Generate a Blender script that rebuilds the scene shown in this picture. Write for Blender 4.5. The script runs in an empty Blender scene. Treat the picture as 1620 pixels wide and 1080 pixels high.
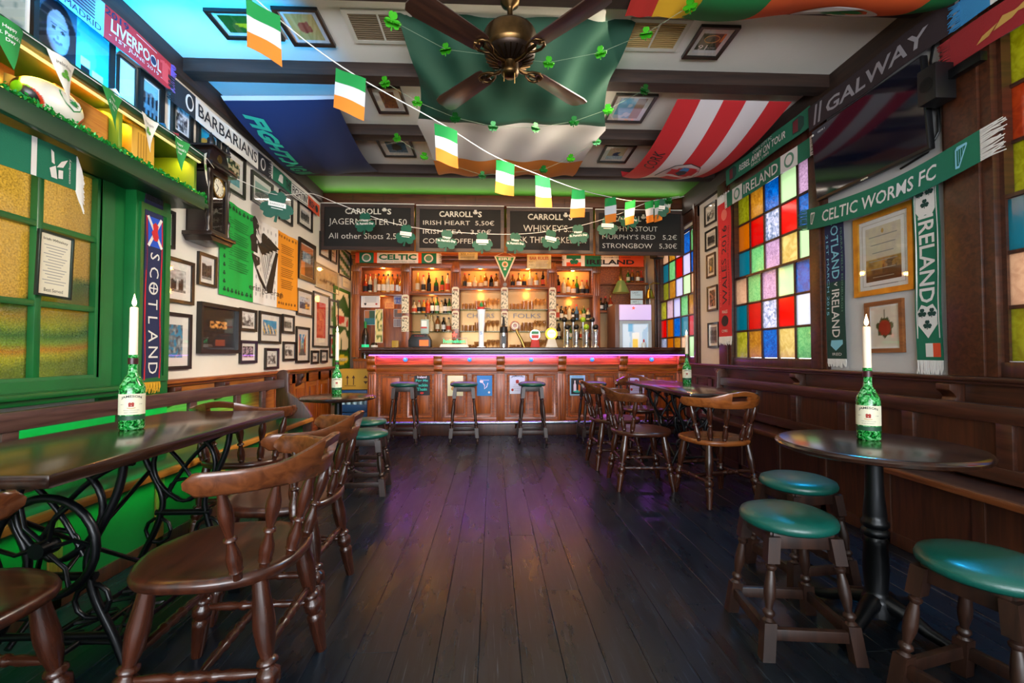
import bpy, bmesh, math, random
from mathutils import Vector, Matrix, noise
SC = bpy.context.scene
COL = SC.collection
PI = math.pi
V = Vector
random.seed(7)

# ------------------------------------------------------------------ camera
CAMH = 1.08
yaw, pit = math.atan(30/720), math.atan(19/722)
fwd = V((math.sin(yaw)*math.cos(pit), math.cos(yaw)*math.cos(pit), math.sin(pit)))
rgt = V((math.cos(yaw), -math.sin(yaw), 0)); upv = rgt.cross(fwd)
cam = bpy.data.objects.new('camera', bpy.data.cameras.new('camera')); COL.objects.link(cam)
cam.data.sensor_width = 36; cam.data.lens = 16.0; cam.data.clip_start = .05
cam.matrix_world = Matrix(((rgt.x, upv.x, -fwd.x, 0), (rgt.y, upv.y, -fwd.y, 0), (rgt.z, upv.z, -fwd.z, CAMH), (0, 0, 0, 1)))
SC.camera = cam
SC.view_settings.view_transform = 'Standard'; SC.view_settings.look = 'None'
SC.view_settings.gamma = 1; SC.view_settings.use_curve_mapping = False
SC.view_settings.exposure = 0.0
SC.cycles.use_denoising = True
SC.cycles.max_bounces = 8; SC.cycles.transparent_max_bounces = 12
SC.cycles.caustics_reflective = False; SC.cycles.caustics_refractive = False
SC.cycles.sample_clamp_indirect = 4.0

# ------------------------------------------------------------------ world and lights
def lin(h):
    if isinstance(h, (tuple, list)): return tuple(h[:3])
    h = h.lstrip('#'); o = []
    for i in (0, 2, 4):
        c = int(h[i:i+2], 16)/255
        o.append(c/12.92 if c <= .04045 else ((c+.055)/1.055)**2.4)
    return tuple(o)
W = bpy.data.worlds.new('sky'); SC.world = W; W.use_nodes = True
bg = W.node_tree.nodes['Background']
bg.inputs[0].default_value = (.88, .95, 1, 1); bg.inputs[1].default_value = 6.0

def light(name, kind, loc, power, col, size=.1, sy=None, to=None, spot=None, blend=.5, shadow=True, portal=False, spread=None):
    d = bpy.data.lights.new(name, kind); d.energy = power; d.color = lin(col)
    if kind == 'AREA':
        d.shape = 'RECTANGLE' if sy else 'DISK'; d.size = size
        if sy: d.size_y = sy
        if portal: d.cycles.is_portal = True
        if spread: d.spread = spread
    else: d.shadow_soft_size = size
    if spot: d.spot_size = spot; d.spot_blend = blend
    o = bpy.data.objects.new(name, d); COL.objects.link(o); o.location = loc
    if to is not None: o.rotation_euler = (V(to)-V(loc)).to_track_quat('-Z', 'Y').to_euler()
    return o
# added fill lights behind the camera, then daylight portals at the coloured windows
light('front_fill', 'AREA', (.2, -2.3, 1.7), 20, '#eef4ff', 4.0, 2.2, to=(.2, 5, 1.45))
light('ceiling_fill', 'AREA', (-.2, -2.3, 1.3), 85, '#f4f6ff', 3.6, 1.2, to=(-.4, 3.2, 3.3), spread=1.7)  # added fill aimed up to brighten the ceiling, source unseen
for nm, y in (('a', 4.19), ('b', 1.6), ('c', 6.34)):
    light('window_portal_'+nm, 'AREA', (2.72, y, 1.88), 0, '#ffffff', 1.25, 1.75, to=(0, y, 1.88), portal=True)
light('window_portal_d', 'AREA', (-2.40, 1.6, 1.52), 0, '#ffffff', 2.2, 1.2, to=(0, 1.6, 1.52), portal=True)
# shelf spotlight washing cyan up the wall, green strip behind the bench, purple strip under the bar top
light('cyan_wall_washer', 'SPOT', (-2.02, 2.55, 2.46), 150, '#0098e6', .03, to=(-2.19, 2.78, 3.2), spot=2.2, blend=.25)
light('green_strip_back', 'AREA', (-2.09, 2.6, .72), 9, '#28ff9a', 3.4, .05, to=(-2.24, 2.6, .58), spread=2.4)
light('green_strip_seat', 'AREA', (-1.80, 2.6, .405), 4.0, '#28ff9a', 3.2, .03, to=(-1.86, 2.6, .0), spread=1.6)
light('purple_strip', 'AREA', (.45, 5.985, 1.05), 22, '#c05cff', 4.1, .03, to=(.45, 6.06, .5))
light('cool_fill_right', 'SPOT', (2.3, 2.9, 2.9), 260, '#1f9be0', .15, to=(1.0, 1.9, 0), spot=1.3, blend=.9)  # added, no fixture here; imitates blue light from the stained windows
light('bar_ceiling_lamp', 'AREA', (.2, 6.62, 3.1), 34, '#ffb066', 3.6, .3, to=(.2, 6.75, 0))
light('left_wall_fill', 'AREA', (.9, 3.3, 3.02), 115, '#fff1dc', 1.2, 1.6, to=(-2.2, 3.9, 1.4), spread=2.2)  # added fill without a fixture, brightens the left wall
light('bar_front_fill', 'AREA', (.4, 4.9, 2.9), 48, '#ffcf9c', 3.0, .3, to=(.4, 6.2, .6))  # added fill with no lamp of its own, warms the bar front
light('board_top_strip', 'AREA', (.17, 5.97, 3.075), 5, '#fff0e0', 4.7, .03, to=(.17, 5.75, 3.2))

# ------------------------------------------------------------------ materials
MATS = {}
def nodes_of(name):
    m = bpy.data.materials.new(name); m.use_nodes = True
    nt = m.node_tree; b = nt.nodes['Principled BSDF']
    return m, nt, b
def N(nt, t, **k):
    n = nt.nodes.new(t)
    for a, v in k.items(): setattr(n, a, v)
    return n
def setin(n, **k):
    for a, v in k.items():
        for s in n.inputs:
            if s.name.replace(' ', '_') == a: s.default_value = v; break
def rgba(h): return lin(h)+(1,)
def mat(name, col, r=.5, metal=0, var=None, scale=6, bump=0, bscale=40, coat=0, emit=0, ecol=None, spec=.5, sheen=0, alpha=1):
    """plain material: a base colour, optional noise variation to a second colour, optional fine bump"""
    if name in MATS: return MATS[name]
    m, nt, b = nodes_of(name); L = nt.links.new
    b.inputs['Base Color'].default_value = rgba(col); b.inputs['Roughness'].default_value = r
    b.inputs['Metallic'].default_value = metal; b.inputs['Specular IOR Level'].default_value = spec
    if coat: b.inputs['Coat Weight'].default_value = coat; b.inputs['Coat Roughness'].default_value = .12
    if sheen: b.inputs['Sheen Weight'].default_value = sheen
    if emit: b.inputs['Emission Color'].default_value = rgba(ecol or col); b.inputs['Emission Strength'].default_value = emit
    if var or bump:
        tc = N(nt, 'ShaderNodeTexCoord')
    if var:
        n = N(nt, 'ShaderNodeTexNoise'); n.inputs['Scale'].default_value = scale; n.inputs['Detail'].default_value = 6
        L(tc.outputs['Object'], n.inputs['Vector'])
        rp = N(nt, 'ShaderNodeValToRGB'); rp.color_ramp.elements[0].position = .35; rp.color_ramp.elements[1].position = .68
        rp.color_ramp.elements[0].color = rgba(col); rp.color_ramp.elements[1].color = rgba(var)
        L(n.outputs[0], rp.inputs[0]); L(rp.outputs[0], b.inputs['Base Color'])
    if bump:
        n2 = N(nt, 'ShaderNodeTexNoise'); n2.inputs['Scale'].default_value = bscale; n2.inputs['Detail'].default_value = 4
        L(tc.outputs['Object'], n2.inputs['Vector'])
        bp = N(nt, 'ShaderNodeBump'); bp.inputs['Strength'].default_value = bump; bp.inputs['Distance'].default_value = .01
        L(n2.outputs[0], bp.inputs['Height']); L(bp.outputs[0], b.inputs['Normal'])
    MATS[name] = m; return m
def wood(name, c1, c2, r=.35, axis=0, scale=5, stretch=14, coat=.2, bump=.08):
    if name in MATS: return MATS[name]
    m, nt, b = nodes_of(name); L = nt.links.new
    tc = N(nt, 'ShaderNodeTexCoord'); mp = N(nt, 'ShaderNodeMapping')
    s = [scale*stretch/4]*3; s[axis] = scale/4; mp.inputs['Scale'].default_value = s
    L(tc.outputs['Object'], mp.inputs[0])
    n = N(nt, 'ShaderNodeTexNoise'); n.inputs['Scale'].default_value = 2.2; n.inputs['Detail'].default_value = 8; n.inputs['Distortion'].default_value = .8
    L(mp.outputs[0], n.inputs['Vector'])
    rp = N(nt, 'ShaderNodeValToRGB'); rp.color_ramp.elements[0].position = .32; rp.color_ramp.elements[1].position = .7
    rp.color_ramp.elements[0].color = rgba(c1); rp.color_ramp.elements[1].color = rgba(c2)
    L(n.outputs[0], rp.inputs[0]); L(rp.outputs[0], b.inputs['Base Color'])
    b.inputs['Roughness'].default_value = r
    if coat: b.inputs['Coat Weight'].default_value = coat; b.inputs['Coat Roughness'].default_value = .15
    if bump:
        bp = N(nt, 'ShaderNodeBump'); bp.inputs['Strength'].default_value = bump; bp.inputs['Distance'].default_value = .004
        L(n.outputs[0], bp.inputs['Height']); L(bp.outputs[0], b.inputs['Normal'])
    MATS[name] = m; return m
def paintmat(name, r=.5, coat=0, sheen=0):
    """flat print: colours come from the print's own colour layer"""
    if name in MATS: return MATS[name]
    m, nt, b = nodes_of(name)
    a = N(nt, 'ShaderNodeVertexColor', layer_name='Col'); nt.links.new(a.outputs[0], b.inputs['Base Color'])
    b.inputs['Roughness'].default_value = r
    if coat: b.inputs['Coat Weight'].default_value = coat
    if sheen: b.inputs['Sheen Weight'].default_value = sheen
    MATS[name] = m; return m
def glassmat(name, col, tr=.75, rough=.1, tex=0, col2=None, bumpk=.35):
    """coloured window glass: clear tint plus a frosted, translucent share"""
    if name in MATS: return MATS[name]
    m = bpy.data.materials.new(name); m.use_nodes = True; nt = m.node_tree; L = nt.links.new
    nt.nodes.remove(nt.nodes['Principled BSDF']); out = nt.nodes['Material Output']
    t = N(nt, 'ShaderNodeBsdfTransparent'); d = N(nt, 'ShaderNodeBsdfTranslucent'); g = N(nt, 'ShaderNodeBsdfGlossy')
    g.inputs['Roughness'].default_value = rough
    m1 = N(nt, 'ShaderNodeMixShader'); m1.inputs[0].default_value = 1-tr
    m2 = N(nt, 'ShaderNodeMixShader'); lw = N(nt, 'ShaderNodeLayerWeight'); lw.inputs[0].default_value = .15; fr = N(nt, 'ShaderNodeMath', operation='MULTIPLY_ADD'); fr.inputs[1].default_value = .5; fr.inputs[2].default_value = .03; L(lw.outputs['Facing'], fr.inputs[0])
    c = rgba(col)
    t.inputs[0].default_value = c; d.inputs[0].default_value = c
    tc = N(nt, 'ShaderNodeTexCoord')
    if tex:
        n = N(nt, 'ShaderNodeTexNoise'); n.inputs['Scale'].default_value = tex; n.inputs['Detail'].default_value = 3; n.inputs['Distortion'].default_value = 1.5
        L(tc.outputs['Object'], n.inputs['Vector'])
        rp = N(nt, 'ShaderNodeValToRGB'); rp.color_ramp.elements[0].position = .38; rp.color_ramp.elements[1].position = .62
        rp.color_ramp.elements[0].color = rgba(col2 or col); rp.color_ramp.elements[1].color = c
        L(n.outputs[0], rp.inputs[0]); L(rp.outputs[0], t.inputs[0]); L(rp.outputs[0], d.inputs[0])
        bp = N(nt, 'ShaderNodeBump'); bp.inputs['Strength'].default_value = bumpk; bp.inputs['Distance'].default_value = .004
        L(n.outputs[0], bp.inputs['Height']); L(bp.outputs[0], g.inputs['Normal'])
    L(t.outputs[0], m1.inputs[1]); L(d.outputs[0], m1.inputs[2])
    L(fr.outputs[0], m2.inputs[0]); L(m1.outputs[0], m2.inputs[1]); L(g.outputs[0], m2.inputs[2])
    L(m2.outputs[0], out.inputs['Surface'])
    MATS[name] = m; return m

# ------------------------------------------------------------------ mesh helper
class MB:
    def __init__(s): s.v = []; s.f = []
    def add(s, vs, fs, M=None):
        o = len(s.v)
        s.v += [(M @ V(p)) if M is not None else V(p) for p in vs]
        s.f += [tuple(i+o for i in f) for f in fs]; return s
    def box(s, x0, x1, y0, y1, z0, z1, M=None):
        vs = [(x, y, z) for z in (z0, z1) for y in (y0, y1) for x in (x0, x1)]
        return s.add(vs, [(0, 2, 3, 1), (4, 5, 7, 6), (0, 1, 5, 4), (2, 6, 7, 3), (0, 4, 6, 2), (1, 3, 7, 5)], M)
    def cbox(s, c, d, M=None):
        return s.box(c[0]-d[0]/2, c[0]+d[0]/2, c[1]-d[1]/2, c[1]+d[1]/2, c[2]-d[2]/2, c[2]+d[2]/2, M)
    def lathe(s, prof, seg=14, M=None, ring=False):
        vs = []; fs = []; n = len(prof)
        for r, z in prof:
            for k in range(seg):
                a = 2*PI*k/seg; vs.append((r*math.cos(a), r*math.sin(a), z))
        for i in range(n-1):
            for k in range(seg):
                k2 = (k+1) % seg; fs.append((i*seg+k, i*seg+k2, (i+1)*seg+k2, (i+1)*seg+k))
        if ring: fs += [((n-1)*seg+k, (n-1)*seg+(k+1) % seg, (k+1) % seg, k) for k in range(seg)]
        else: fs.append(tuple(range(seg-1, -1, -1))); fs.append(tuple((n-1)*seg+k for k in range(seg)))
        return s.add(vs, fs, M)
    def tube(s, pts, r, seg=8, closed=False):
        pts = [V(p) for p in pts]; n = len(pts); vs = []; fs = []; ref = None
        for i, p in enumerate(pts):
            a = pts[(i-1) % n] if (closed or i) else p; b = pts[(i+1) % n] if (closed or i < n-1) else p
            t = (b-a).normalized()
            if ref is None: ref = t.orthogonal().normalized()
            ref = (ref - t*ref.dot(t)); ref = ref.normalized() if ref.length > 1e-6 else t.orthogonal().normalized()
            q = t.cross(ref); rr = r[i] if isinstance(r, (list, tuple)) else r
            for k in range(seg):
                an = 2*PI*k/seg; vs.append(p+ref*(rr*math.cos(an))+q*(rr*math.sin(an)))
        for i in range(n if closed else n-1):
            j = (i+1) % n
            for k in range(seg):
                k2 = (k+1) % seg; fs.append((i*seg+k, i*seg+k2, j*seg+k2, j*seg+k))
        if not closed:
            fs.append(tuple(range(seg-1, -1, -1))); fs.append(tuple((n-1)*seg+k for k in range(seg)))
        return s.add(vs, fs)
    def prism(s, poly, z0, z1, M=None):
        n = len(poly)
        vs = [(p[0], p[1], z0) for p in poly]+[(p[0], p[1], z1) for p in poly]
        fs = [tuple(range(n-1, -1, -1)), tuple(range(n, 2*n))]+[(i, (i+1) % n, n+(i+1) % n, n+i) for i in range(n)]
        return s.add(vs, fs, M)
    def sheet(s, fn, nu, nv, t=.002):
        """a cloth or card: fn(u, v) in 0..1 gives the front face, t its thickness"""
        vs = []; fs = []
        P = [[V(fn(i/nu, j/nv)) for i in range(nu+1)] for j in range(nv+1)]
        for j in range(nv+1):
            for i in range(nu+1): vs.append(P[j][i])
        for j in range(nv+1):
            for i in range(nu+1):
                a = P[j][min(i+1, nu)]-P[j][max(i-1, 0)]; b = P[min(j+1, nv)][i]-P[max(j-1, 0)][i]
                nn = a.cross(b); nn = nn.normalized() if nn.length > 1e-9 else V((0, 0, 1))
                vs.append(P[j][i]-nn*t)
        w = nu+1; o = w*(nv+1)
        for j in range(nv):
            for i in range(nu):
                a = j*w+i; fs.append((a, a+1, a+w+1, a+w)); fs.append((o+a, o+a+w, o+a+w+1, o+a+1))
        rim = [i for i in range(w)]+[j*w+nu for j in range(1, nv+1)]+[nv*w+i for i in range(nu-1, -1, -1)]+[j*w for j in range(nv-1, 0, -1)]
        for k in range(len(rim)):
            a, b = rim[k], rim[(k+1) % len(rim)]; fs.append((a, o+a, o+b, b))
        return s.add(vs, fs)
    def frame(s, u0, u1, v0, v1, w, t0, t1, slope=0):
        """mitred four-sided frame around u0..u1, v0..v1 (outer), bar width w, from depth t0 to t1"""
        o = [(u0, v0), (u1, v0), (u1, v1), (u0, v1)]; i = [(u0+w, v0+w), (u1-w, v0+w), (u1-w, v1-w), (u0+w, v1-w)]
        vs = [(a, b, t0) for a, b in o]+[(a, b, t1) for a, b in o]+[(a, b, t1-slope) for a, b in i]+[(a, b, t0) for a, b in i]
        fs = []
        for k in range(4):
            l = (k+1) % 4
            fs += [(k, l, 4+l, 4+k), (4+k, 4+l, 8+l, 8+k), (8+k, 8+l, 12+l, 12+k), (12+k, 12+l, l, k)]
        return s.add(vs, fs)
    def mesh(s, name, smooth=40, bevel=0, seg=2):
        me = bpy.data.meshes.new(name); me.from_pydata([tuple(p) for p in s.v], [], s.f)
        if bevel:
            bm = bmesh.new(); bm.from_mesh(me); bmesh.ops.recalc_face_normals(bm, faces=bm.faces)
            es = [e for e in bm.edges if len(e.link_faces) == 2 and e.calc_face_angle(0) > .6]
            bmesh.ops.bevel(bm, geom=es, offset=bevel, segments=seg, affect='EDGES', profile=.6, clamp_overlap=True)
            bm.to_mesh(me); bm.free()
        if smooth:
            me.polygons.foreach_set('use_smooth', [True]*len(me.polygons)); me.set_sharp_from_angle(angle=math.radians(smooth))
        me.update(); return me
    def build(s, name, m, parent=None, smooth=40, bevel=0, M=None, seg=2):
        return obj(name, s.mesh(name, smooth, bevel, seg), m, parent, M)
def obj(name, me, m=None, parent=None, M=None):
    o = bpy.data.objects.new(name, me); COL.objects.link(o)
    if m is not None and me is not None and not me.materials: me.materials.append(m)
    if parent is not None: o.parent = parent
    if M is not None: o.matrix_local = M
    return o
def tag(o, label=None, cat=None, group=None, kind=None):
    if label: o['label'] = label
    if cat: o['category'] = cat
    if group: o['group'] = group
    if kind: o['kind'] = kind
    return o
def thing(name, label, cat, M=None, group=None):
    o = bpy.data.objects.new(name, None); COL.objects.link(o); o.empty_display_size = .05
    if M is not None: o.matrix_world = M
    return tag(o, label, cat, group)
def structure(name, M=None):
    o = bpy.data.objects.new(name, None); COL.objects.link(o); o.empty_display_size = .05
    if M is not None: o.matrix_world = M
    o['kind'] = 'structure'; return o
def T(x, y, z=0, rz=0): return Matrix.Translation((x, y, z)) @ Matrix.Rotation(rz, 4, 'Z')
def copy_tree(o, M=None, label=None, parent=None):
    c = o.copy(); COL.objects.link(c); c.parent = parent
    if parent is not None: c.matrix_parent_inverse = o.matrix_parent_inverse
    if M is not None: c.matrix_world = M
    if label: c['label'] = label
    for ch in list(o.children):
        copy_tree(ch, None, None, c)
    return c
# wall frames: u to the right, v up, w out of the surface, seen from inside the room
XL, XR, ZC, YB = -2.27, 2.60, 3.20, 7.62
def frm(u, v, w, o): return Matrix(((u[0], v[0], w[0], o[0]), (u[1], v[1], w[1], o[1]), (u[2], v[2], w[2], o[2]), (0, 0, 0, 1)))
def LW(y, z, d=0): return frm((0, 1, 0), (0, 0, 1), (1, 0, 0), (XL+d, y, z))
def RW(y, z, d=0): return frm((0, -1, 0), (0, 0, 1), (-1, 0, 0), (XR-d, y, z))
def BW(x, z, y=YB): return frm((1, 0, 0), (0, 0, 1), (0, -1, 0), (x, y, z))
def LS(y, z, d): k = (2.27-d)/2.27; return LW(y*k, CAMH+(z-CAMH)*k, d)   # positions read on the wall plane, moved to a piece standing d off it
def RS(y, z, d): k = (2.60-d)/2.60; return RW(y*k, CAMH+(z-CAMH)*k, d)
def CW(x, y, z=ZC): return frm((1, 0, 0), (0, -1, 0), (0, 0, -1), (x, y, z))
def CU(x, y, z=ZC): return frm((-1, 0, 0), (0, 1, 0), (0, 0, -1), (x, y, z))
def along(p, q):
    """matrix whose -Z axis runs from p to q, origin at p"""
    return Matrix.Translation(p) @ (V(q)-V(p)).to_track_quat('-Z', 'Y').to_matrix().to_4x4()

# ------------------------------------------------------------------ lettering, prints, flat shapes
_tc = {}
def text_mesh(s, bold=0):
    k = (s, bold)
    if k not in _tc:
        cu = bpy.data.curves.new('lettering', 'FONT'); cu.body = s; cu.offset = bold; cu.resolution_u = 2
        o = bpy.data.objects.new('tmp', cu); me = bpy.data.meshes.new_from_object(o)
        vs = [v.co.copy() for v in me.vertices]; fs = [tuple(p.vertices) for p in me.polygons]
        bpy.data.objects.remove(o); bpy.data.curves.remove(cu); bpy.data.meshes.remove(me)
        xs = [v.x for v in vs] or [0, 1]; ys = [v.y for v in vs] or [0, 1]
        _tc[k] = (vs, fs, min(xs), max(xs), min(ys), max(ys))
    return _tc[k]
def text(parent, s, m, u, v, w=None, h=None, d=.001, ang=0, bold=0, warp=None, slant=0, name='lettering', wave=0):
    """lettering centred on u, v fitted into width w and height h, rotated by ang"""
    vs, fs, x0, x1, y0, y1 = text_mesh(s, bold)
    sx = w/(x1-x0) if w else h/(y1-y0)
    sy = h/(y1-y0) if h else sx
    ca, sa = math.cos(ang), math.sin(ang); out = []
    for p in vs:
        a = (p.x-(x0+x1)/2)*sx; b = (p.y-(y0+y1)/2)*sy
        a += b*slant
        if wave: b += wave*(1-(2*a/(w or 1))**2)
        a, b = u+a*ca-b*sa, v+a*sa+b*ca
        out.append(V(warp(a, b, d)) if warp else V((a, b, d)))
    me = bpy.data.meshes.new(name); me.from_pydata([tuple(p) for p in out], [], fs); me.update()
    return obj(name, me, m, parent)
def shape(parent, name, poly, m, d0=0, d1=.001, warp=None, label=None):
    if warp:
        n = len(poly); vs = [warp(a, b, d1) for a, b in poly]
        me = bpy.data.meshes.new(name); me.from_pydata([tuple(p) for p in vs], [], [tuple(range(n))]); me.update()
        o = obj(name, me, m, parent)
    else:
        o = MB().prism(poly, d0, d1).build(name, m, parent, smooth=0)
    if label: o['label'] = label
    return o
def paint(parent, u0, u1, v0, v1, fn, nu=24, nv=24, d=.001, m=None, name='print', warp=None):
    """a flat print: fn(a, b) with a, b in 0..1 gives the ink colour (display values 0..1)"""
    vs = []; fs = []; cs = []
    for j in range(nv+1):
        for i in range(nu+1):
            a, b = i/nu, j/nv; p = (u0+(u1-u0)*a, v0+(v1-v0)*b)
            vs.append(tuple(warp(p[0], p[1], d)) if warp else (p[0], p[1], d))
            c = fn(a, b); cs += [max(0, min(1, c[0]))**2.2, max(0, min(1, c[1]))**2.2, max(0, min(1, c[2]))**2.2, 1]
    w = nu+1
    for j in range(nv):
        for i in range(nu): k = j*w+i; fs.append((k, k+1, k+w+1, k+w))
    me = bpy.data.meshes.new(name); me.from_pydata(vs, [], fs)
    ca = me.color_attributes.new('Col', 'FLOAT_COLOR', 'POINT'); ca.data.foreach_set('color', cs); me.update()
    return obj(name, me, m or paintmat('print_ink', .45), parent)
def ell(cx, cy, rx, ry, n=24, a0=0, a1=2*PI): return [(cx+rx*math.cos(a0+(a1-a0)*k/n), cy+ry*math.sin(a0+(a1-a0)*k/n)) for k in range(n if abs(a1-a0-2*PI) < 1e-6 else n+1)]
def clover(cx, cy, r, n=8, stem=True):
    """outline of a three-leaved shamrock with heart-shaped leaves"""
    pts = []
    for ang in (PI*7/6, PI/2, -PI/6):
        # one leaf: two lobes
        c, s_ = math.cos(ang), math.sin(ang)
        leaf = [(.10, -.16), (.34, -.46), (.66, -.52), (.90, -.36), (.98, -.16), (.86, 0), (.98, .16), (.90, .36), (.66, .52), (.34, .46), (.10, .16)]
        pts.append([(cx+r*(a*c-b*s_), cy+r*(a*s_+b*c)) for a, b in leaf])
    L_, U_, R_ = pts
    st = [(cx-r*.05, cy-r*.25), (cx-r*.16, cy-r*1.0), (cx+r*.0, cy-r*1.03), (cx+r*.07, cy-r*.22)] if stem else []
    return R_+U_+L_+st

# ================================================================== THE ROOM
plaster = mat('plaster', '#e4e0d6', .85, var='#d6d1c6', scale=1.5, bump=.15, bscale=60)
ceilpaint = mat('ceiling_paint', '#f0ebe0', .85, var='#e6e0d2', scale=1.2, bump=.1, bscale=50)
beamwood = wood('beam_wood', '#20140f', '#38241a', .6, axis=0, coat=0)
beamwoody = wood('beam_wood_lengthwise', '#20140f', '#38241a', .6, axis=1, coat=0)
greenp = mat('green_paint', '#0a5a26', .38, var='#0e682e', scale=3, coat=.15)
greend = mat('dark_green_paint', '#09351a', .4, var='#0c4220', scale=3, coat=.1)
barwood = wood('bar_wood', '#6c2f0a', '#b5611a', .35, axis=2, scale=6, coat=.25)
barwoodx = wood('bar_wood_crosswise', '#6c2f0a', '#b5611a', .35, axis=0, scale=6, coat=.25)
barwoody = wood('bar_wood_lengthwise', '#6a3315', '#a85d26', .35, axis=1, scale=6, coat=.25)
darkwood = wood('dark_wood', '#27140d', '#4a281a', .32, axis=1, scale=5, coat=.3)
darkwoodz = wood('dark_wood_upright', '#2d1710', '#542e1e', .32, axis=2, scale=5, coat=.3)
wainz = wood('wainscot_wood', '#2e160b', '#4e2815', .4, axis=2, scale=5, coat=.2)
brass = mat('brass', '#b08d4a', .3, 1)
abrass = mat('antique_brass', '#6a5030', .32, 1, var='#3e2e1a', scale=9)
black = mat('black_plastic', '#0c0c0e', .4)
iron = mat('black_iron', '#0d1013', .38, .6, coat=.2)
steel = mat('steel', '#c4c8cc', .22, 1)
white = mat('white_card', '#efefec', .6)
pink = mat('lamp_glow_warm', '#ffd9a0', .5, emit=6, ecol='#ffc880')

def glazing():
    m = bpy.data.materials.new('picture_glass'); m.use_nodes = True; nt = m.node_tree; L = nt.links.new; nt.nodes.remove(nt.nodes['Principled BSDF'])
    t = N(nt, 'ShaderNodeBsdfTransparent'); g = N(nt, 'ShaderNodeBsdfGlossy'); g.inputs['Roughness'].default_value = .03
    lw = N(nt, 'ShaderNodeLayerWeight'); lw.inputs[0].default_value = .12; f = N(nt, 'ShaderNodeMath', operation='MULTIPLY_ADD'); f.inputs[1].default_value = .45; f.inputs[2].default_value = .02; L(lw.outputs['Facing'], f.inputs[0]); mx = N(nt, 'ShaderNodeMixShader')
    L(f.outputs[0], mx.inputs[0]); L(t.outputs[0], mx.inputs[1]); L(g.outputs[0], mx.inputs[2]); L(mx.outputs[0], nt.nodes['Material Output'].inputs['Surface']); return m
pglass = glazing()
# floor planks, worn dark boards running towards the bar
def floor_mat():
    m, nt, b = nodes_of('floor_boards'); L = nt.links.new
    tc = N(nt, 'ShaderNodeTexCoord'); oi = N(nt, 'ShaderNodeObjectInfo')
    def noise_(scale, sx, sy, det=6, dist=0):
        mp = N(nt, 'ShaderNodeMapping'); mp.inputs['Scale'].default_value = (sx, sy, 1)
        n = N(nt, 'ShaderNodeTexNoise', noise_dimensions='4D'); n.inputs['Scale'].default_value = scale; n.inputs['Detail'].default_value = det; n.inputs['Distortion'].default_value = dist
        mu = N(nt, 'ShaderNodeMath', operation='MULTIPLY'); mu.inputs[1].default_value = 30; L(oi.outputs['Random'], mu.inputs[0]); L(mu.outputs[0], n.inputs['W'])
        L(tc.outputs['Object'], mp.inputs[0]); L(mp.outputs[0], n.inputs['Vector']); return n
    grain = noise_(3, 14, 1, 8, .5); scr = noise_(6, 22, .7, 8, .2); blot = noise_(3.5, 2.5, .6, 6)
    r1 = N(nt, 'ShaderNodeValToRGB'); r1.color_ramp.elements[0].color = rgba('#070d13'); r1.color_ramp.elements[1].color = rgba('#121d27')
    r1.color_ramp.elements[0].position = .3; r1.color_ramp.elements[1].position = .75
    L(grain.outputs[0], r1.inputs[0])
    r2 = N(nt, 'ShaderNodeValToRGB'); r2.color_ramp.elements[0].position = .60; r2.color_ramp.elements[1].position = .72
    L(scr.outputs[0], r2.inputs[0])
    mx = N(nt, 'ShaderNodeMix', data_type='RGBA'); mx.inputs['B'].default_value = rgba('#4c5c68')
    mu = N(nt, 'ShaderNodeMath', operation='MULTIPLY'); L(r2.outputs[0], mu.inputs[0]); L(blot.outputs[0], mu.inputs[1])
    L(mu.outputs[0], mx.inputs['Factor']); L(r1.outputs[0], mx.inputs['A']); L(mx.outputs['Result'], b.inputs['Base Color'])
    r3 = N(nt, 'ShaderNodeMapRange'); r3.inputs['From Min'].default_value = .3; r3.inputs['From Max'].default_value = .7; r3.inputs['To Min'].default_value = .22; r3.inputs['To Max'].default_value = .36
    L(blot.outputs[0], r3.inputs[0]); L(r3.outputs[0], b.inputs['Roughness'])
    b.inputs['Specular IOR Level'].default_value = .38
    bp = N(nt, 'ShaderNodeBump'); bp.inputs['Strength'].default_value = .12; bp.inputs['Distance'].default_value = .003
    L(grain.outputs[0], bp.inputs['Height']); L(bp.outputs[0], b.inputs['Normal'])
    return m
fm = floor_mat()
fl = structure('floor')
MB().box(XL, XR+.1, -2.5, YB, -.06, -.016).build('subfloor', mat('subfloor', '#08080a', .9), fl)
bw = .148; x = XL
k = 0
while x < XR-.01:
    x1 = min(x+bw, XR)
    cuts = [-2.5, -.2+random.uniform(-.5, .5), 2.3+random.uniform(-1.3, 1.5), 4.9+random.uniform(-.8, .8), YB]
    for a, b_ in zip(cuts, cuts[1:]):
        w = (x1-x)/2-.0006; h = (b_-a)/2-.0006; e = .0013
        vs = [(-w, -h, -.015), (w, -h, -.015), (w, h, -.015), (-w, h, -.015), (-w, -h, -e), (w, -h, -e), (w, h, -e), (-w, h, -e), (-w+e, -h+e, 0), (w-e, -h+e, 0), (w-e, h-e, 0), (-w+e, h-e, 0)]
        fs = [(4*q+i, 4*q+(i+1) % 4, 4*q+4+(i+1) % 4, 4*q+4+i) for q in (0, 1) for i in range(4)]+[(8, 9, 10, 11)]
        MB().add(vs, fs).build('floorboard', fm, fl, smooth=0, M=T((x+x1)/2, (a+b_)/2, random.uniform(-.0008, 0)))
    x = x1

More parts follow.
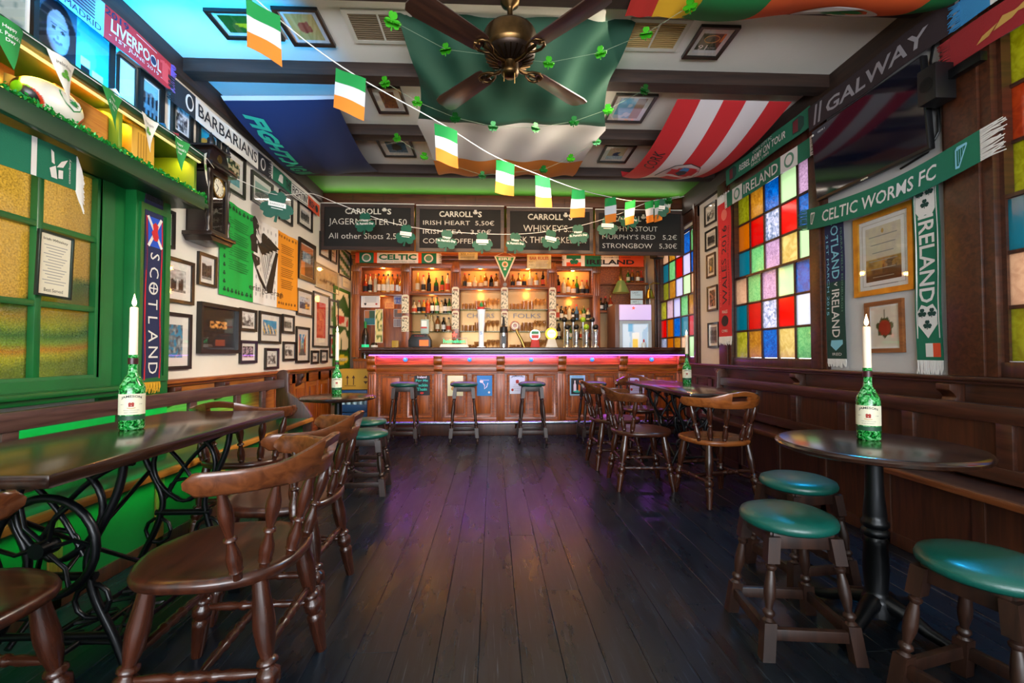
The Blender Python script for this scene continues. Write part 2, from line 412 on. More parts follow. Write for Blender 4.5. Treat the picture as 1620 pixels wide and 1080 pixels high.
# ceiling, its beams and the green end panel
tag(MB().box(XL-.2, XR+.25, -2.5, 5.20, ZC, ZC+.1).build('ceiling', ceilpaint, smooth=0), kind='structure')
tag(MB().box(XL-.2, XR+.25, 5.20, YB, ZC, ZC+.1).build('ceiling_end', mat('green_ceiling_paint', '#4f9a2c', .6, var='#57a532', scale=2), smooth=0), kind='structure')
for i, y in enumerate((2.47, 3.30, 4.20, 5.09)):
    tag(MB().box(XL, XR, y, y+.125, ZC-.10, ZC).build('trim_%d' % (i+1), beamwood, bevel=.006), kind='structure')
for i, y in enumerate((.7, -.3, -1.3)):
    tag(MB().box(XL, XR, y, y+.125, ZC-.10, ZC).build('trim_%d' % (i+10), beamwood, bevel=.006), kind='structure')
tag(MB().box(XL, XL+.05, -2.5, 6.0, ZC-.15, ZC).build('trim_5', beamwoody, bevel=.006), kind='structure')
tag(MB().box(XR-.05, XR, -2.5, 6.0, ZC-.26, ZC).build('trim_6', beamwoody, bevel=.006), kind='structure')
tag(MB().box(XL, XR, 6.06, 6.2, 3.06, ZC).build('trim_7', wood('header_wood', '#3a1a0e', '#5c2f18', .45, axis=0), bevel=.004), kind='structure')

# ---- left wall with the green window front
wl = structure('wall_left')
MB().box(XL-.2, XL, -2.5, .45, 0, ZC).box(XL-.2, XL, 2.70, YB, 0, ZC).box(XL-.2, XL, .45, 2.70, 2.10, ZC).box(XL-.2, XL, .45, 2.70, 0, .94).build('plaster', plaster, wl, smooth=0)
# wainscot right of the pilaster
MB().box(XL, XL+.018, 3.16, 6.45, 0, .86).build('wainscot_board', wood('wainscot_light', '#8a4c1c', '#b87430', .42, axis=1, scale=5), wl)
MB().box(XL, XL+.075, 3.16, 6.45, .872, .90).box(XL, XL+.045, 3.16, 6.45, .85, .872).build('ledge', barwoody, wl, bevel=.006)
for y in (4.84, 5.22, 5.60, 5.98, 6.36):
    MB().box(XL+.018, XL+.034, y-.045, y+.045, .05, .85).build('stile', barwood, wl, bevel=.003)
MB().box(XL+.018, XL+.034, 4.8, 6.45, .05, .16).box(XL+.018, XL+.034, 4.8, 6.45, .74, .85).build('rail', barwoody, wl, bevel=.003)
for y in (5.03, 5.41, 5.79, 6.17):
    MB().box(XL+.018, XL+.030, y-.10, y+.10, .22, .68).build('panel', barwood, wl, bevel=.008)
for y in (3.24, 3.82, 4.62, 5.33):
    MB().prism([(0, .85), (.085, .85), (.085, .815), (.062, .79), (.05, .77), (.058, .75), (.045, .725), (0, .70)], -.035, .035, frm((1, 0, 0), (0, 0, 1), (0, -1, 0), (XL+.018, y, 0))).build('corbel', darkwoodz, wl, bevel=.006)
# green joinery round the window
MB().box(XL, XL+.03, .2, 3.17, 0, .80).box(XL, XL+.02, 2.70, 3.17, .80, 2.14).box(XL, XL+.02, .2, .45, .8, 2.14).build('green_boarding', greenp, wl)
MB().box(XL, XL+.085, 2.86, 3.16, .02, 2.12).build('pilaster', greenp, wl, bevel=.006)
MB().frame(2.88, 3.14, .9, 2.02, .035, 0, .016, .006).build('pilaster_moulding', greenp, wl, M=frm((0, 1, 0), (0, 0, 1), (1, 0, 0), (XL+.085, 0, 0)))
MB().box(XL, XL+.13, .3, 2.84, .865, .893).box(XL, XL+.10, .3, 2.80, .835, .865).build('window_sill', greenp, wl, bevel=.008)

w1 = structure('window_1')
MB().frame(.40, 2.775, .87, 2.16, .075, -.06, .028, .01).build('sash_frame', greenp, w1, M=LW(0, 0))
MB().frame(.46, 2.715, .93, 2.11, .03, -.05, .012, .008).build('sash_bead', greenp, w1, M=LW(0, 0))
def landscape_glass():
    m = glassmat('landscape_glass', '#a08a4e', .45, .25, tex=130, col2='#7a6430', bumpk=.8)
    nt = m.node_tree; L = nt.links.new
    g = N(nt, 'ShaderNodeNewGeometry'); sx = N(nt, 'ShaderNodeSeparateXYZ'); L(g.outputs['Position'], sx.inputs[0])
    n = N(nt, 'ShaderNodeTexNoise'); n.inputs['Scale'].default_value = 1.6; n.inputs['Detail'].default_value = 2; L(g.outputs['Position'], n.inputs['Vector'])
    fine = N(nt, 'ShaderNodeTexNoise'); fine.inputs['Scale'].default_value = 110; fine.inputs['Detail'].default_value = 3; L(g.outputs['Position'], fine.inputs['Vector'])
    a = N(nt, 'ShaderNodeMath', operation='MULTIPLY_ADD'); a.inputs[1].default_value = .55; L(n.outputs[0], a.inputs[0]); L(sx.outputs['Z'], a.inputs[2])
    a2 = N(nt, 'ShaderNodeMath', operation='MULTIPLY_ADD'); a2.inputs[1].default_value = .05; L(fine.outputs[0], a2.inputs[0]); L(a.outputs[0], a2.inputs[2])
    mr = N(nt, 'ShaderNodeMapRange'); mr.inputs['From Min'].default_value = 1.15; mr.inputs['From Max'].default_value = 2.3; L(a2.outputs[0], mr.inputs[0])
    rp = N(nt, 'ShaderNodeValToRGB'); cr = rp.color_ramp; cr.interpolation = 'LINEAR'
    stops = [(0, '#8a8f46'), (.16, '#757c34'), (.22, '#9a9436'), (.25, '#a07a2c'), (.29, '#7f8a3c'), (.34, '#51703c'), (.40, '#8a8a36'), (.46, '#8f7a2c'), (.52, '#54683a'), (.55, '#a48c50'), (1, '#ac9458')]
    while len(cr.elements) < len(stops): cr.elements.new(.5)
    for e, (p, c) in zip(cr.elements, stops): e.position = p; e.color = rgba(c)
    L(mr.outputs[0], rp.inputs[0])
    sp = N(nt, 'ShaderNodeMix', data_type='RGBA', blend_type='MULTIPLY'); sp.inputs['Factor'].default_value = .9
    vr = N(nt, 'ShaderNodeValToRGB'); vr.color_ramp.elements[0].position = .3; vr.color_ramp.elements[0].color = (.5, .5, .5, 1); vr.color_ramp.elements[1].position = .7; vr.color_ramp.elements[1].color = (1.3, 1.3, 1.2, 1)
    L(fine.outputs[0], vr.inputs[0]); L(rp.outputs[0], sp.inputs['A']); L(vr.outputs[0], sp.inputs['B'])
    for nd in nt.nodes:
        if nd.type in ('BSDF_TRANSPARENT', 'BSDF_TRANSLUCENT'): L(sp.outputs['Result'], nd.inputs[0])
    return m
lg = landscape_glass()
cols = [2.69, 2.36, 2.03, 1.70, 1.37, 1.04, .71, .48]; rows = [.955, 1.33, 1.727, 2.09]
for a, b_ in zip(cols[1:], cols):
    for c, d_ in zip(rows, rows[1:]):
        MB().box(XL-.036, XL-.030, a, b_, c, d_).build('pane', lg, w1, smooth=0)
for y in cols[1:-1]: MB().box(XL-.045, XL+.004, y-.017, y+.017, .94, 2.1).build('muntin', greenp, w1, bevel=.006)
for z in rows[1:-1]: MB().box(XL-.045, XL+.002, .46, 2.70, z-.016, z+.016).build('muntin', greenp, w1, bevel=.006)

# ---- right wall with three stained windows
wr = structure('wall_right')
mbw = MB(); ys = [-2.5, .985, 2.21, 3.575, 4.80, 5.72, 6.98, YB]
for i in range(0, len(ys), 2): mbw.box(XR, XR+.22, ys[i], ys[i+1], 0, ZC)
for i in (1, 3, 5): mbw.box(XR, XR+.22, ys[i], ys[i+1], 2.76, ZC).box(XR, XR+.22, ys[i], ys[i+1], 0, .99)
mbw.build('plaster', mat('plaster_cool', '#c9c8c6', .85, var='#bdbcbb', scale=1.5, bump=.2, bscale=60), wr, smooth=0)
MB().box(XR-.018, XR, -1.0, 6.0, 0, .93).build('wainscot_board', wood('wainscot_dark_lengthwise', '#2e160b', '#4e2815', .4, axis=1, scale=5, coat=.2), wr)
MB().box(XR-.10, XR, -1.0, 6.0, .935, .958).box(XR-.06, XR, -1.0, 6.0, .915, .935).build('ledge', darkwood, wr, bevel=.006)
for y in (4.90, 4.50, 4.10, 3.70, 3.30, 2.90, 2.50, 2.10, 1.70, 1.30, 5.30, 5.70):
    MB().box(XR-.034, XR-.018, y-.045, y+.045, .05, .80).build('stile', wainz, wr, bevel=.003)
for y in (5.10, 5.50, 4.7):
    MB().box(XR-.030, XR-.018, y-.11, y+.11, .2, .72).build('panel', wainz, wr, bevel=.008)
MB().box(XR-.034, XR-.018, 1.0, 5.95, .78, .815).build('rail', darkwood, wr, bevel=.003)
for y in (5.0, 3.70, 2.43, 1.2):
    MB().prism([(0, .915), (.09, .915), (.09, .88), (.065, .86), (.052, .84), (.062, .82), (.05, .79), (0, .76)], -.04, .04, frm((-1, 0, 0), (0, 0, 1), (0, 1, 0), (XR-.018, y, 0))).build('corbel', wainz, wr, bevel=.006)

PANE = {}
def pane_mat(c):
    base = {'B': ('#1187b8', '#0a5f8f', 30), 't': ('#12808a', '#0c6a78', 0), 'R': ('#b01018', '#8a0a12', 0), 'O': ('#c02018', '#a01212', 0), 'a': ('#b07a14', '#a06a10', 0), 'A': ('#b4924a', '#9c7838', 25),
            'y': ('#9c9a3c', '#8a8626', 20), 'Y': ('#b4ac5c', '#9c9640', 14), 'p': ('#c0a8b8', '#9a8494', 45), 'P': ('#c4aeb2', '#b09aa2', 40), 'g': ('#93b48c', '#74a078', 30), 'G': ('#b4c2a4', '#a8b89c', 0),
            'w': ('#c2c0c6', '#b0aeb8', 0), 'W': ('#c4bec8', '#7c8694', 22), 'c': ('#c4b48a', '#b4a070', 12), 'l': ('#b4aec4', '#a09ab4', 0), 'k': ('#c4aa94', '#b89c88', 20), 'o': ('#a05a2c', '#8c4a20', 14)}[c]
    return glassmat('stained_glass_'+{'B': 'blue', 't': 'teal', 'R': 'deep_red', 'O': 'red', 'a': 'amber', 'A': 'pale_amber', 'y': 'olive', 'Y': 'yellow', 'p': 'lilac_rippled', 'P': 'pink', 'g': 'green', 'G': 'pale_green', 'w': 'white', 'W': 'white_rippled', 'c': 'cream', 'l': 'lavender', 'k': 'peach', 'o': 'orange'}[c], base[0], .42, .12, base[2], base[1])
def stained_window(n, y0, y1, up, lo, wl_=.18, wr_=.17):
    """y0 < y1 glass limits; rows of pane letters from the left (far) column to the right (near) column as seen from the room"""
    w = structure('window_%d' % n); Mx = RW(0, 0)
    MB().box(-y1-wl_, -y1+.0, .958, 2.98, -.03, .035).box(-y1-wl_+.03, -y1-.05, .958, 2.98, .035, .055).build('casing', wainz, w, M=Mx, bevel=.006)
    MB().box(-y0, -y0+wr_, .958, 2.98, -.03, .035).box(-y0+.05, -y0+wr_-.03, .958, 2.98, .035, .055).build('casing', wainz, w, M=Mx, bevel=.006)
    MB().box(-y1-wl_, -y0+wr_, 2.80, 2.98, -.03, .03).build('head_casing', darkwood, w, M=Mx, bevel=.006)
    MB().frame(-y1-.0, -y0+.0, .985, 2.765, .022, -.16, .0).build('reveal', wainz, w, M=Mx)
    MB().box(-y1-.01, -y0+.01, .958, 1.035, -.05, .02).build('sash_rail', darkwood, w, M=Mx, bevel=.004)
    nc = len(up[0]); dy = (y1-y0)/nc
    for sash, rws, d in (('up', up, -.055), ('lo', lo, -.018)):
        zt, zb = (2.735, 1.868) if sash == 'up' else (1.868, 1.035); dz = (zt-zb)/len(rws)
        MB().frame(-y1, -y0, zb-.018, zt+.018, .02, d-.016, d+.016).build('sash_frame', wainz, w, M=Mx)
        for r, row in enumerate(rws):
            for c, ch in enumerate(row):
                MB().box(-y1+c*dy+.006, -y1+(c+1)*dy-.006, zt-(r+1)*dz+.006, zt-r*dz-.006, d-.003, d+.003).build('pane', pane_mat(ch), w, M=Mx, smooth=0)
        for c in range(1, nc): MB().box(-y1+c*dy-.010, -y1+c*dy+.010, zb, zt, d-.013, d+.013).build('muntin', wainz, w, M=Mx, bevel=.003)
        for r in range(1, len(rws)): MB().box(-y1, -y0, zb+r*dz-.010, zb+r*dz+.010, d-.013, d+.013).build('muntin', wainz, w, M=Mx, bevel=.003)
    return w
stained_window(2, 3.575, 4.80, ['yABGp', 'aRWOB', 'tgpcG'], ['kgpGB', 'tRWOw', 'YABcg'], .26, .175)
stained_window(3, .985, 2.21, ['yABGp', 'oRWtB', 'ygpcG'], ['tgpGB', 'kRWOw', 'yABcg'], .26, .17)
stained_window(4, 5.72, 6.98, ['kAPBg', 'tgRlB', 'yAlGk'], ['YPlgA', 'OaBtR', 'WaAkG'], .12, .13)

# ---- end wall and the front behind the camera
tag(MB().box(XL-.2, XR+.22, YB, YB+.15, 0, ZC).build('wall_back', mat('warm_plaster', '#d8b48a', .8, var='#c9a074', scale=2), smooth=0), kind='structure')
tag(MB().box(XL-.2, -1.9, -2.6, -2.5, 0, ZC).box(2.3, XR+.22, -2.6, -2.5, 0, ZC).box(-1.9, 2.3, -2.6, -2.5, 0, .55).box(-1.9, 2.3, -2.6, -2.5, 2.85, ZC).build('wall_front', plaster, smooth=0), kind='structure')

# ================================================================== FURNITURE
chairwood = wood('chair_wood', '#26110a', '#4c2414', .27, axis=2, scale=4, coat=.35)
seatwood = wood('seat_wood', '#28120a', '#4e2615', .3, axis=0, scale=4, coat=.35)
tabletop = wood('table_top_wood', '#170d09', '#341d12', .2, axis=1, scale=4, coat=.5)
stoolwood = wood('stool_wood', '#1c0f0a', '#382015', .42, axis=2, scale=4, coat=.05)
leather = mat('green_leather', '#0b4c42', .33, var='#0e5448', scale=4, bump=.12, bscale=260, coat=.15)

def turned(L, r, kind=0):
    """profile of a turned rod of length L hanging down from z = 0"""
    if kind == 0:    # chair leg: vase, rings, taper
        p = [(.72, 0), (.80, .10), (.98, .24), (1.0, .30), (.86, .40), (.62, .47), (.60, .485), (.92, .50), (.95, .52), (.66, .535), (.66, .55), (1.02, .57), (1.05, .60), (1.0, .64), (.70, .66), (.70, .675), (.95, .69), (.92, .72), (.78, .86), (.60, 1)]
    elif kind == 1:  # spindle
        p = [(.55, 0), (.62, .05), (.95, .18), (1.0, .26), (.85, .36), (.55, .47), (.52, .50), (.85, .52), (.88, .54), (.55, .56), (.55, .60), (.95, .72), (1.0, .80), (.85, .88), (.95, .90), (.7, .93), (.62, 1)]
    elif kind == 2:  # stretcher
        p = [(.5, 0), (.75, .12), (.95, .26), (.7, .33), (1.05, .36), (1.05, .39), (.75, .42), (1.0, .47), (1.0, .53), (.75, .58), (1.05, .61), (1.05, .64), (.7, .67), (.95, .74), (.75, .88), (.5, 1)]
    else:            # stool leg middle
        p = [(.9, 0), (.55, .04), (.9, .07), (.9, .11), (.6, .15), (.85, .30), (1.0, .48), (.95, .58), (.6, .76), (.55, .80), (.95, .84), (1.0, .88), (.7, .92), (.6, .95), (1.0, 1)]
    return [(a*r, -b*L) for a, b in p]
def rod_mesh(name, L, r, kind, seg=12): return MB().lathe(turned(L, r, kind), seg).mesh(name, 50)

_cm = {}
def make_chair(M, label):
    t = thing('smokers_bow_chair', label, 'chair', M, 'low-backed wooden chairs round the pub tables')
    # saddle seat
    def outline(a):
        x = .235*math.copysign(abs(math.cos(a))**.75, math.cos(a)); s = math.sin(a)
        y = (.235 if s > 0 else .225)*math.copysign(abs(s)**(.6 if s > 0 else .95), s)
        if s > 0: y += -.018*math.exp(-(x/.09)**2)*-1*s
        return x*(1.0 if s > -.2 else 1.0), y
    n = 40; rings = [(0, .447), (.35, .447), (.62, .451), (.82, .459), (.93, .463), (.98, .460), (1.0, .448), (.985, .432), (.93, .424), (.0, .424)]
    vs = []; fs = []
    for r, z in rings:
        for k in range(n):
            x, y = outline(2*PI*k/n); vs.append((x*r, y*r, z + (.010*max(0, y/.235)*(1-r)*r*4 if .3 < r < .9 else 0)))
    for i in range(len(rings)-1):
        for k in range(n): fs.append((i*n+k, i*n+(k+1) % n, (i+1)*n+(k+1) % n, (i+1)*n+k))
    MB().add(vs, fs).build('seat', seatwood, t, smooth=60)
    leg = rod_mesh('leg', .47, .030, 0, 14)
    for sx, sy in ((-1, -1), (1, -1), (-1, 1), (1, 1)):
        p, q = V((sx*.155, sy*.15, .43)), V((sx*.20, sy*.215-(.0 if sy > 0 else .0), 0))
        obj('leg', leg, chairwood, t, along(p, q) @ Matrix.Scale((q-p).length/.47, 4, (0, 0, 1)))
    st = rod_mesh('stretcher', .38, .016, 2, 10)
    def rung(p, q): obj('stretcher', st, chairwood, t, along(p, q) @ Matrix.Scale((V(q)-V(p)).length/.38, 4, (0, 0, 1)))
    for sx in (-1, 1): rung((sx*.183, -.185, .18), (sx*.183, .19, .18))
    rung((-.183, 0, .18), (.183, 0, .18)); rung((-.176, .178, .24), (.176, .178, .24)); rung((-.176, -.175, .24), (.176, -.175, .24))
    # bow rail with a hand hole in the raised middle
    NS = 48; mb = MB(); sec = []
    for i in range(NS+1):
        s = i/NS*2-1; a = s*PI*.47
        x = .272*math.sin(a); y = .0-.275*math.cos(a)
        if abs(s) > .9: y += (abs(s)-.9)*.15
        m_ = max(0, 1-abs(s)/.62); lift = (m_*m_*(3-2*m_))
        endr = min(1, math.sqrt(max(0, 1-((abs(s)-.95)/.052)**2))) if abs(s) > .95 else 1
        zc = .735+.022*lift; hh = (.033+.030*lift)*max(endr, .35)
        tn = V((.272*math.cos(a), .275*math.sin(a), 0)).normalized(); nr = V((tn.y, -tn.x, 0))
        sec.append((V((x, y, 0)), nr, zc-hh, zc+hh, abs(s) < .17))
    def quadring(P, nr, z0, z1, tin=.013):
        lean = lambda z: (z-.70)*.28
        c = (z0+z1)/2; e = (z1-z0)*.12
        return [P+nr*(o*tin*k+lean(z))+V((0, 0, z)) for o, z, k in ((-1, z0+e, 1), (-.6, z0, 1), (.6, z0, 1), (1, z0+e, 1), (1, z1-e, 1), (.6, z1, 1), (-.6, z1, 1), (-1, z1-e, 1))]
    def strip(i0, i1, f):
        vs = []; n_ = 8
        for i in range(i0, i1+1):
            P, nr, z0, z1, h = sec[i]; a, b = f(z0, z1); vs += quadring(P, nr, a, b)
        k = i1-i0; fs = [(j*n_+q, j*n_+(q+1) % n_, (j+1)*n_+(q+1) % n_, (j+1)*n_+q) for j in range(k) for q in range(n_)]
        fs += [tuple(range(n_-1, -1, -1)), tuple(k*n_+q for q in range(n_))]; mb.add(vs, fs)
    hs = [i for i in range(NS+1) if sec[i][4]]; h0, h1 = hs[0], hs[-1]
    zz = lambda a, b: (a, b)
    strip(0, h0, zz); strip(h1, NS, zz)
    strip(h0, h1, lambda a, b: (a, a+(b-a)*.45)); strip(h0, h1, lambda a, b: (a+(b-a)*.72, b))
    mb.build('bow_rail', chairwood, t, smooth=50)
    sp = rod_mesh('spindle', .25, .0205, 1, 12)
    for s in (-.84, -.52, -.19, .19, .52, .84):
        i = round((s+1)/2*NS); P, nr, z0, z1, h = sec[i]; top = P+nr*((z0-.70)*.28)+V((0, 0, z0+.004))
        bx, by = P.x*.80, P.y*.72-.01
        if abs(s) > .8: bx, by = P.x*.80, P.y*.9-.03
        q = V((bx, by, .455))
        obj('spindle', sp, chairwood, t, along(top, q) @ Matrix.Scale((q-top).length/.25, 4, (0, 0, 1)))
    return t
chair0 = make_chair(T(-.83, 1.51, 0, PI/2+.05), 'large low-backed chair nearest the camera at the long table, whole seat in view')
for x, y, rz, lab in (
    (-.91, 2.09, PI/2+.02, 'second low-backed chair beside the long table, just behind the large near one'),
    (-1.385, 1.15, -.05, 'chair cut off by the bottom left photo corner, at the long table'),
    (-1.49, 2.86, .0, 'chair beyond the far end of the long left table, its back against the table edge'),
    (1.66, 3.36, .16, 'lighter, painted window-lit chair at the near end of the right table, back towards the camera'),
    (1.21, 3.74, -PI/2-.05, 'nearer of the two aisle chairs at the right table'),
    (1.17, 4.40, -PI/2+.03, 'farther of the two aisle chairs at the right table, before a bar stool'),
    (1.70, 5.18, PI, 'chair at the far end of the right table, between the table and the bar')):
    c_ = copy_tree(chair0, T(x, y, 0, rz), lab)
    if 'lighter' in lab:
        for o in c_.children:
            if o.name.split('.')[0] in ('bow_rail', 'seat'): o.material_slots[0].link = 'OBJECT'; o.material_slots[0].material = wood('window_lit_chair_wood', '#7a401a', '#a05a26', .27, axis=0, scale=4, coat=.35)  # window light on this seat and rail is painted into the wood colour
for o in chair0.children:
    if o.name.split('.')[0] == 'bow_rail': o.data.materials[0] = wood('lit_rail_wood', '#4a2512', '#6e3c1e', .27, axis=0, scale=4, coat=.35)  # rails coloured lighter to carry the warm light falling on them

# sewing-machine tables
def sewing_table(M, L, Wd, H, label, wx):
    t = thing('sewing_machine_table', label, 'table', M)
    MB().box(-Wd/2, Wd/2, -L/2, L/2, H-.038, H).build('table_top', tabletop, t, bevel=.010)
    fr = []
    for sy in (-1, 1):
        y = sy*.30
        mb = MB(); hw = .20
        def tb(pts, r=.011): mb.tube([(a, y, b) for a, b in pts], r, 7)
        def bez(p0, p1, p2, p3, n=12): return [tuple((1-k/n)**3*V(p0)+3*(1-k/n)**2*(k/n)*V(p1)+3*(1-k/n)*(k/n)**2*V(p2)+(k/n)**3*V(p3)) for k in range(n+1)]
        zt = H-.05
        tb([(-hw-.03, zt), (hw+.03, zt)], .013)
        for s in (-1, 1):
            tb(bez((s*hw, zt), (s*hw*.95, zt-.18), (s*.06, zt-.26), (s*.10, .36)), .013)
            tb(bez((s*.10, .36), (s*.12, .24), (s*.19, .20), (s*.235, .0)), .014)
            tb(bez((s*.02, zt), (s*.16, zt-.05), (s*.19, zt-.22), (s*.02, zt-.31)))
            tb(bez((s*hw, zt), (s*.05, zt-.06), (-s*.02, zt-.18), (-s*.08, zt-.30)), .009)
            tb([(s*.11+.055*math.cos(a/10*2*PI), .28+.055*math.sin(a/10*2*PI)) for a in range(11)], .008)
            mb.cbox((s*.24, y, .012), (.05, .04, .024))
        tb([(-.12, .36), (.12, .36)], .014); tb([(-.17, .17), (.17, .17)], .012)
        tb([(.065*math.cos(a/12*2*PI), .46+.05*math.sin(a/12*2*PI)) for a in range(13)], .008)
        mb.build('side_frame', iron, t, smooth=60)
    # band wheel on the outer frame, treadle, back brace
    wm = MB(); R = .155; wy = -.30+.045*wx
    wm.tube([(0.0+R*math.cos(a/28*2*PI), wy, .47+R*math.sin(a/28*2*PI)) for a in range(28)], .013, 8, True)
    for k in range(6):
        a = k*PI/3; wm.tube([(.02*math.cos(a), wy, .47+.02*math.sin(a)), (.09*math.cos(a+.25), wy, .47+.09*math.sin(a+.25)), (R*math.cos(a), wy, .47+R*math.sin(a))], .007, 6)
    wm.lathe([(.0, -.03), (.025, -.03), (.025, .03), (0, .03)], 12, Matrix.Translation((0, wy, .47)) @ Matrix.Rotation(PI/2, 4, 'X'))
    wm.build('band_wheel', iron, t, smooth=60)
    tm = MB(); tz = .10
    tm.tube([(-.12, -.22, tz), (.12, -.22, tz), (.12, .22, tz), (-.12, .22, tz)], .011, 6, True)
    for k in range(6):
        y = -.18+.072*k; tm.tube([(-.12, y, tz), (-.04, y+.03, tz), (.04, y-.03, tz), (.12, y, tz)], .007, 5)
    tm.tube([(0, -.22, tz), (0, .22, tz)], .009, 6); tm.tube([(-.12, -.22, tz), (.12, .22, tz)], .006, 5); tm.tube([(.12, -.22, tz), (-.12, .22, tz)], .006, 5)
    tm.build('treadle', iron, t, smooth=60)
    MB().tube([(0, -.30, .10), (0, .30, .10)], .010, 8).tube([(-.15, -.30, .13), (-.17, 0, .34), (-.15, .30, .13)], .010, 7).tube([(-.15, -.30, .55), (-.17, 0, .34), (-.15, .30, .55)], .010, 7).build('brace', iron, t, smooth=60)
    return t
sewing_table(T(-1.405, 1.85), 1.30, .58, .775, 'long dark wooden table on a black iron sewing-machine base beside the green window', -1)
sewing_table(T(1.77, 4.25), 1.66, .54, .775, 'long dark wooden table on an iron sewing-machine base before the stained-glass window', 1)

# round pub tables
def round_table(M, r, H, label):
    t = thing('round_pedestal_table', label, 'table', M)
    MB().lathe([(0, H-.03), (r-.02, H-.03), (r-.004, H-.024), (r, H-.012), (r-.006, H-.003), (r-.02, H), (0, H)], 56).build('table_top', tabletop, t, smooth=50)
    MB().lathe([(.09, H-.03), (.09, H-.045), (.03, H-.06), (.032, H-.2), (.040, H-.28), (.040, H-.30), (.048, H-.31), (.048, H-.325), (.038, H-.335), (.048, H-.345), (.048, H-.36), (.038, H-.37), (.044, H-.385), (.040, H-.40), (.044, H-.5), (.038, H-.58), (.046, H-.60), (.05, H-.605), (.055, .10), (.06, .05), (.0, .05)][::-1], 18).build('pedestal', iron, t, smooth=50)
    foot = MB().tube([(.03, 0, .10), (.09, 0, .085), (.16, 0, .05), (.24, 0, .026), (.29, 0, .016)], [.034, .030, .023, .018, .016], 10).mesh('foot', 60)
    for k in range(4): obj('foot', foot, iron, t, Matrix.Rotation(k*PI/2+.5, 4, 'Z'))
    return t
round_table(T(1.53, 1.78), .345, .72, 'round dark table with a worn rim before the white wall with gold frames')
round_table(T(-1.31, 3.93), .31, .72, 'small round dark table near the left end of the bar')

# stools
def make_stool(H, r, top, bot, M, label, group, cat='stool', name='padded_stool'):
    t = thing(name, label, cat, M, group); tall = H > .6
    MB().lathe([(0, H-.055), (r-.015, H-.055), (r-.002, H-.045), (r, H-.033), (r-.006, H-.018), (r-.035, H-.006), (r*.5, H), (0, H+.001)], 40).build('seat_pad', leather, t, smooth=60)
    ap = MB(); z1, z0 = H-.055, H-.055-(.06 if tall else .055)
    for k in range(4): ap.box(-top, top, top-.012, top+.008, z0, z1, Matrix.Rotation(k*PI/2, 4, 'Z'))
    ap.build('apron', stoolwood, t, bevel=.003)
    hz = H-.055; dx = bot-top
    def at(z): return top+dx*(1-z/hz)
    b0 = .135 if tall else .115; blk = .14 if tall else .10; foot = .075 if tall else 0
    for sx, sy in ((-1, -1), (1, -1), (1, 1), (-1, 1)):
        mb = MB()
        def sq(za, zb, w):
            a, b_ = at(za), at(zb)
            vs = [(sx*c+u*w, sy*c+v*w, z) for c, z in ((a, za), (b_, zb)) for u, v in ((-1, -1), (1, -1), (1, 1), (-1, 1))]
            mb.add(vs, [(3, 2, 1, 0), (4, 5, 6, 7)]+[(i, (i+1) % 4, 4+(i+1) % 4, 4+i) for i in range(4)])
        zt = hz-.01; zm = hz-blk; zl = b0+(.055 if tall else .012)
        sq(zm, zt, .021); sq(foot, zl, .021)
        for a, b_, kd in ((zm, zl, 3),)+(((foot, 0, 3),) if foot else ()):
            p, q = V((sx*at(a), sy*at(a), a)), V((sx*at(b_), sy*at(b_), b_))
            mb.lathe(turned((q-p).length, .0205 if kd == 3 and a > .1 else .017, kd), 12, along(p, q))
        mb.build('leg', stoolwood, t, smooth=45)
    zs = [b0-.03, b0-.03, b0-.03, b0-.03] if not tall else [b0, b0+.05, b0, b0+.05]
    for k in range(4):
        z = zs[k]; a = at(z)
        MB().box(-a+.015, a-.015, a-.011, a+.011, z-.020, z+.020, Matrix.Rotation(k*PI/2, 4, 'Z')).build('stretcher', stoolwood, t, bevel=.004)
    return t
hs = make_stool(.735, .170, .105, .165, T(-1.08, 5.62, 0, .03), 'bar stool in front of the first bar panel from the left, before the black poster', 'tall green bar stools along the bar', 'bar stool', 'bar_stool')
for x, lab in ((-.355, 'second bar stool from the left, between the cream and the blue posters'), (.48, 'bar stool standing alone in the middle of the bar, beside a whiskey poster'),
               (1.24, 'bar stool half hidden behind the chairs, beside the black and blue poster'), (2.10, 'bar stool at the far right end of the bar, only its teal seat in view')):
    copy_tree(hs, T(x, 5.62, 0, random.uniform(-.06, .06)), lab)
ls = make_stool(.48, .168, .105, .155, T(1.14, 1.735, 0, -.12), 'low green stool nearest the camera in front of the round table with gold frames behind', 'low green padded stools')
for x, y, rz, lab in ((1.50, 2.20, .1, 'low green stool tucked behind the near one, under the far edge of the round table'), (1.475, 1.315, .25, 'low green stool cut off by the right edge of the photo'),
                      (-1.0, 3.66, .08, 'nearer of the two low green stools by the small left round table'), (-1.16, 4.30, .0, 'farther of the two low green stools by the small left round table')):
    copy_tree(ls, T(x, y, 0, rz), lab)

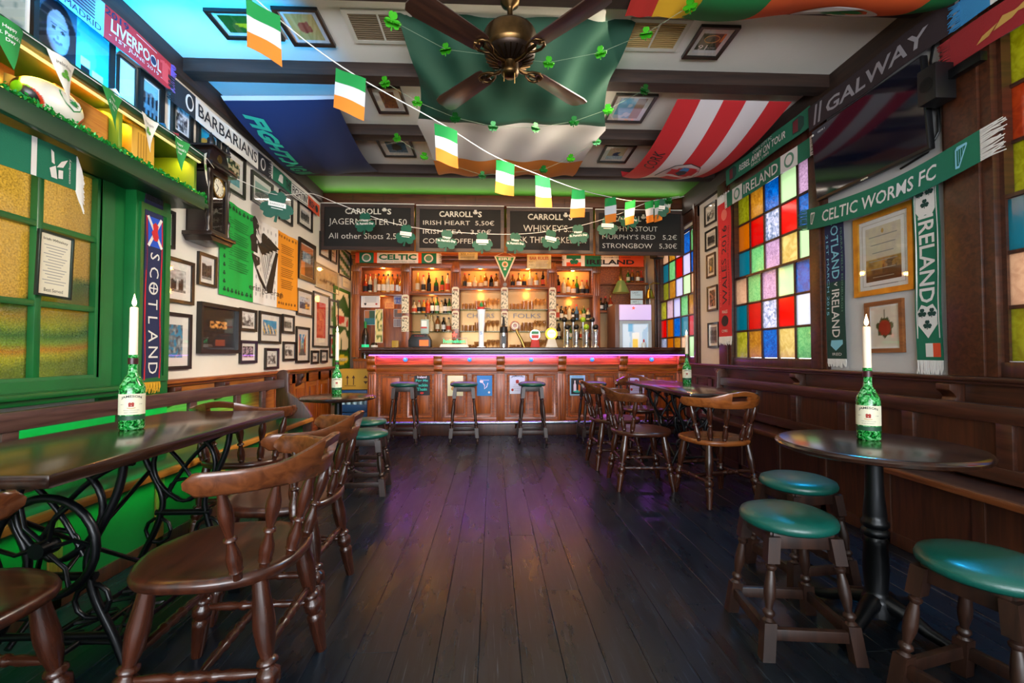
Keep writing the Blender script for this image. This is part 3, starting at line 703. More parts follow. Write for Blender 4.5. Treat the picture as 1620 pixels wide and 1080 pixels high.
# benches along both walls
greenstain = mat('green_stained_wood', '#0d5a33', .3, var='#11683c', scale=4, coat=.3)
railwood = wood('bench_rail_wood', '#3a2522', '#5f443c', .35, axis=1, scale=5, coat=.2)
ylw = wood('bench_edge_wood', '#a0641c', '#cf8f35', .4, axis=1, scale=5, coat=.2)
def bench(name, label, side, x_back, x_seat, y0, y1, stiles, green):
    t = thing(name, label, 'bench'); s = side   # side -1: against the left wall
    def bx(a, b, *r): return (min(a, b), max(a, b))+r
    rm = railwood if green else darkwood
    MB().box(*bx(x_back-.022, x_back+.022, y0, y1, .748, .832)).build('top_rail', rm, t, bevel=.008)
    MB().box(*bx(x_back-.016, x_back+.016, y0, y1, .47, .54)).build('back_rail', rm, t, bevel=.006)
    for y in stiles: MB().box(*bx(x_back-.014, x_back+.014, y-.035, y+.035, .53, .755)).build('back_stile', rm, t, bevel=.004)
    if not green:
        edges = [y0]+sorted(stiles)+[y1]
        for a, b_ in zip(edges, edges[1:]): MB().box(*bx(x_back+.010, x_back+.018, a, b_, .53, .755)).build('back_panel', wainz, t)
    MB().box(*bx(x_seat+s*.02, x_back+s*.03, y0, y1, .425, .45)).build('seat', greenstain if green else darkwood, t, bevel=.004)
    MB().box(*bx(x_seat, x_seat+s*.035, y0, y1, .418, .456)).build('seat_edge', ylw if green else wood('bench_edge_dark', '#4a2412', '#7a4420', .3, axis=1, coat=.4), t, bevel=.012)
    xf = x_seat+s*.10
    MB().box(*bx(xf, xf+s*.02, y0, y1, 0, .42)).build('front_board', greenp if green else wainz, t)
    for y in stiles: MB().box(*bx(xf-s*.012, xf, y-.03, y+.03, .0, .42)).build('front_stile', wood('front_stile_light', '#8a4c1c', '#b87430', .4, axis=2) if green else wainz, t, bevel=.003)
    MB().box(*bx(xf-s*.012, xf, y0, y1, .0, .07)).build('front_rail', wainz, t, bevel=.003)
    # shaped bench end
    e = 0 if green else 0
    yy = y1
    pr = [(x_back+s*.06, 0), (x_seat+s*.02, 0), (x_seat+s*.02, .47), (x_seat+s*.10, .60), (x_back-s*.06, .70), (x_back-s*.055, .84)]+[(x_back+.0+s*.0-s*.06*math.cos(a)*1.0, .86+.06*math.sin(a)) for a in [k*PI/8 for k in range(1, 8)]]+[(x_back+s*.06, .84)]
    MB().prism(pr, -.022, .022, frm((1, 0, 0), (0, 0, 1), (0, -1, 0), (0, yy, 0))).build('bench_end', darkwoodz, t, smooth=30, bevel=.006)
    return t
bench('settle_bench', 'settle bench with open back and green seat under the green window', -1, -2.05, -1.75, .3, 4.55, [.9, 1.45, 2.02, 2.62, 3.2, 3.75, 4.15], True)
bench('settle_bench', 'dark panelled settle bench along the stained-glass wall', 1, 2.41, 2.17, .6, 4.72, [1.05, 1.55, 2.05, 2.55, 3.05, 3.55, 4.1], False)

# whiskey bottles used as candle holders
bglass = mat('green_bottle_glass', '#0a8f2a', .06, spec=.6, coat=.5)
def bottle_glass():
    m, nt, b = nodes_of('wax_dripped_backlit_glass'); L = nt.links.new
    tc = N(nt, 'ShaderNodeTexCoord'); n = N(nt, 'ShaderNodeTexNoise'); n.inputs['Scale'].default_value = 70; n.inputs['Detail'].default_value = 4; n.inputs['Distortion'].default_value = 1.2
    L(tc.outputs['Object'], n.inputs['Vector'])
    rp = N(nt, 'ShaderNodeValToRGB'); cr = rp.color_ramp; cr.elements[0].position = .38; cr.elements[0].color = rgba('#064d1a'); cr.elements[1].position = .66; cr.elements[1].color = rgba('#a8ffb8')  # greens lightened to paint in candle light and backlight
    e = cr.elements.new(.5); e.color = rgba('#1fbf48')
    L(n.outputs[0], rp.inputs[0]); L(rp.outputs[0], b.inputs['Base Color'])
    b.inputs['Roughness'].default_value = .08; b.inputs['Transmission Weight'].default_value = .45; b.inputs['IOR'].default_value = 1.3; b.inputs['Coat Weight'].default_value = .4
    return m
bglass = bottle_glass()
capmat = mat('wine_red_foil', '#3a1418', .35)
waxm = mat('candle_wax', '#f3e6cf', .45, emit=.06, ecol='#ffb060')
labelm = mat('bottle_label_paper', '#ded9bd', .55); ink = mat('black_ink', '#15130f', .6); redink = mat('red_ink', '#9c2a18', .6); gold = mat('gold_ink', '#b8924a', .5)
flame_m = mat('candle_flame', '#ffffff', .5, emit=24, ecol='#ffdca0')
def cyl(r, z, ang0=-PI/2):
    return lambda a, b, d: ((r+d)*math.cos(ang0+a/r), (r+d)*math.sin(ang0+a/r), z+b)
def candle_bottle(M, label, clab, h=.25, seen=True):
    t = thing('whiskey_bottle', label, 'bottle', M, 'whiskey bottles holding candles')
    R = .0425
    MB().lathe([(0, .004), (R-.006, 0), (R, .006), (R, .165), (R-.003, .178), (R-.012, .195), (.024, .210), (.0165, .222), (.0150, .240), (.0145, .285), (.0165, .287), (.0165, .300), (.0, .300)], 28).build('bottle_glass', bglass, t, smooth=60)
    MB().lathe([(.0158, .262), (.0168, .262), (.0172, .287), (.0158, .287)], 20).build('neck_foil', capmat, t, smooth=60)
    f = cyl(R, 0); MB().sheet(lambda u, v: f((u-.5)*.115, .062+v*.082, .0012), 18, 1, .001).build('front_label', labelm, t)
    f2 = cyl(R, 0); MB().sheet(lambda u, v: f2((u-.5)*.115, .041+v*.017, .0010), 18, 1, .0008).build('lower_label', mat('dark_green_label', '#12432a', .5), t)
    g = lambda a, b, d: f(a, b, d+.0014)
    text(t, 'JAMESON', ink, 0, .128, .066, .0125, .0005, warp=g, bold=.02, wave=.006)
    shape(t, 'crest', [(-.008, .094), (.008, .094), (.009, .108), (.005, .112), (0, .109), (-.005, .112), (-.009, .108)], redink, warp=g, d1=.0006)
    shape(t, 'ribbon', [(-.013, .091), (0, .088), (.013, .091), (.013, .0885), (0, .0855), (-.013, .0885)], gold, warp=g, d1=.0006)
    for s_, z, w in (('EST', .103, .010), ('TRIPLE DISTILLED', .080, .05), ('IRISH WHISKEY', .071, .044)): text(t, s_, ink, -.030 if s_ == 'EST' else 0, z, w, .003, .0005, warp=g)
    text(t, '1780', ink, .030, .103, .011, .003, .0005, warp=g)
    c = thing('taper_candle', clab, 'candle', M @ Matrix.Translation((0, 0, .288)), 'lit candles in the bottles')
    MB().lathe([(0, 0), (.0145, 0), (.0148, .02), (.0140, h-.004), (.011, h), (.003, h-.003), (0, h-.004)], 16).build('wax', waxm, c, smooth=60)
    MB().tube([(0, 0, h-.004), (.001, 0, h+.007)], .0012, 6).build('wick', black, c)
    MB().lathe([(0, h+.004), (.0045, h+.007), (.0075, h+.015), (.0066, h+.025), (.0034, h+.038), (0, h+.054)], 12).build('flame', flame_m, c, smooth=60)
    l = light('candle_light', 'POINT', (M @ V((0, 0, .288+h+.02)))[:], 1.6, '#ff9a3c', .012)
candle_bottle(T(-1.455, 1.905, .775, math.atan2(1.455, 1.905)*.9), 'green whiskey bottle with a lit candle on the long left table', 'lit cream candle in the bottle on the long left table', .205)
candle_bottle(T(1.575, 1.855, .72, -.70), 'glowing green whiskey bottle with a lit candle on the right round table', 'lit tall candle in the bottle on the right round table', .185)
candle_bottle(T(-1.375, 4.08, .72, .3), 'green whiskey bottle with a candle on the small left round table', 'candle in the bottle on the small left round table', .26)
candle_bottle(T(1.945, 4.50, .775, -.4), 'green whiskey bottle on the right iron-based table, end of the bar behind it', 'candle in the bottle on the right iron-based table', .2)

# ================================================================== THE BAR
cream = mat('cream_card', '#e6dfc2', .6); yellowc = mat('yellow_card', '#e0b84a', .6); redc = mat('red_card', '#c22a20', .55)
greenc = mat('green_card', '#1b8a45', .55); bluec = mat('blue_card', '#1f7fc0', .5); orangec = mat('orange_card', '#e8862e', .55)
blackc = mat('black_card', '#0d0e10', .5); tealc = mat('teal_card', '#2bc0a0', .5); greyc = mat('grey_card', '#8f8f8c', .6)
BY = 6.06
bar = thing('bar_counter', 'panelled wooden bar counter with purple light strip across the end of the room', 'bar counter')
MB().box(-1.72, 2.57, 5.90, 6.42, 1.115, 1.160).box(-1.69, 2.57, 5.925, 6.42, 1.085, 1.115).box(-1.66, 2.57, 5.96, 6.42, 1.063, 1.085).build('counter_top', wood('counter_top_wood', '#241009', '#452115', .22, axis=0, coat=.5), bar, bevel=.008)
MB().box(-1.62, 2.57, BY+.02, BY+.06, .0, 1.063).box(-1.62, -1.58, BY+.02, 7.0, 0, 1.063).build('front_board', barwoodx, bar)
MB().box(-1.62, 2.57, BY-.01, BY+.02, .945, 1.05).build('upper_frieze', barwoodx, bar, bevel=.004)
MB().box(-1.62, 2.57, BY-.045, BY+.02, .925, .945).box(-1.62, 2.57, BY-.03, BY+.02, .908, .925).build('frieze_moulding', barwoodx, bar, bevel=.006)
MB().box(-1.62, 2.57, BY-.015, BY+.02, .835, .908).build('lower_frieze', barwoodx, bar, bevel=.004)
MB().box(-1.62, 2.57, BY-.02, BY+.02, .815, .83).box(-1.62, 2.57, BY-.005, BY+.02, .17, .235).build('panel_rail', barwoodx, bar, bevel=.004)
MB().box(-1.64, 2.57, BY-.035, BY+.02, 0, .165).build('plinth', wainz, bar, bevel=.006)
MB().box(-1.60, 2.55, BY-.115, BY-.10, 1.052, 1.062).build('light_strip', mat('purple_light_strip', '#c080ff', .4, emit=5, ecol='#a85cff'), bar)
cx = [-1.585, -.72, .10, .915, 1.735, 2.53]
scroll = [(0, 1.055), (.10, 1.055), (.10, 1.03), (.088, 1.015), (.095, .985), (.085, .955), (.06, .935), (.058, .905), (.066, .885), (.058, .862), (.03, .845), (0, .84)]
for x in cx:
    MB().prism(scroll, -.055, .055, frm((0, -1, 0), (0, 0, 1), (-1, 0, 0), (x, BY-.0, 0))).build('corbel', barwood, bar, smooth=50, bevel=.006)
    MB().box(x-.055, x+.055, BY-.02, BY+.02, .17, .84).build('pilaster', barwood, bar, bevel=.004)
    for k in (-1, 0, 1): MB().box(x+k*.030-.009, x+k*.030+.009, BY-.030, BY-.018, .20, .80).build('flute', barwood, bar, bevel=.004)
for a, b_ in zip(cx, cx[1:]):
    for k in (0, 1):
        w = (b_-a-.11)/2; x0 = a+.055+k*w+.03; x1 = x0+w-.06
        MB().frame(x0, x1, .24, .805, .022, -.02, .016, .008).build('panel_moulding', barwood, bar, M=BW(0, 0, BY))
        MB().box(x0+.045, x1-.045, BY-.002, BY+.02, .285, .76).build('raised_panel', barwood, bar, bevel=.006)
    xm = (a+b_)/2
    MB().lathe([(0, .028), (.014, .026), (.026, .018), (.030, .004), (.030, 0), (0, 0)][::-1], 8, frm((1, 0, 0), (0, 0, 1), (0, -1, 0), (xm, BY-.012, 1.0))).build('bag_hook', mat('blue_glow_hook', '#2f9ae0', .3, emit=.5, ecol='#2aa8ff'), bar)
MB().tube([(-1.62, 5.90, .187), (2.55, 5.90, .187)], .021, 12).build('foot_rail', mat('foot_rail_steel', '#9fb4c4', .22, .9), bar)
for x in (-1.4, -.55, .3, 1.15, 2.0): MB().tube([(x, 5.90, .187), (x, 6.03, .10)], .011, 8).build('rail_bracket', brass, bar)

# posters stuck on the bar panels
def poster(name, label, x0, x1, z0, z1, m, cat='poster'):
    t = thing(name, label, cat, BW((x0+x1)/2, (z0+z1)/2, BY-.006)); w, h = (x1-x0)/2, (z1-z0)/2
    MB().box(-w, w, -h, h, 0, .004).build('sheet', m, t)
    return t, w, h
t, w, h = poster('tin_sign', 'black poster with green words and a red kiss on the bar front', -1.035, -.835, .53, .80, blackc)
text(t, 'Ireland', white, 0, .105, .12, .03, .005, bold=.02); text(t, 'Pog Mo', tealc, 0, .055, .16, .042, .005, bold=.03); text(t, 'Feckin', tealc, 0, .0, .15, .042, .005, bold=.03)
text(t, 'Thoin', tealc, 0, -.055, .13, .042, .005, bold=.03); shape(t, 'red_kiss', ell(0, -.105, .025, .014, 14), redc, .004, .005)
t, w, h = poster('tin_sign', 'cream poster with a small gold emblem on the bar front', -.60, -.395, .52, .80, mat('pale_lime_card', '#dfe6b4', .55))
for k, (a, b_) in enumerate(((-.03, .03), (.0, .0), (-.02, -.045))): shape(t, 'emblem', ell(a, b_, .036, .026, 14), gold, .004, .005+k*.0005)
t, w, h = poster('tin_sign', 'blue poster with white line figure on the bar front', -.212, -.012, .52, .80, bluec)
text(t, 'Guinness', white, 0, .07, .12, .02, .005); shape(t, 'figure', ell(-.04, .05, .025, .02, 12), white, .004, .005)
MB().tube([(-.03, .04, .005), (.0, .0, .005), (.0, -.05, .005), (.03, -.02, .005), (.045, .03, .005)], .006, 5).build('line_figure', white, t)
shape(t, 'dot', ell(.06, -.095, .015, .015, 12), white, .004, .005)
def jam(x0, x1, lab):
    t, w, h = poster('tin_sign', lab, x0, x1, .545, .80, mat('pale_blue_card', '#c9dcea', .55))
    text(t, 'JAMESON', mat('navy_ink', '#1c3a66', .5), 0, .095, .16, .032, .005, bold=.03, wave=.012)
    shape(t, 'crest', [(-.018, .01), (.018, .01), (.022, .05), (0, .06), (-.022, .05)], redink, .004, .005)
    for z, s, w_ in ((-.01, 'EST 1780', .09), (-.035, 'TRIPLE DISTILLED', .13), (-.06, 'IRISH WHISKEY', .11), (-.085, 'DUBLIN', .07)): text(t, s, greyc, 0, z, w_, .011, .005)
    shape(t, 'seal', ell(-.065, -.075, .016, .018, 14), redink, .004, .005)
jam(.222, .425, 'pale blue whiskey poster on the bar front behind the middle stool')
jam(1.815, 2.03, 'pale blue whiskey poster on the bar front half hidden behind the right table')
t, w, h = poster('tin_sign', 'blue-bordered black poster of two bottles on the bar front', 1.025, 1.23, .52, .80, mat('sky_card', '#8cc8e0', .5))
shape(t, 'night_panel', [(-.085, -.12), (.085, -.12), (.085, .09), (-.085, .09)], blackc, .004, .005)
text(t, 'GUINNESS', bluec, 0, .112, .14, .02, .006)
for x, m_ in ((-.035, white), (.03, orangec)): shape(t, 'bottle_picture', [(x-.018, -.08), (x+.018, -.08), (x+.018, .0), (x+.007, .025), (x+.007, .06), (x-.007, .06), (x-.007, .025), (x-.018, .0)], m_, .005, .006)
shape(t, 'table_picture', ell(0, -.085, .06, .018, 16), tealc, .005, .0055)

# ------------------------------------------------------------------ back bar
FY, RY = 7.20, 7.52
bb = thing('back_bar_cabinet', 'carved wooden back bar with lit bottle cabinets and mirrors', 'cabinet')
MB().box(-2.20, 1.72, FY-.10, RY, 2.60, 2.66).box(-2.20, 1.72, FY-.06, RY, 2.55, 2.60).box(-2.18, 1.70, FY-.02, RY, 2.44, 2.55).build('cornice', barwoodx, bb, bevel=.006)
colx = [-2.14, -1.37, -.59, .18, .94, 1.65]
for x in colx:
    MB().box(x-.055, x+.055, FY-.03, FY+.03, 1.02, 2.55).build('column', barwood, bb, bevel=.005)
    MB().box(x-.065, x+.065, FY-.05, FY-.02, 2.36, 2.46).build('carved_block', barwood, bb, bevel=.010)
    for k in (-1, 0, 1): MB().box(x+k*.030-.008, x+k*.030+.008, FY-.042, FY-.028, 2.0, 2.34).build('flute', barwood, bb, bevel=.004)
glow = mat('lit_cabinet_back', '#bd8a4c', .6)
zc = [(2.03, 2.44), (2.05, 2.44), (2.13, 2.44), (2.15, 2.44), (2.03, 2.42)]
for i, (a, b_) in enumerate(zip(colx, colx[1:])):
    z0, z1 = zc[i]
    MB().box(a+.05, b_-.05, RY-.02, RY, z0, z1+.02).build('cabinet_back', barwoodx if i in (0,) else glow, bb)
    MB().box(a+.03, b_-.03, FY-.0, RY, z0-.045, z0).build('cabinet_floor', barwoodx, bb, bevel=.004)
    MB().frame(a+.05, b_-.05, z0-.02, z1+.015, .03, -.02, .02, .006).build('cabinet_frame', barwood, bb, M=BW(0, 0, FY))
    MB().box(a+.05, b_-.05, RY-.03, RY-.01, 1.0, z0-.04).build('mirror' if i else 'panel_back', mat('bar_mirror', '#a5793f', .25, .35) if i else barwood, bb)
    light('cabinet_light', 'POINT', ((a+b_)/2, FY+.12, z1-.02), (7, 9, 6, 6, 10)[i], '#ffb24d', .03)
    MB().lathe([(0, 0), (.028, 0), (.03, .012), (0, .014)], 16, Matrix.Translation(((a+b_)/2, FY+.13, z1-.0))).build('cabinet_lamp', pink, bb)
    light('cabinet_lower_light', 'POINT', ((a+b_)/2, FY+.08, z0-.09), (1.5, 2.2, 4, 4, 3)[i], '#ffb85c', .05)
gs = glassmat('clear_shelf_glass', '#bcd6c8', .95, .05)
for i, zs in ((1, (1.72, 1.43)), (2, (1.785, 1.435)), (3, (1.785, 1.435)), (4, (1.62, 1.32))):
    for z in zs: MB().box(colx[i]+.05, colx[i+1]-.05, FY+.02, RY-.03, z-.010, z).build('glass_shelf', gs, bb)
MB().box(-2.18, 1.72, FY-.02, RY, .96, 1.0).build('back_counter', barwoodx, bb, bevel=.004)
MB().box(-2.18, 1.72, FY+.02, FY+.05, 0, .96).build('base_board', barwood, bb)
MB().box(-2.20, 1.72, RY, RY+.04, .98, 2.66).build('back_board', barwood, bb)
# illustrated boards hung on the columns
def leafcard(a, b):
    if b > .86: return (.55, .28, .16) if abs(a-.5) < .34 and b < .96 else (.92, .88, .74)
    n = noise.noise(V((a*5, b*9, 3.1)))
    return (.30, .33, .22) if n > .22 else ((.62, .60, .45) if n > .12 else (.93, .89, .76))
for i, x in enumerate(colx[1:5]):
    for k, (z0, z1) in enumerate(((1.71, 2.0), (1.42, 1.67)) if i == 0 else ((1.78, 2.125), (1.46, 1.75))):
        t = thing('illustrated_board', 'cream leaf-patterned board, %s of two on the %s back bar column' % (('upper', 'lower')[k], ('second', 'third', 'fourth', 'fifth')[i]), 'sign', BW(x, 0, FY-.045), 'boards on the back bar columns')
        MB().prism([(-.055, z0), (.055, z0), (.055, z1-.02), (.03, z1), (-.03, z1), (-.055, z1-.02)], 0, .008).build('board', cream, t, smooth=0)
        paint(t, -.05, .05, z0+.005, z1-.02, leafcard, 10, 28, .0085)
# bottles and glasses
BG = {'amber': mat('amber_bottle', '#8a4a12', .08, coat=.4), 'clear': mat('pale_bottle', '#d6c39a', .08, coat=.4), 'green': mat('dark_green_bottle', '#1f5a1c', .08, coat=.4), 'dark': mat('black_bottle', '#14100e', .1, coat=.4), 'red': mat('red_bottle', '#a83218', .1, coat=.4), 'gold': mat('golden_bottle', '#d08a2a', .08, coat=.4), 'blue': mat('blue_bottle', '#3a6a9a', .08, coat=.4)}
LAB = [mat('label_a', '#e8dfc4', .6), mat('label_b', '#d8c49a', .6), mat('label_c', '#1c1c1c', .6), mat('label_d', '#c0401c', .6), mat('label_e', '#f0efe8', .6)]
CAPS = [black, brass, redc, capmat]
PROF = [lambda r, h: [(0, 0), (r, .004), (r, h*.58), (r*.9, h*.64), (r*.38, h*.74), (r*.34, h*.92), (0, h*.92)],
        lambda r, h: [(0, 0), (r*1.1, .004), (r*1.15, h*.42), (r*.9, h*.55), (r*.36, h*.64), (r*.34, h*.9), (0, h*.9)],
        lambda r, h: [(0, 0), (r*.9, .004), (r*.9, h*.66), (r*.75, h*.72), (r*.32, h*.80), (r*.32, h*.94), (0, h*.94)]]
_bm = {}
def bottle(M, c, kind, r, h, lab, label, group):
    k = (c, kind, r, h)
    if k not in _bm: _bm[k] = MB().lathe(PROF[kind](r, h), 12).mesh('bottle', 50); _bm[k].materials.append(BG[c])
    o = obj('liquor_bottle', _bm[k]); o.matrix_world = M; tag(o, label, 'bottle', group)
    rr = {0: r, 1: r*1.13, 2: r*.9}[kind]+.001
    k2 = ('l', kind, r, h, lab)
    if k2 not in _bm:
        z0, z1 = (h*.16, h*.46) if kind != 1 else (h*.12, h*.38)
        _bm[k2] = MB().lathe([(rr-.003, z0), (rr, z0), (rr, z1), (rr-.003, z1)], 12).mesh('label', 50); _bm[k2].materials.append(LAB[lab])
        hh = {0: .92, 1: .9, 2: .94}[kind]; cm = MB().lathe([(r*.40, h*(hh-.06)), (r*.42, h*(hh-.06)), (r*.42, h*(hh+.05)), (0, h*(hh+.05))], 10).mesh('cap', 50); cm.materials.append(CAPS[lab % 4]); _bm[('c',)+k2] = cm
    obj('label', _bm[k2], None, o); obj('cap', _bm[('c',)+k2], None, o)
ORD = ['first', 'second', 'third', 'fourth', 'fifth', 'sixth', 'seventh', 'eighth', 'ninth', 'tenth', 'eleventh', 'twelfth']
CN = {'amber': 'amber', 'clear': 'pale', 'green': 'dark green', 'dark': 'black', 'red': 'red', 'gold': 'golden', 'blue': 'blue'}
def row(x0, x1, y, z, spec, where, group, hs=(.26, .32)):
    n = len(spec)
    for i, c in enumerate(spec):
        col = {'a': 'amber', 'c': 'clear', 'g': 'green', 'd': 'dark', 'r': 'red', 'o': 'gold', 'b': 'blue'}[c]
        bottle(T(x0+(x1-x0)*(i+.5)/n+random.uniform(-.008, .008), y+random.uniform(-.03, .03), z), col, random.choice((0, 0, 1, 2)), random.choice((.034, .037)), random.choice((hs[0], (hs[0]+hs[1])/2, hs[1])), random.randrange(5), '%s bottle, %s from the left %s' % (CN[col], ORD[i], where), group)
row(-2.07, -1.44, FY+.16, 2.03, 'rccaocoao', 'in the first lit cabinet from the left', 'bottles in the lit top cabinets', (.24, .33))
row(-1.27, -.68, FY+.16, 2.05, 'ocdggc', 'in the second lit cabinet from the left', 'bottles in the lit top cabinets', (.26, .34))
row(-.51, .10, FY+.16, 2.13, 'aocoada', 'in the third lit cabinet from the left', 'bottles in the lit top cabinets', (.22, .28))
row(.27, .85, FY+.16, 2.15, 'aaocod', 'in the fourth lit cabinet from the left', 'bottles in the lit top cabinets', (.22, .28))
row(1.03, 1.57, FY+.16, 2.03, 'dcoogca', 'in the fifth lit cabinet from the left', 'bottles in the lit top cabinets', (.26, .33))
row(-1.29, -.66, FY+.15, 1.72, 'ccordgcdg', 'on the upper shelf under the second cabinet', 'bottles on the glass shelves', (.22, .28))
row(-1.12, -.66, FY+.15, 1.43, 'ccadc', 'on the lower shelf under the second cabinet', 'bottles on the glass shelves', (.24, .28))
row(1.02, 1.58, FY+.15, 1.62, 'cdacdbogc', 'on the upper shelf under the fifth cabinet', 'bottles on the glass shelves', (.2, .27))
row(1.02, 1.58, FY+.15, 1.32, 'dcgdcd', 'on the lower shelf under the fifth cabinet', 'bottles on the glass shelves', (.2, .26))
gl = glassmat('drinking_glass', '#fff6e8', .80, .06)
gmesh = [MB().lathe([(0, 0), (.026, .002), (.036, .145), (.034, .146), (.024, .012), (0, .010)], 12).mesh('glass', 60), MB().lathe([(0, 0), (.030, .002), (.004, .008), (.004, .07), (.03, .10), (.034, .15), (.028, .18), (.026, .178), (.031, .15), (.0, .085)], 12).mesh('glass', 60), MB().lathe([(0, 0), (.032, .002), (.034, .10), (.032, .10), (.029, .008), (0, .008)], 12).mesh('glass', 60)]
for g_ in gmesh: g_.materials.append(gl)
for (a, b_, nm) in ((-.5, .10, 'left'), (.27, .86, 'right')):
    for z, sh, n in ((1.785, 'upper', 9), (1.435, 'middle', 9), (1.165, 'lower', 9)):
        for i in range(n):
            o = obj('beer_glass', gmesh[(i//3+int(z*10)) % 3]); o.matrix_world = T(a+(b_-a)*(i+.5)/n, FY+.12+.05*(i % 2), z if sh != 'lower' else 1.0, 0) if sh != 'lower' else T(a+(b_-a)*(i+.5)/n, FY+.05, 1.12)
            tag(o, 'clear drinking glass, %s from the left on the %s shelf under the %s pair cabinet' % (ORD[i], sh, 'third' if nm == 'left' else 'fourth'), 'glass', 'glasses on the back bar shelves')
    MB().box(a-.02, b_+.02, FY+.0, FY+.12, 1.105, 1.12).build('glass_shelf', gs, bb)
for i, s in ((2, 'CHEERS'), (3, "FOLKS")):
    text(bb, s, darkwood, (colx[i]+colx[i+1])/2, 1.70, .45, .075, .0, name='lettering', warp=lambda a, b, d: (a, RY-.045, b))
# things under the first cabinet
t = thing('certificate', 'white framed certificate under the first lit bottle cabinet', 'certificate', BW(-1.93, 1.905, FY+.05))
MB().frame(-.145, .145, -.10, .10, .012, 0, .012).build('frame', white, t); MB().box(-.135, .135, -.09, .09, 0, .005).build('sheet', mat('certificate_paper', '#ece4da', .6), t)
shape(t, 'shield', [(-.10, -.03), (-.065, -.03), (-.065, -.05), (-.082, -.07), (-.10, -.05)], blackc, .005, .006); shape(t, 'seal', ell(.09, -.045, .018, .014, 12), redc, .005, .006)
for k in range(4): shape(t, 'text_line', [(-.09, .05-.022*k), (.09, .05-.022*k), (.09, .056-.022*k), (-.09, .056-.022*k)], greyc, .005, .0056)
t = thing('orange_card', 'orange card with red words beside the certificate', 'card', BW(-1.635, 1.84, FY+.05))
MB().box(-.072, .072, -.05, .05, 0, .004).build('card', mat('card_orange', '#f0a45a', .6), t)
for k, s in enumerate(('TO DRINK', 'RESPONSIBLY', 'PLEASE')): text(t, s, redc, 0, .028-.026*k, .11, .017, .005, bold=.02)
for nm, lab, x0, x1, z0, z1, fn in (
    ('postcard', 'teal and brown postcard under the certificate', -2.03, -1.86, 1.53, 1.76, lambda a, b: (.15, .42, .45) if b < .45 else ((.16, .3, .2) if a > .45 else (.66, .42, .25))),
    ('leaf_poster', 'tall yellow-green leaf picture under the certificate', -1.86, -1.74, 1.25, 1.78, lambda a, b: (.35, .45, .15) if noise.noise(V((a*4, b*9, 1))) > .1 else (.92, .86, .55)),
    ('photo_print', 'small orange-topped photograph pinned beside the first column', -1.57, -1.44, 1.65, 1.78, lambda a, b: (.86, .5, .25) if b > .5 and a > .4 else (.4, .33, .3)),
    ('photo_print', 'grey striped photograph pinned beside the first column', -1.57, -1.46, 1.50, 1.63, lambda a, b: (.6, .58, .58) if int(a*8) % 2 else (.45, .4, .42)),
    ('photo_print', 'bluish photograph above the orange-topped one in the back bar', -1.57, -1.43, 1.86, 2.0, lambda a, b: (.3, .35, .62) if noise.noise(V((a*4, b*4, 7))) > 0 else (.62, .6, .66))):
    t = thing(nm, lab, 'picture', BW(0, 0, FY+.06)); MB().box(x0, x1, z0, z1, 0, .003).build('card', white, t); paint(t, x0+.004, x1-.004, z0+.004, z1-.004, fn, 10, 16, .0036)
o = thing('green_display_bottle', 'tall dark bottle with a green glow at the left end of the back bar', 'bottle', T(-2.00, FY+.02, 1.0))
MB().lathe([(0, 0), (.055, 0), (.055, .34), (.045, .40), (.018, .48), (.016, .56), (0, .56)], 16).build('body', BG['dark'], o); MB().lathe([(.054, .17), (.058, .17), (.058, .22), (.054, .22)], 16).build('band', mat('green_glow', '#20c080', .4, emit=.8), o); MB().lathe([(.017, .48), (.022, .48), (.02, .58), (0, .58)], 12).build('cap', greenc, o)
o = thing('ice_bucket', 'small dark jar beside the green-glowing bottle', 'jar', T(-1.86, FY+.02, 1.0)); MB().lathe([(0, 0), (.045, 0), (.05, .22), (.035, .25), (0, .25)], 16).build('body', BG['dark'], o); MB().lathe([(.05, .17), (.052, .17), (.053, .21), (.05, .21)], 16).build('band', white, o)
o = thing('yellow_tin', 'yellow tin box on the back counter beside the second column', 'box', T(-1.52, FY-.03, 1.0)); MB().cbox((0, 0, .14), (.10, .08, .28)).build('tin', mat('tin_yellow', '#b89a2e', .4), o, bevel=.006); MB().cbox((0, -.041, .14), (.08, .003, .09)).build('label', yellowc, o)
# drinks taps and machines on the counter
CZ = 1.16; CY = 6.22
o = thing('plasma_lamp_machine', 'black arched machine with an orange glowing window on the bar', 'machine', T(-.985, CY, CZ))
MB().prism([(-.15, 0), (.15, 0), (.15, .10), (.10, .18), (-.10, .18), (-.15, .10)], -.08, .08, frm((1, 0, 0), (0, 0, 1), (0, -1, 0), (0, 0, 0))).build('body', black, o, bevel=.012)
paint(o, .0, .12, .02, .10, lambda a, b: (1, .75, .3) if noise.noise(V((a*5, b*5, 2))) > .15 else (.75, .22, .06), 14, 10, .0, mat('ember_glow', '#d85a1c', .5, emit=.9, ecol='#ff6a20'), 'glowing_window', warp=lambda a, b, d: (a, -.082, b))
text(o, 'BUSHMILLS', redc, 0, .155, .13, .014, 0, warp=lambda a, b, d: (a, -.0815, b))
o = thing('optic_dispenser', 'square white and green dispenser sign above the black arched machine', 'dispenser', T(-.94, CY+.12, CZ))
MB().cbox((0, 0, .29), (.11, .08, .20)).build('box', mat('dispenser_grey', '#9ab0a8', .4), o, bevel=.006); MB().cbox((-.01, -.042, .33), (.07, .004, .08)).build('white_panel', white, o); MB().cbox((-.01, -.042, .275), (.085, .004, .02)).build('red_band', redc, o); MB().lathe([(0, 0), (.012, 0), (.012, .19), (.05, .2), (0, .2)], 10).build('stem', steel, o)
o = thing('neon_beer_sign', 'green neon beer sign with a red star on a white base on the bar', 'sign', T(-.53, CY+.05, CZ))
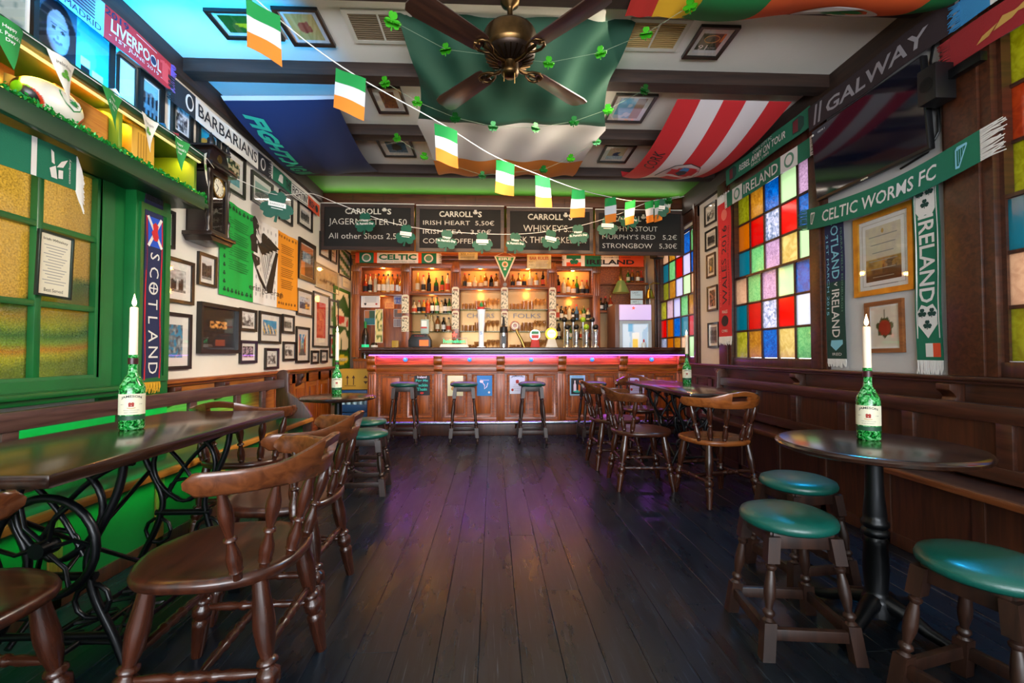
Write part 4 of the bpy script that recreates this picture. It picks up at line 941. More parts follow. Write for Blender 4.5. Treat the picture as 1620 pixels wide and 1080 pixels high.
MB().prism([(-.20, 0), (.20, 0), (.18, .045), (-.18, .045)], -.05, .05, frm((1, 0, 0), (0, 0, 1), (0, -1, 0), (0, 0, 0))).build('base', white, o, bevel=.006)
MB().tube([(-.17, 0, .045), (-.17, 0, .13), (.17, 0, .13), (.17, 0, .045)], .003, 5).tube([(0, 0, .13), (0, 0, .16)], .003, 5).build('sign_frame', steel, o)
neon = mat('neon_green', '#20e090', .4, emit=1.0, ecol='#10e080'); text(o, 'heineken', neon, 0, .09, .30, .055, 0, bold=.02, warp=lambda a, b, d: (a, -.007, b))
st = [(( .045 if k % 2 == 0 else .019)*math.sin(k*PI/5), .175+(.045 if k % 2 == 0 else .019)*math.cos(k*PI/5)) for k in range(10)]
shape(o, 'red_star', st, mat('neon_red', '#ff4a30', .4, emit=1.5), warp=lambda a, b, d: (a, -.007, b), d1=0)
def tap(name, label, x, **k):
    return thing(name, label, 'beer tap', T(x, CY, CZ), 'beer taps on the bar')
o = tap('beer_tap', 'tall white illuminated beer tap with a hop-shaped top', -.16)
MB().lathe([(0, 0), (.06, 0), (.06, .012), (.035, .02), (.034, .18), (.046, .42), (.055, .52), (.0, .52)], 20).build('column', mat('tap_white', '#dfe8f0', .25, emit=.25, ecol='#e8f2ff'), o, smooth=60)
MB().lathe([(.055, .52), (.06, .525), (.058, .55), (.0, .56)], 20).build('collar', redc, o); MB().lathe([(.012, .55), (.024, .57), (.02, .60), (0, .63)], 12).build('hop_top', greenc, o); MB().box(-.016, .016, -.056, -.05, .22, .46).build('badge', white, o)
text(o, 'S', bluec, 0, .20, None, .045, 0, warp=lambda a, b, d: (a, -.044, b)); MB().tube([(0, -.03, .53), (.08, -.06, .535), (.13, -.07, .525)], .008, 8).build('spout', steel, o)
o = tap('beer_tap', 'black and steel stout tap column on the bar', .145)
MB().lathe([(0, 0), (.055, 0), (.055, .20), (.0, .20)], 20).build('drum', steel, o); MB().lathe([(.05, .2), (.056, .2), (.05, .28), (.02, .30), (.012, .42), (0, .42)], 16).build('top', black, o); MB().box(-.03, .03, -.058, -.052, .05, .16).build('badge', black, o)
o = tap('beer_tap', 'slanted brass tap lever with an oval wooden badge', .36)
MB().tube([(.07, 0, 0), (.03, 0, .10), (-.03, 0, .21), (-.05, 0, .26)], [.02, .022, .018, .014], 12).build('lever', brass, o); MB().lathe([(0, -.012), (.06, -.010), (.066, 0), (.06, .010), (0, .012)], 20, Matrix.Translation((-.06, 0, .30)) @ Matrix.Rotation(PI/2, 4, 'X')).build('badge', barwood, o); MB().lathe([(.03, .0), (.045, .0), (.045, .002), (.03, .002)], 20, Matrix.Translation((-.06, -.0135, .30)) @ Matrix.Rotation(PI/2, 4, 'X'), True).build('badge_ring', cream, o)
o = tap('beer_tap', 'red tap with a round red, white and green badge', .575)
MB().prism([(-.07, 0), (.07, 0), (.06, .02), (.05, .11), (-.05, .11), (-.06, .02)], -.04, .04, frm((1, 0, 0), (0, 0, 1), (0, -1, 0), (0, 0, 0))).build('body', redc, o, bevel=.01); MB().lathe([(0, -.02), (.07, -.02), (.078, 0), (.07, .02), (0, .02)], 24, Matrix.Translation((0, 0, .175)) @ Matrix.Rotation(PI/2, 4, 'X')).build('badge', steel, o)
paint(o, -.05, .05, .125, .225, lambda a, b: (.12, .5, .25) if b > .62 else ((.93, .92, .9) if b > .42 else (.78, .16, .12)), 6, 12, 0, warp=lambda a, b, d: (a, -.0225, b), name='badge_print')
o = tap('beer_tap', 'white tap with a round glowing yellow dial badge', .80)
MB().prism([(-.09, 0), (.09, 0), (.075, .03), (.05, .12), (-.05, .12), (-.075, .03)], -.04, .04, frm((1, 0, 0), (0, 0, 1), (0, -1, 0), (0, 0, 0))).build('body', mat('tap_cream', '#ddd8c8', .35), o, bevel=.01)
MB().lathe([(0, -.022), (.08, -.022), (.085, 0), (.08, .022), (0, .022)], 28, Matrix.Translation((0, 0, .19)) @ Matrix.Rotation(PI/2, 4, 'X')).build('badge_rim', mat('glow_yellow', '#f0d020', .4, emit=.9), o); MB().lathe([(0, 0), (.06, 0), (.06, .002), (0, .002)], 28, Matrix.Translation((0, -.0225, .19)) @ Matrix.Rotation(PI/2, 4, 'X')).build('dial', mat('glow_cream', '#fff4c0', .4, emit=.9), o)
text(o, 'MURPHYS', ink, 0, .20, .08, .014, 0, warp=lambda a, b, d: (a, -.026, b))
for i, (x, c1, c2) in enumerate(((1.02, 'dark', 'dark'), (1.145, 'dark', 'dark'), (1.285, 'lime', 'lime'), (1.415, 'dark', 'dark'))):
    bm_ = {'dark': black, 'lime': mat('lime_ball', '#9cc41c', .3)}[c1]
    o = tap('beer_tap', 'chrome tap with a %s ball knob, %s of the four chrome taps' % ('lime green' if c1 == 'lime' else 'dark', ORD[i]), x)
    MB().lathe([(0, 0), (.04, 0), (.04, .012), (.022, .03), (.022, .06), (.03, .08), (.024, .10), (.03, .20), (.034, .24), (.02, .255), (0, .255)], 16).build('column', steel, o, smooth=60)
    ball = [(.040*math.sin(k*PI/8), .285-.040*math.cos(k*PI/8)) for k in range(9)]
    MB().lathe(ball, 16).build('knob', bm_, o, smooth=60); MB().tube([(0, -.02, .22), (0, -.07, .21), (0, -.075, .17)], .009, 8).build('spout', steel, o)
    o = tap('beer_tap', 'rear tap with a %s ball knob above the %s chrome tap' % ('lime green' if c1 == 'lime' else 'dark', ORD[i]), x-.02); o.location.y += .13
    MB().lathe([(0, 0), (.03, 0), (.02, .02), (.018, .36), (0, .36)], 12).build('column', steel, o, smooth=60); MB().lathe([(.040*math.sin(k*PI/8), .395-.040*math.cos(k*PI/8)) for k in range(9)], 16).build('knob', bm_, o, smooth=60)
# fridge, lamp, notes, bell, sanitizer
fr = thing('bottle_fridge', 'glass-door drinks fridge with a lit purple-white header at the bar end', 'fridge', T(2.10, 6.95, .9))
MB().box(-.27, .27, -.20, .28, 0, .92).build('cabinet', mat('fridge_brown', '#6a4c40', .4), fr, bevel=.008)
MB().box(-.21, .27, -.235, -.20, .68, .91).build('lit_header', mat('fridge_header', '#d8c8f0', .4, emit=.35, ecol='#d8c4ff'), fr, bevel=.006)
text(fr, 'Heineken', greyc, .03, .78, .30, .05, 0, warp=lambda a, b, d: (a, -.237, b)); text(fr, 'EXTRA COLD', greyc, .03, .725, .34, .03, 0, warp=lambda a, b, d: (a, -.237, b)); shape(fr, 'red_star', [(a*.7+.0, (b-.175)*.7+.86) for a, b in st], MATS['neon_red'], warp=lambda a, b, d: (a, -.237, b), d1=0)
MB().frame(-.21, .27, .0, .67, .045, 0, .035).build('door_frame', mat('fridge_frame', '#b8c2c4', .3, .6), fr, M=frm((1, 0, 0), (0, 0, 1), (0, -1, 0), (0, -.20, 0)))
def fridge_pic(a, b):
    if .36 < a < .66 and b < .78: return (.95, .80, .35) if b < .62 and abs(a-.51) < .12*(.6+b*.6) else ((.97, .96, .92) if abs(a-.51) < .13 else (.75, .85, .92))
    return (.45, .7, .85) if (b > .8 and .22 < a < .4) else (.80, .88, .94) if noise.noise(V((a*4, b*4, 5))) > -.1 else (.66, .78, .88)
paint(fr, -.165, .225, .045, .625, fridge_pic, 24, 32, 0, mat('print_ink_fridge', '#ffffff', .3), 'door_picture', warp=lambda a, b, d: (a, -.215, b))
def backlit():
    m = MATS['print_ink_fridge']; nt = m.node_tree; a = N(nt, 'ShaderNodeVertexColor', layer_name='Col'); b = nt.nodes['Principled BSDF']
    nt.links.new(a.outputs[0], b.inputs['Base Color']); nt.links.new(a.outputs[0], b.inputs['Emission Color']); b.inputs['Emission Strength'].default_value = .4
backlit()
for k, (ls_, z) in enumerate(((('LAST', '2 years'), 1.985), (('GET 1', 'one for', 'FREE'), 1.845))):
    t = thing('handwritten_note', '%s of the two pale blue handwritten notes above the fridge' % ('upper' if k == 0 else 'lower'), 'note', BW(2.215, z, 6.92))
    MB().box(-.095, .095, -.062, .062, 0, .003).build('sheet', mat('note_blue', '#b8d4dc', .6), t)
    for q, s in enumerate(ls_): text(t, s, mat('pen_ink', '#2a3a44', .6), (-.02, .015, .02)[q], .032-.034*q, .09, .022, .004)
t = thing('bankers_lamp', 'green-shaded lamp in the corner behind the fridge', 'lamp', T(2.05, 7.2, 1.95))
MB().lathe([(.13, .10), (.135, .10), (.06, .28), (.04, .30), (0, .30)], 24).build('shade', mat('green_glass_shade', '#4c7a4a', .3, emit=.15, ecol='#c8a040'), t, smooth=60); MB().lathe([(0, .30), (.03, .30), (.035, .36), (.02, .40), (.012, .65), (0, .65)], 14).build('stem', brass, t); MB().tube([(0, 0, .62), (0, .20, .66), (0, .42, .62)], .010, 8).build('wall_arm', brass, t); light('lamp_bulb', 'POINT', (2.05, 7.2, 2.09), 5, '#ffb050', .04)
MB().lathe([(0, .13), (.025, .14), (.03, .17), (0, .20)], 12).build('bulb', pink, t)
t = thing('bottle_rack', 'wooden wall rack in the corner above the fridge', 'shelf', T(2.12, 7.5, 1.75))
MB().box(-.42, .42, -.16, 0, .0, .03).box(-.42, .42, -.16, 0, .46, .49).build('board', barwoodx, t); MB().box(-.42, .42, .0, .02, .0, .9).build('back', barwoody, t)
row(1.74, 1.98, 7.42, 1.79, 'ddr', 'in the corner rack above the fridge', 'bottles in the corner rack', (.22, .26)); row(2.2, 2.5, 7.42, 2.25, 'gaar', 'on top of the corner rack above the fridge', 'bottles in the corner rack', (.2, .22))
t = thing('brass_bell', 'brass bell with a cord on the right wall by the bar', 'bell', T(2.44, 6.98, 1.93))
MB().lathe([(.085, 0), (.08, .005), (.06, .04), (.045, .11), (.035, .15), (.0, .165)], 24).build('bell', mat('bell_brass', '#c9b25e', .28, 1), t, smooth=60); MB().tube([(0, 0, .16), (0, 0, .22), (.06, 0, .25), (.155, 0, .24)], .009, 8).build('bracket', brass, t); MB().tube([(0, 0, .02), (.0, 0, -.30)], .006, 6).build('cord', white, t)
t = thing('speaker', 'grey and black speaker high on the right wall beside the bar', 'speaker', T(2.42, 6.6, 2.50, .5))
MB().cbox((0, 0, .09), (.16, .14, .22)).build('box', black, t, bevel=.015); MB().cbox((-.0, -.072, .09), (.14, .012, .2)).build('grille', mat('speaker_beige', '#a08c70', .5), t, bevel=.005); MB().tube([(0, .05, 0), (.02, .05, -.15), (.06, .05, -.35)], .012, 8).build('cable', black, t); MB().tube([(.05, .0, .10), (.18, -.08, .10)], .018, 8).build('bracket', black, t)
t = thing('sanitizer_bottle', 'small clear pump bottle with a red top on the bar beside the fridge', 'bottle', T(2.08, 6.2, CZ))
MB().lathe([(0, 0), (.032, 0), (.034, .05), (.02, .075), (0, .075)], 14).build('body', mat('sanitizer', '#c8dce8', .15), t); MB().lathe([(0, .075), (.012, .075), (.010, .11), (0, .12)], 10).build('pump', redc, t)
# chalk boards over the bar
slate = mat('chalkboard', '#0d0a09', .8, var='#15100e', scale=3); chalk = mat('chalk', '#d8d4ca', .9, var='#b8b4aa', scale=30)
txts = [[("CARROLL'S", .0, .21, .62, .085, 1), ('JAGERMEISTER 1,50', 0, .06, 1.06, .115, 0), ('All other Shots 2,50€', 0, -.12, 1.06, .10, 0)],
        [("CARROLL'S", .0, .20, .58, .085, 1), ('IRISH HEART  5,50€', -.02, .08, .98, .075, 0), ('IRISH TEA   3,50€', -.04, -.04, .94, .075, 0), ('CORK KOFFEL 3,50', -.04, -.165, .94, .08, 0)],
        [("CARROLL'S", -.0, .19, .62, .09, 1), ("WHISKEY'S...", -.02, .035, .70, .10, 0), ('ASK THE BARKEEPER', .0, -.12, 1.02, .09, 0)],
        [("CARROLL'S", -.12, .19, .50, .08, 1), ("MURPHY'S STOUT", -.14, .055, .80, .075, 0), ("MURPHY'S RED   5,2€", .0, -.06, 1.06, .08, 0), ('STRONGBOW   5,30€', .0, -.18, 1.06, .085, 0)]]
names = ['shots and liqueurs', 'Irish coffees', 'whiskeys', 'stout and cider']
bx_ = [(-2.26, -1.045), (-1.02, .145), (.18, 1.34), (1.375, 2.585)]
for (a, b_), ts, nm, i in zip(bx_, txts, names, range(4)):
    t = thing('chalkboard', 'black chalk menu board listing %s, %s from the left' % (nm, ORD[i]), 'menu board', BW((a+b_)/2, 2.745-.012*i, 6.05), 'chalk menu boards over the bar'); w = (b_-a)/2
    MB().frame(-w, w, -.305, .305, .045, 0, .03, .005).build('frame', wood('board_frame', '#1f110b', '#3a2015', .5, axis=0), t); MB().box(-w+.03, w-.03, -.28, .28, 0, .012).build('slate', slate, t)
    for s, u, v, tw, th, bd in ts:
        if bd: text(t, 'CARROLL', chalk, u-tw*.10, v, tw*.76, th*.9, .013, bold=.02); text(t, 'S', chalk, u+tw*.45, v, tw*.085, th*.9, .013, bold=.02); shape(t, 'chalk_clover', clover(u+tw*.345, v+.03, .034), chalk, .012, .0135)
        else: text(t, s, chalk, u, v, tw*.96, th*.92, .013, bold=-.006)
    MB().box(-w, w, .31, .318, .0, .02).build('white_strip', mat('strip_white', '#e8e0d8', .5, emit=.15), t)
    MB().tube([(-.2, .318, .01), (-.2, .44, .01)], .002, 5).tube([(.2, .318, .01), (.2, .44, .01)], .002, 5).build('hanger', black, t)
# crates at the left end of the bar
bluecr = mat('blue_crate_plastic', '#174a7a', .4)
def crate(x, y, z, label):
    t = thing('beer_crate', label, 'crate', T(x, y, z), 'blue beer crates')
    mb = MB(); hx, hy, h = .20, .15, .29
    for s in (-1, 1): mb.box(-hx, hx, s*hy-.006, s*hy+.006, .0, .10).box(-hx, hx, s*hy-.006, s*hy+.006, .22, h).box(s*hx-.006, s*hx+.006, -hy, hy, 0, h)
    for sx in (-1, 1):
        for sy in (-1, 1): mb.cbox((sx*(hx-.01), sy*hy, h/2), (.03, .016, h))
    mb.box(-hx, hx, -hy, hy, 0, .01).build('shell', bluecr, t, bevel=.003)
    for k in range(5):
        for q in range(2):
            o = obj('crate_bottle', crm, None); o.matrix_world = T(x-.16+.08*k, y-.09+.18*q, z+.012); tag(o, 'clear bottle, %s from the left, %s row, %s' % (ORD[k], ('front', 'back')[q], label), 'bottle', 'clear bottles in the blue crates')
crm = MB().lathe([(0, 0), (.030, .002), (.030, .13), (.012, .18), (.012, .235), (0, .24)], 10).mesh('crate_bottle', 50); crm.materials.append(mat('crate_bottle_glass', '#9fc4d4', .08, coat=.4))
crate(-1.86, 6.32, 0, 'lower blue bottle crate near the bar'); crate(-1.86, 6.32, .30, 'upper blue bottle crate near the bar')
t = thing('cardboard_box', 'yellow cardboard box with arrow marks on top of the blue crates', 'box', T(-1.86, 6.32, .60))
MB().box(-.20, .20, -.15, .15, 0, .27).build('carton', mat('yellow_cardboard', '#c99a2e', .7), t, bevel=.003); MB().box(-.20, .20, -.02, .02, .27, .272).build('tape', mat('tape', '#b89040', .3), t)
ar = mat('arrow_ink', '#4a2c10', .7); yw = lambda a, b, d: (a, -.1515, b)
for x in (-.08, .0): shape(t, 'arrow', [(x-.006, .06), (x+.006, .06), (x+.006, .15), (x+.022, .15), (x, .19), (x-.022, .15), (x-.006, .15)], ar, warp=yw, d1=0)
shape(t, 'bar_mark', [(-.12, .045), (.03, .045), (.03, .052), (-.12, .052)], ar, warp=yw, d1=0); shape(t, 'arrow', [(.13, .15), (.19, .15), (.16, .19)], ar, warp=yw, d1=0); shape(t, 'arrow', [(.13, .11), (.16, .07), (.19, .11)], ar, warp=yw, d1=0)
# green promotional board on the left wall behind the crates
t = thing('promotional_standee', 'tall green cardboard board with pale figures on the left wall by the bar', 'poster', LW(6.9, 0, .01))
def stand(a, b):
    if b < .16: return (.93, .85, .2) if ((a-.5)/.42)**2+((b-.08)/.06)**2 < 1 and ((a-.5)/.2)**2+((b-.07)/.02)**2 > 1 else (.2, .42, .08)
    if b < .22: return (.08, .08, .08) if noise.noise(V((a*16, b*30, 2))) > .05 else (.2, .42, .08)
    n = noise.noise(V((a*3+.5, b*5, 8.3)))
    if .54 < b < .66 and .15 < a < .85: return (.8, .2, .1) if n > 0 else (.93, .9, .82)
    return (.94, .92, .78) if n > -.02 and .1 < a < .9 else (.16, .36, .08)
MB().box(-.38, .38, .35, 2.05, 0, .006).build('board', mat('standee_green', '#2f6e1a', .5), t); paint(t, -.36, .36, .9, 2.0, stand, 26, 44, .007); text(t, 'STRONGBOW', white, 0, .99, .5, .05, .008, bold=.02)
t = thing('paper_note', 'small cream note pinned above the green board', 'note', LW(7.05, 2.17, .012)); MB().box(-.14, .14, -.08, .08, 0, .004).build('sheet', cream, t); text(t, 'NO SMOKING', greyc, 0, 0, .2, .03, .005)

# ================================================================== PICTURES ON THE WALLS
fblack = mat('black_frame', '#17130f', .35, coat=.2); fbrown = wood('brown_frame', '#2a1a12', '#3e2a1e', .4, axis=0); matte = mat('mount_white', '#e9e7e2', .8)
goldf = mat('gilt_frame', '#b07a22', .35, .55, var='#c9952f', scale=14); oakf = wood('oak_frame', '#6a3c1c', '#945a2c', .4, axis=0)
def nz(a, b, s, q): return noise.noise(V((a*q, b*q, s*7.3)))
def p_bw(s):
    def f(a, b):
        v = .55+.5*nz(a, b, s, 4)+.35*nz(a, b, s+1, 11)+(.25 if b > .7 else 0); v = .06+.9*max(0, min(1, (v-.25)*1.6)); return (v, v, v)
    return f
def p_people(s):
    def f(a, b):
        v = .72+.25*nz(a, b, s, 8)
        for k in range(6):
            c = .12+.15*k+.03*math.sin(k*3+s); h = .62+.08*math.sin(k*5+s)
            if (a-c)**2/.0022+(b-h)**2/.004 < 1: v = .65+.2*nz(a, b, s, 30)
            elif b < h-.03 and abs(a-c) < .055+.02*(h-b): v = .12+.2*nz(a, b, s+k, 14)
        if b < .12: v = .45+.3*nz(a, b, s, 12)
        return (v, v, v)
    return f
def p_house(s, sky=(.75, .76, .78), wl_=(.35, .35, .35)):
    def f(a, b):
        if b > .78+.1*nz(a, 0, s, 3): return sky
        if b < .15: t = .5+.2*nz(a, b, s, 9); return (t, t, t)
        w = (int(a*7) % 2 == 0) and (int(b*8) % 3 != 0)
        k = .15*nz(a, b, s, 12); c = (.12, .12, .13) if w else wl_
        return (c[0]+k, c[1]+k, c[2]+k)
    return f
def p_street(s):
    pal = [(.85, .3, .2), (.9, .75, .3), (.25, .45, .7), (.85, .85, .8), (.3, .55, .35), (.6, .3, .45)]
    def f(a, b):
        vx, vy = .45, .42; top = vy+abs(a-vx)*1.1+.05
        if b > top: return (.25, .62, .86) if nz(a, b, s, 4) < .2 else (.85, .9, .95)
        if b < vy-abs(a-vx)*.7: t = .4+.15*nz(a, b, s, 10); return (t, t, t*1.05)
        c = pal[int(abs(a-vx)*11+s) % 6]; k = .18*nz(a, b, s, 16); return (c[0]+k, c[1]+k, c[2]+k)
    return f
def p_hill(a, b):
    h = .45+.22*math.sin(a*3.0)+.06*nz(a, 0, 3, 6)
    if b > h: return (.12, .62, .82)
    k = .1*nz(a, b, 4, 12); return (.68+k, .56+k, .22+k)
def p_lake(a, b):
    if b > .62: return (.55, .68, .66)
    if b > .45+.08*nz(a, 0, 2, 5): return (.2, .3, .3)
    k = .15*nz(a, b, 6, 10); return (.42+k, .46+k, .44+k)
def p_tree(a, b):
    n = nz(a, b, 5, 7)
    if b > .5: return (.18, .24, .12) if n > -.05 else (.85, .78, .62)
    if b > .3: return (.5, .32, .25) if n > 0 else (.35, .4, .42)
    return (.35+.1*n, .6+.1*n, .66+.1*n)
def p_bar(s):
    def f(a, b):
        n = nz(a, b, s, 9)
        if b > .55: return (.75+.3*n, .5+.3*n, .25+.2*n) if abs(a-.5) < .42 and n > -.15 else (.16, .12, .10)
        if b > .4: return (.10+.1*n, .08, .07)
        return (.13+.1*n, .11+.1*n, .12+.1*n)
    return f
def p_red(a, b):
    n = nz(a, b, 3, 8)
    return (.62, .12, .08) if n > .05 else ((.8, .28, .2) if a > .4 else (.25, .6, .7))
def p_yacht(a, b):
    n = nz(a, b, 9, 7)
    if b > .55: return (.8, .84, .9) if n < .25 else (.55, .5, .45)
    if a > .5 and b < .5: return (.9, .68, .25) if n > -.1 else (.3, .3, .35)
    return (.3+.2*n, .32+.2*n, .42+.2*n)
def p_sepia(a, b):
    n = nz(a, b, 2, 14)
    if .2 < b < .5 and .12 < a < .9: return (.35+.3*n, .28+.3*n, .2+.2*n) if n > -.1 else (.75, .68, .52)
    return (.78+.05*n, .70+.05*n, .52)
def p_redposter(a, b):
    if .30 < a < .7 and .3 < b < .62 and int(b*26) % 2: return (.88, .42, .22) if nz(a, b, 1, 20) > 0 else (.8, .16, .08)
    return (.80, .15, .07)
def p_pub(a, b):
    n = nz(a, b, 11, 12)
    if b > .78: return (.75, .45, .3)
    if b > .45: return (.45+.3*n, .6+.3*n, .72+.2*n) if .15 < a < .8 else (.2, .12, .1)
    return (.3+.2*n, .16+.1*n, .1) if a > .35 else (.85, .5, .18)
def p_blueshop(a, b):
    if b > .75-.5*(a-.3): return (.12, .6, .82)
    if b < .12: return (.6, .6, .6)
    return [(.12, .5, .72), (.9, .75, .35), (.1, .35, .55), (.95, .9, .8)][int(a*9+b*3) % 4]
def p_flagbars(a, b):
    k = int((b*1.0+a*.35)*5) % 2
    return (.12, .45, .2) if k else (.93, .92, .9)
def p_sign(bgc, fgc, s):
    return lambda a, b: fgc if nz(a, b, s, 9) > .12 and .1 < b < .9 else bgc
SIZES = {'L': LW, 'R': RW}
def picture(label, side, ya, yb, z0, z1, fn, fw=.03, mw=.04, fm=None, mm=None, res=22, group='framed pictures on the %s wall', cat='picture', tilt=0, extra=None, name='framed_picture', dep=.022):
    yc, zc_ = (ya+yb)/2, (z0+z1)/2; w, h = abs(yb-ya)/2, (z1-z0)/2
    M = (LW if side == 'L' else RW)(yc, zc_, .002) @ Matrix.Rotation(tilt, 4, 'Z')
    t = thing(name, label, cat, M, group % ('left' if side == 'L' else 'right') if '%' in group else group)
    MB().frame(-w, w, -h, h, fw, 0, dep, .004).build('frame', fm or fblack, t)
    MB().box(-w+fw*.6, w-fw*.6, -h+fw*.6, h-fw*.6, 0, .006).build('mount', mm or matte, t, smooth=0)
    iw, ih = w-fw-mw, h-fw-mw
    paint(t, -iw, iw, -ih, ih, fn, res, max(8, int(res*ih/iw)) if iw > 0 else res, .0072)
    MB().box(-w+fw*.8, w-fw*.8, -h+fw*.8, h-fw*.8, .0125, .0135).build('glass', pglass, t, smooth=0)
    if extra: extra(t, iw, ih)
    return t
P = picture
P('black and white portrait picture beside the red scarf, above the shelf', 'L', 2.95, 3.17, 2.52, 2.90, p_house(3, (.5, .75, .8), (.35, .5, .55)), .035, .01)  # cyan wall light is painted into the tones of this print
P('black and white street picture above the shelf end, under the black and white scarf', 'L', 3.25, 3.47, 2.64, 2.91, p_bw(4), .03, .02)
P('landscape picture of a yellow hill under a cyan sky', 'L', 3.53, 3.81, 2.63, 2.87, p_hill, .035, .008)
P('tall garden photograph half behind the wall clock', 'L', 3.86, 4.20, 2.47, 2.84, p_tree, .03, .05)
P('grey lake photograph under the long scarves, left of the green shamrock', 'L', 4.31, 4.72, 2.51, 2.80, p_lake, .03, .045)
P('black and white picture behind the green paper shamrock', 'L', 4.87, 5.18, 2.50, 2.82, p_people(2), .028, .05)
P('black and white house picture next to the chalkboard', 'L', 5.33, 5.74, 2.58, 2.87, p_house(5), .03, .055)
P('group photograph between the shelf boards and the clock', 'L', 3.17, 3.37, 2.28, 2.47, p_people(7), .024, .012)
P('red and turquoise picture partly behind the green pilaster', 'L', 3.12, 3.30, 1.815, 2.08, p_red, .022, .03)
P('large black and white photograph of a crowd beside the green pilaster', 'L', 3.11, 3.515, 1.44, 1.76, p_people(9), .025, .055, res=34)
P('small black and white street photograph left of the green white and orange banner', 'L', 3.565, 3.795, 1.61, 1.865, p_house(8, (.85, .85, .85), (.25, .25, .25)), .024, .03)
P('blue-grey market picture lowest beside the green pilaster', 'L', 3.11, 3.497, .965, 1.37, lambda a, b: (.2, .55, .72) if nz(a, b, 12, 8) > .16 else (.45+.35*nz(a, b, 3, 9), .5+.35*nz(a, b, 3, 9), .54+.3*nz(a, b, 3, 9)), .025, .06, res=30)
P('big black frame with a small dark bar photograph in a dark mount', 'L', 3.575, 4.12, 1.08, 1.48, p_bar(5), .03, .105, mm=mat('dark_mount', '#1a1c1f', .4), res=30, dep=.04)
P('small black and white still life right of the big black frame, upper one', 'L', 4.15, 4.435, 1.285, 1.49, p_bw(13), .026, .022)
P('small pinkish room photograph right of the big black frame, lower one', 'L', 4.158, 4.448, .99, 1.20, lambda a, b: (.72, .6, .64) if nz(a, b, 4, 7) > 0 else (.2, .18, .2), .026, .028)
P('blue and orange shopfront picture under the banner', 'L', 4.49, 4.93, 1.18, 1.495, p_blueshop, .026, .055)
P('small black and white portrait lowest on the wall under the shopfront picture', 'L', 4.61, 4.89, .92, 1.135, p_bw(16), .026, .026)
P('tiny black and white doorway picture right of the shopfront picture', 'L', 4.975, 5.257, 1.30, 1.505, p_house(17, (.8, .8, .8), (.3, .3, .3)), .026, .03)
P('tiny black and white bridge picture under the doorway picture', 'L', 5.0, 5.30, 1.0, 1.21, p_bw(18), .024, .03)
P('boat and harbour picture right of the orange banner stripe', 'L', 5.325, 5.787, 1.525, 1.84, p_yacht, .028, .06)
P('narrow blue street picture left of the tall red poster', 'L', 5.32, 5.69, .97, 1.395, p_street(2), .028, .06)
P('tall framed red poster with orange lines', 'L', 5.805, 6.36, 1.16, 1.87, p_redposter, .022, .10)
P('narrow green meadow picture right of the tall red poster', 'L', 6.365, 6.72, 1.44, 1.84, lambda a, b: (.5, .62, .35) if nz(a, b, 6, 5) > -.05 else (.3, .42, .2), .028, .06)
P('small red and green crest picture below the meadow picture', 'L', 6.40, 6.65, 1.02, 1.345, lambda a, b: (.2, .5, .3) if (a-.5)**2+(b-.4)**2 < .05 else (.75, .25, .15), .025, .03)
P('tiny black and white picture under the red poster, first of two', 'L', 5.765, 5.99, .95, 1.118, p_bw(25), .028, .03)
P('tiny black and white picture under the red poster, second of two', 'L', 6.07, 6.305, .958, 1.128, p_bw(26), .028, .03)
P('dark tall pub interior photograph right of the banner, top', 'L', 5.36, 5.85, 1.955, 2.44, p_pub, .05, .01)
P('sepia team sign in a pale frame above the red poster', 'L', 5.86, 6.72, 1.93, 2.25, p_sepia, .012, .05, fm=mat('pale_frame', '#b8a888', .5), mm=mat('sepia_mount', '#c9b894', .7))
P('small orange crest picture half hidden by the chalkboard end', 'L', 6.0, 6.35, 2.36, 2.68, p_sign((.93, .9, .85), (.8, .35, .2), 4), .025, .06)
P('narrow portrait picture beside the striped flag picture', 'L', 6.39, 6.64, 2.36, 2.68, p_sign((.9, .85, .78), (.3, .2, .2), 5), .025, .05)
P('green and white striped club picture at the end of the left wall', 'L', 6.73, 7.28, 2.235, 2.66, p_flagbars, .02, .01)
for k, (ya, yb, z0, z1, fn, fm_, lab) in enumerate(((5.147, 5.430, 2.62, 2.87, p_bw(31), fblack, 'top of the five small pictures between the stained windows, of a boat'), (5.139, 5.42, 2.317, 2.557, p_house(32, (.8, .8, .8), (.25, .25, .25)), fblack, 'second from the top of the five small pictures between the stained windows'),
        (5.178, 5.394, 1.985, 2.267, lambda a, b: (.95, .75, .3) if (a-.4)**2+(b-.3)**2 < .03 else (.4+.4*nz(a, b, 3, 7), .36+.4*nz(a, b, 3, 7), .3+.3*nz(a, b, 3, 7)), fbrown, 'brown-framed third of the five small pictures between the stained windows'), (5.142, 5.387, 1.585, 1.881, lambda a, b: (.7, .45, .35) if nz(a, b, 6, 6) > .05 else (.25, .18, .16), fblack, 'reddish fourth of the five small pictures between the stained windows'),
        (5.12, 5.378, 1.15, 1.445, p_house(35, (.55, .55, .58), (.4, .4, .42)), fblack, 'lowest of the five small pictures between the stained windows'))):
    P(lab, 'R', ya, yb, z0, z1, fn, .022, .03, fm=fm_, dep=.018)
def p_ship(a, b):
    if b < .12: return (.25, .15, .08)
    n = nz(a, b, 3, 8)
    if b < .5 and abs(a-.72) < .22 and n > -.12 and b < .30+.4*(.25-abs(a-.75)): return (.3, .2, .1)
    if b < .42: return (.62+.2*n, .48+.2*n, .22+.1*n) if b > .2 else (.4+.2*n, .28+.2*n, .14)
    return (.80+.05*n, .76+.05*n, .66)
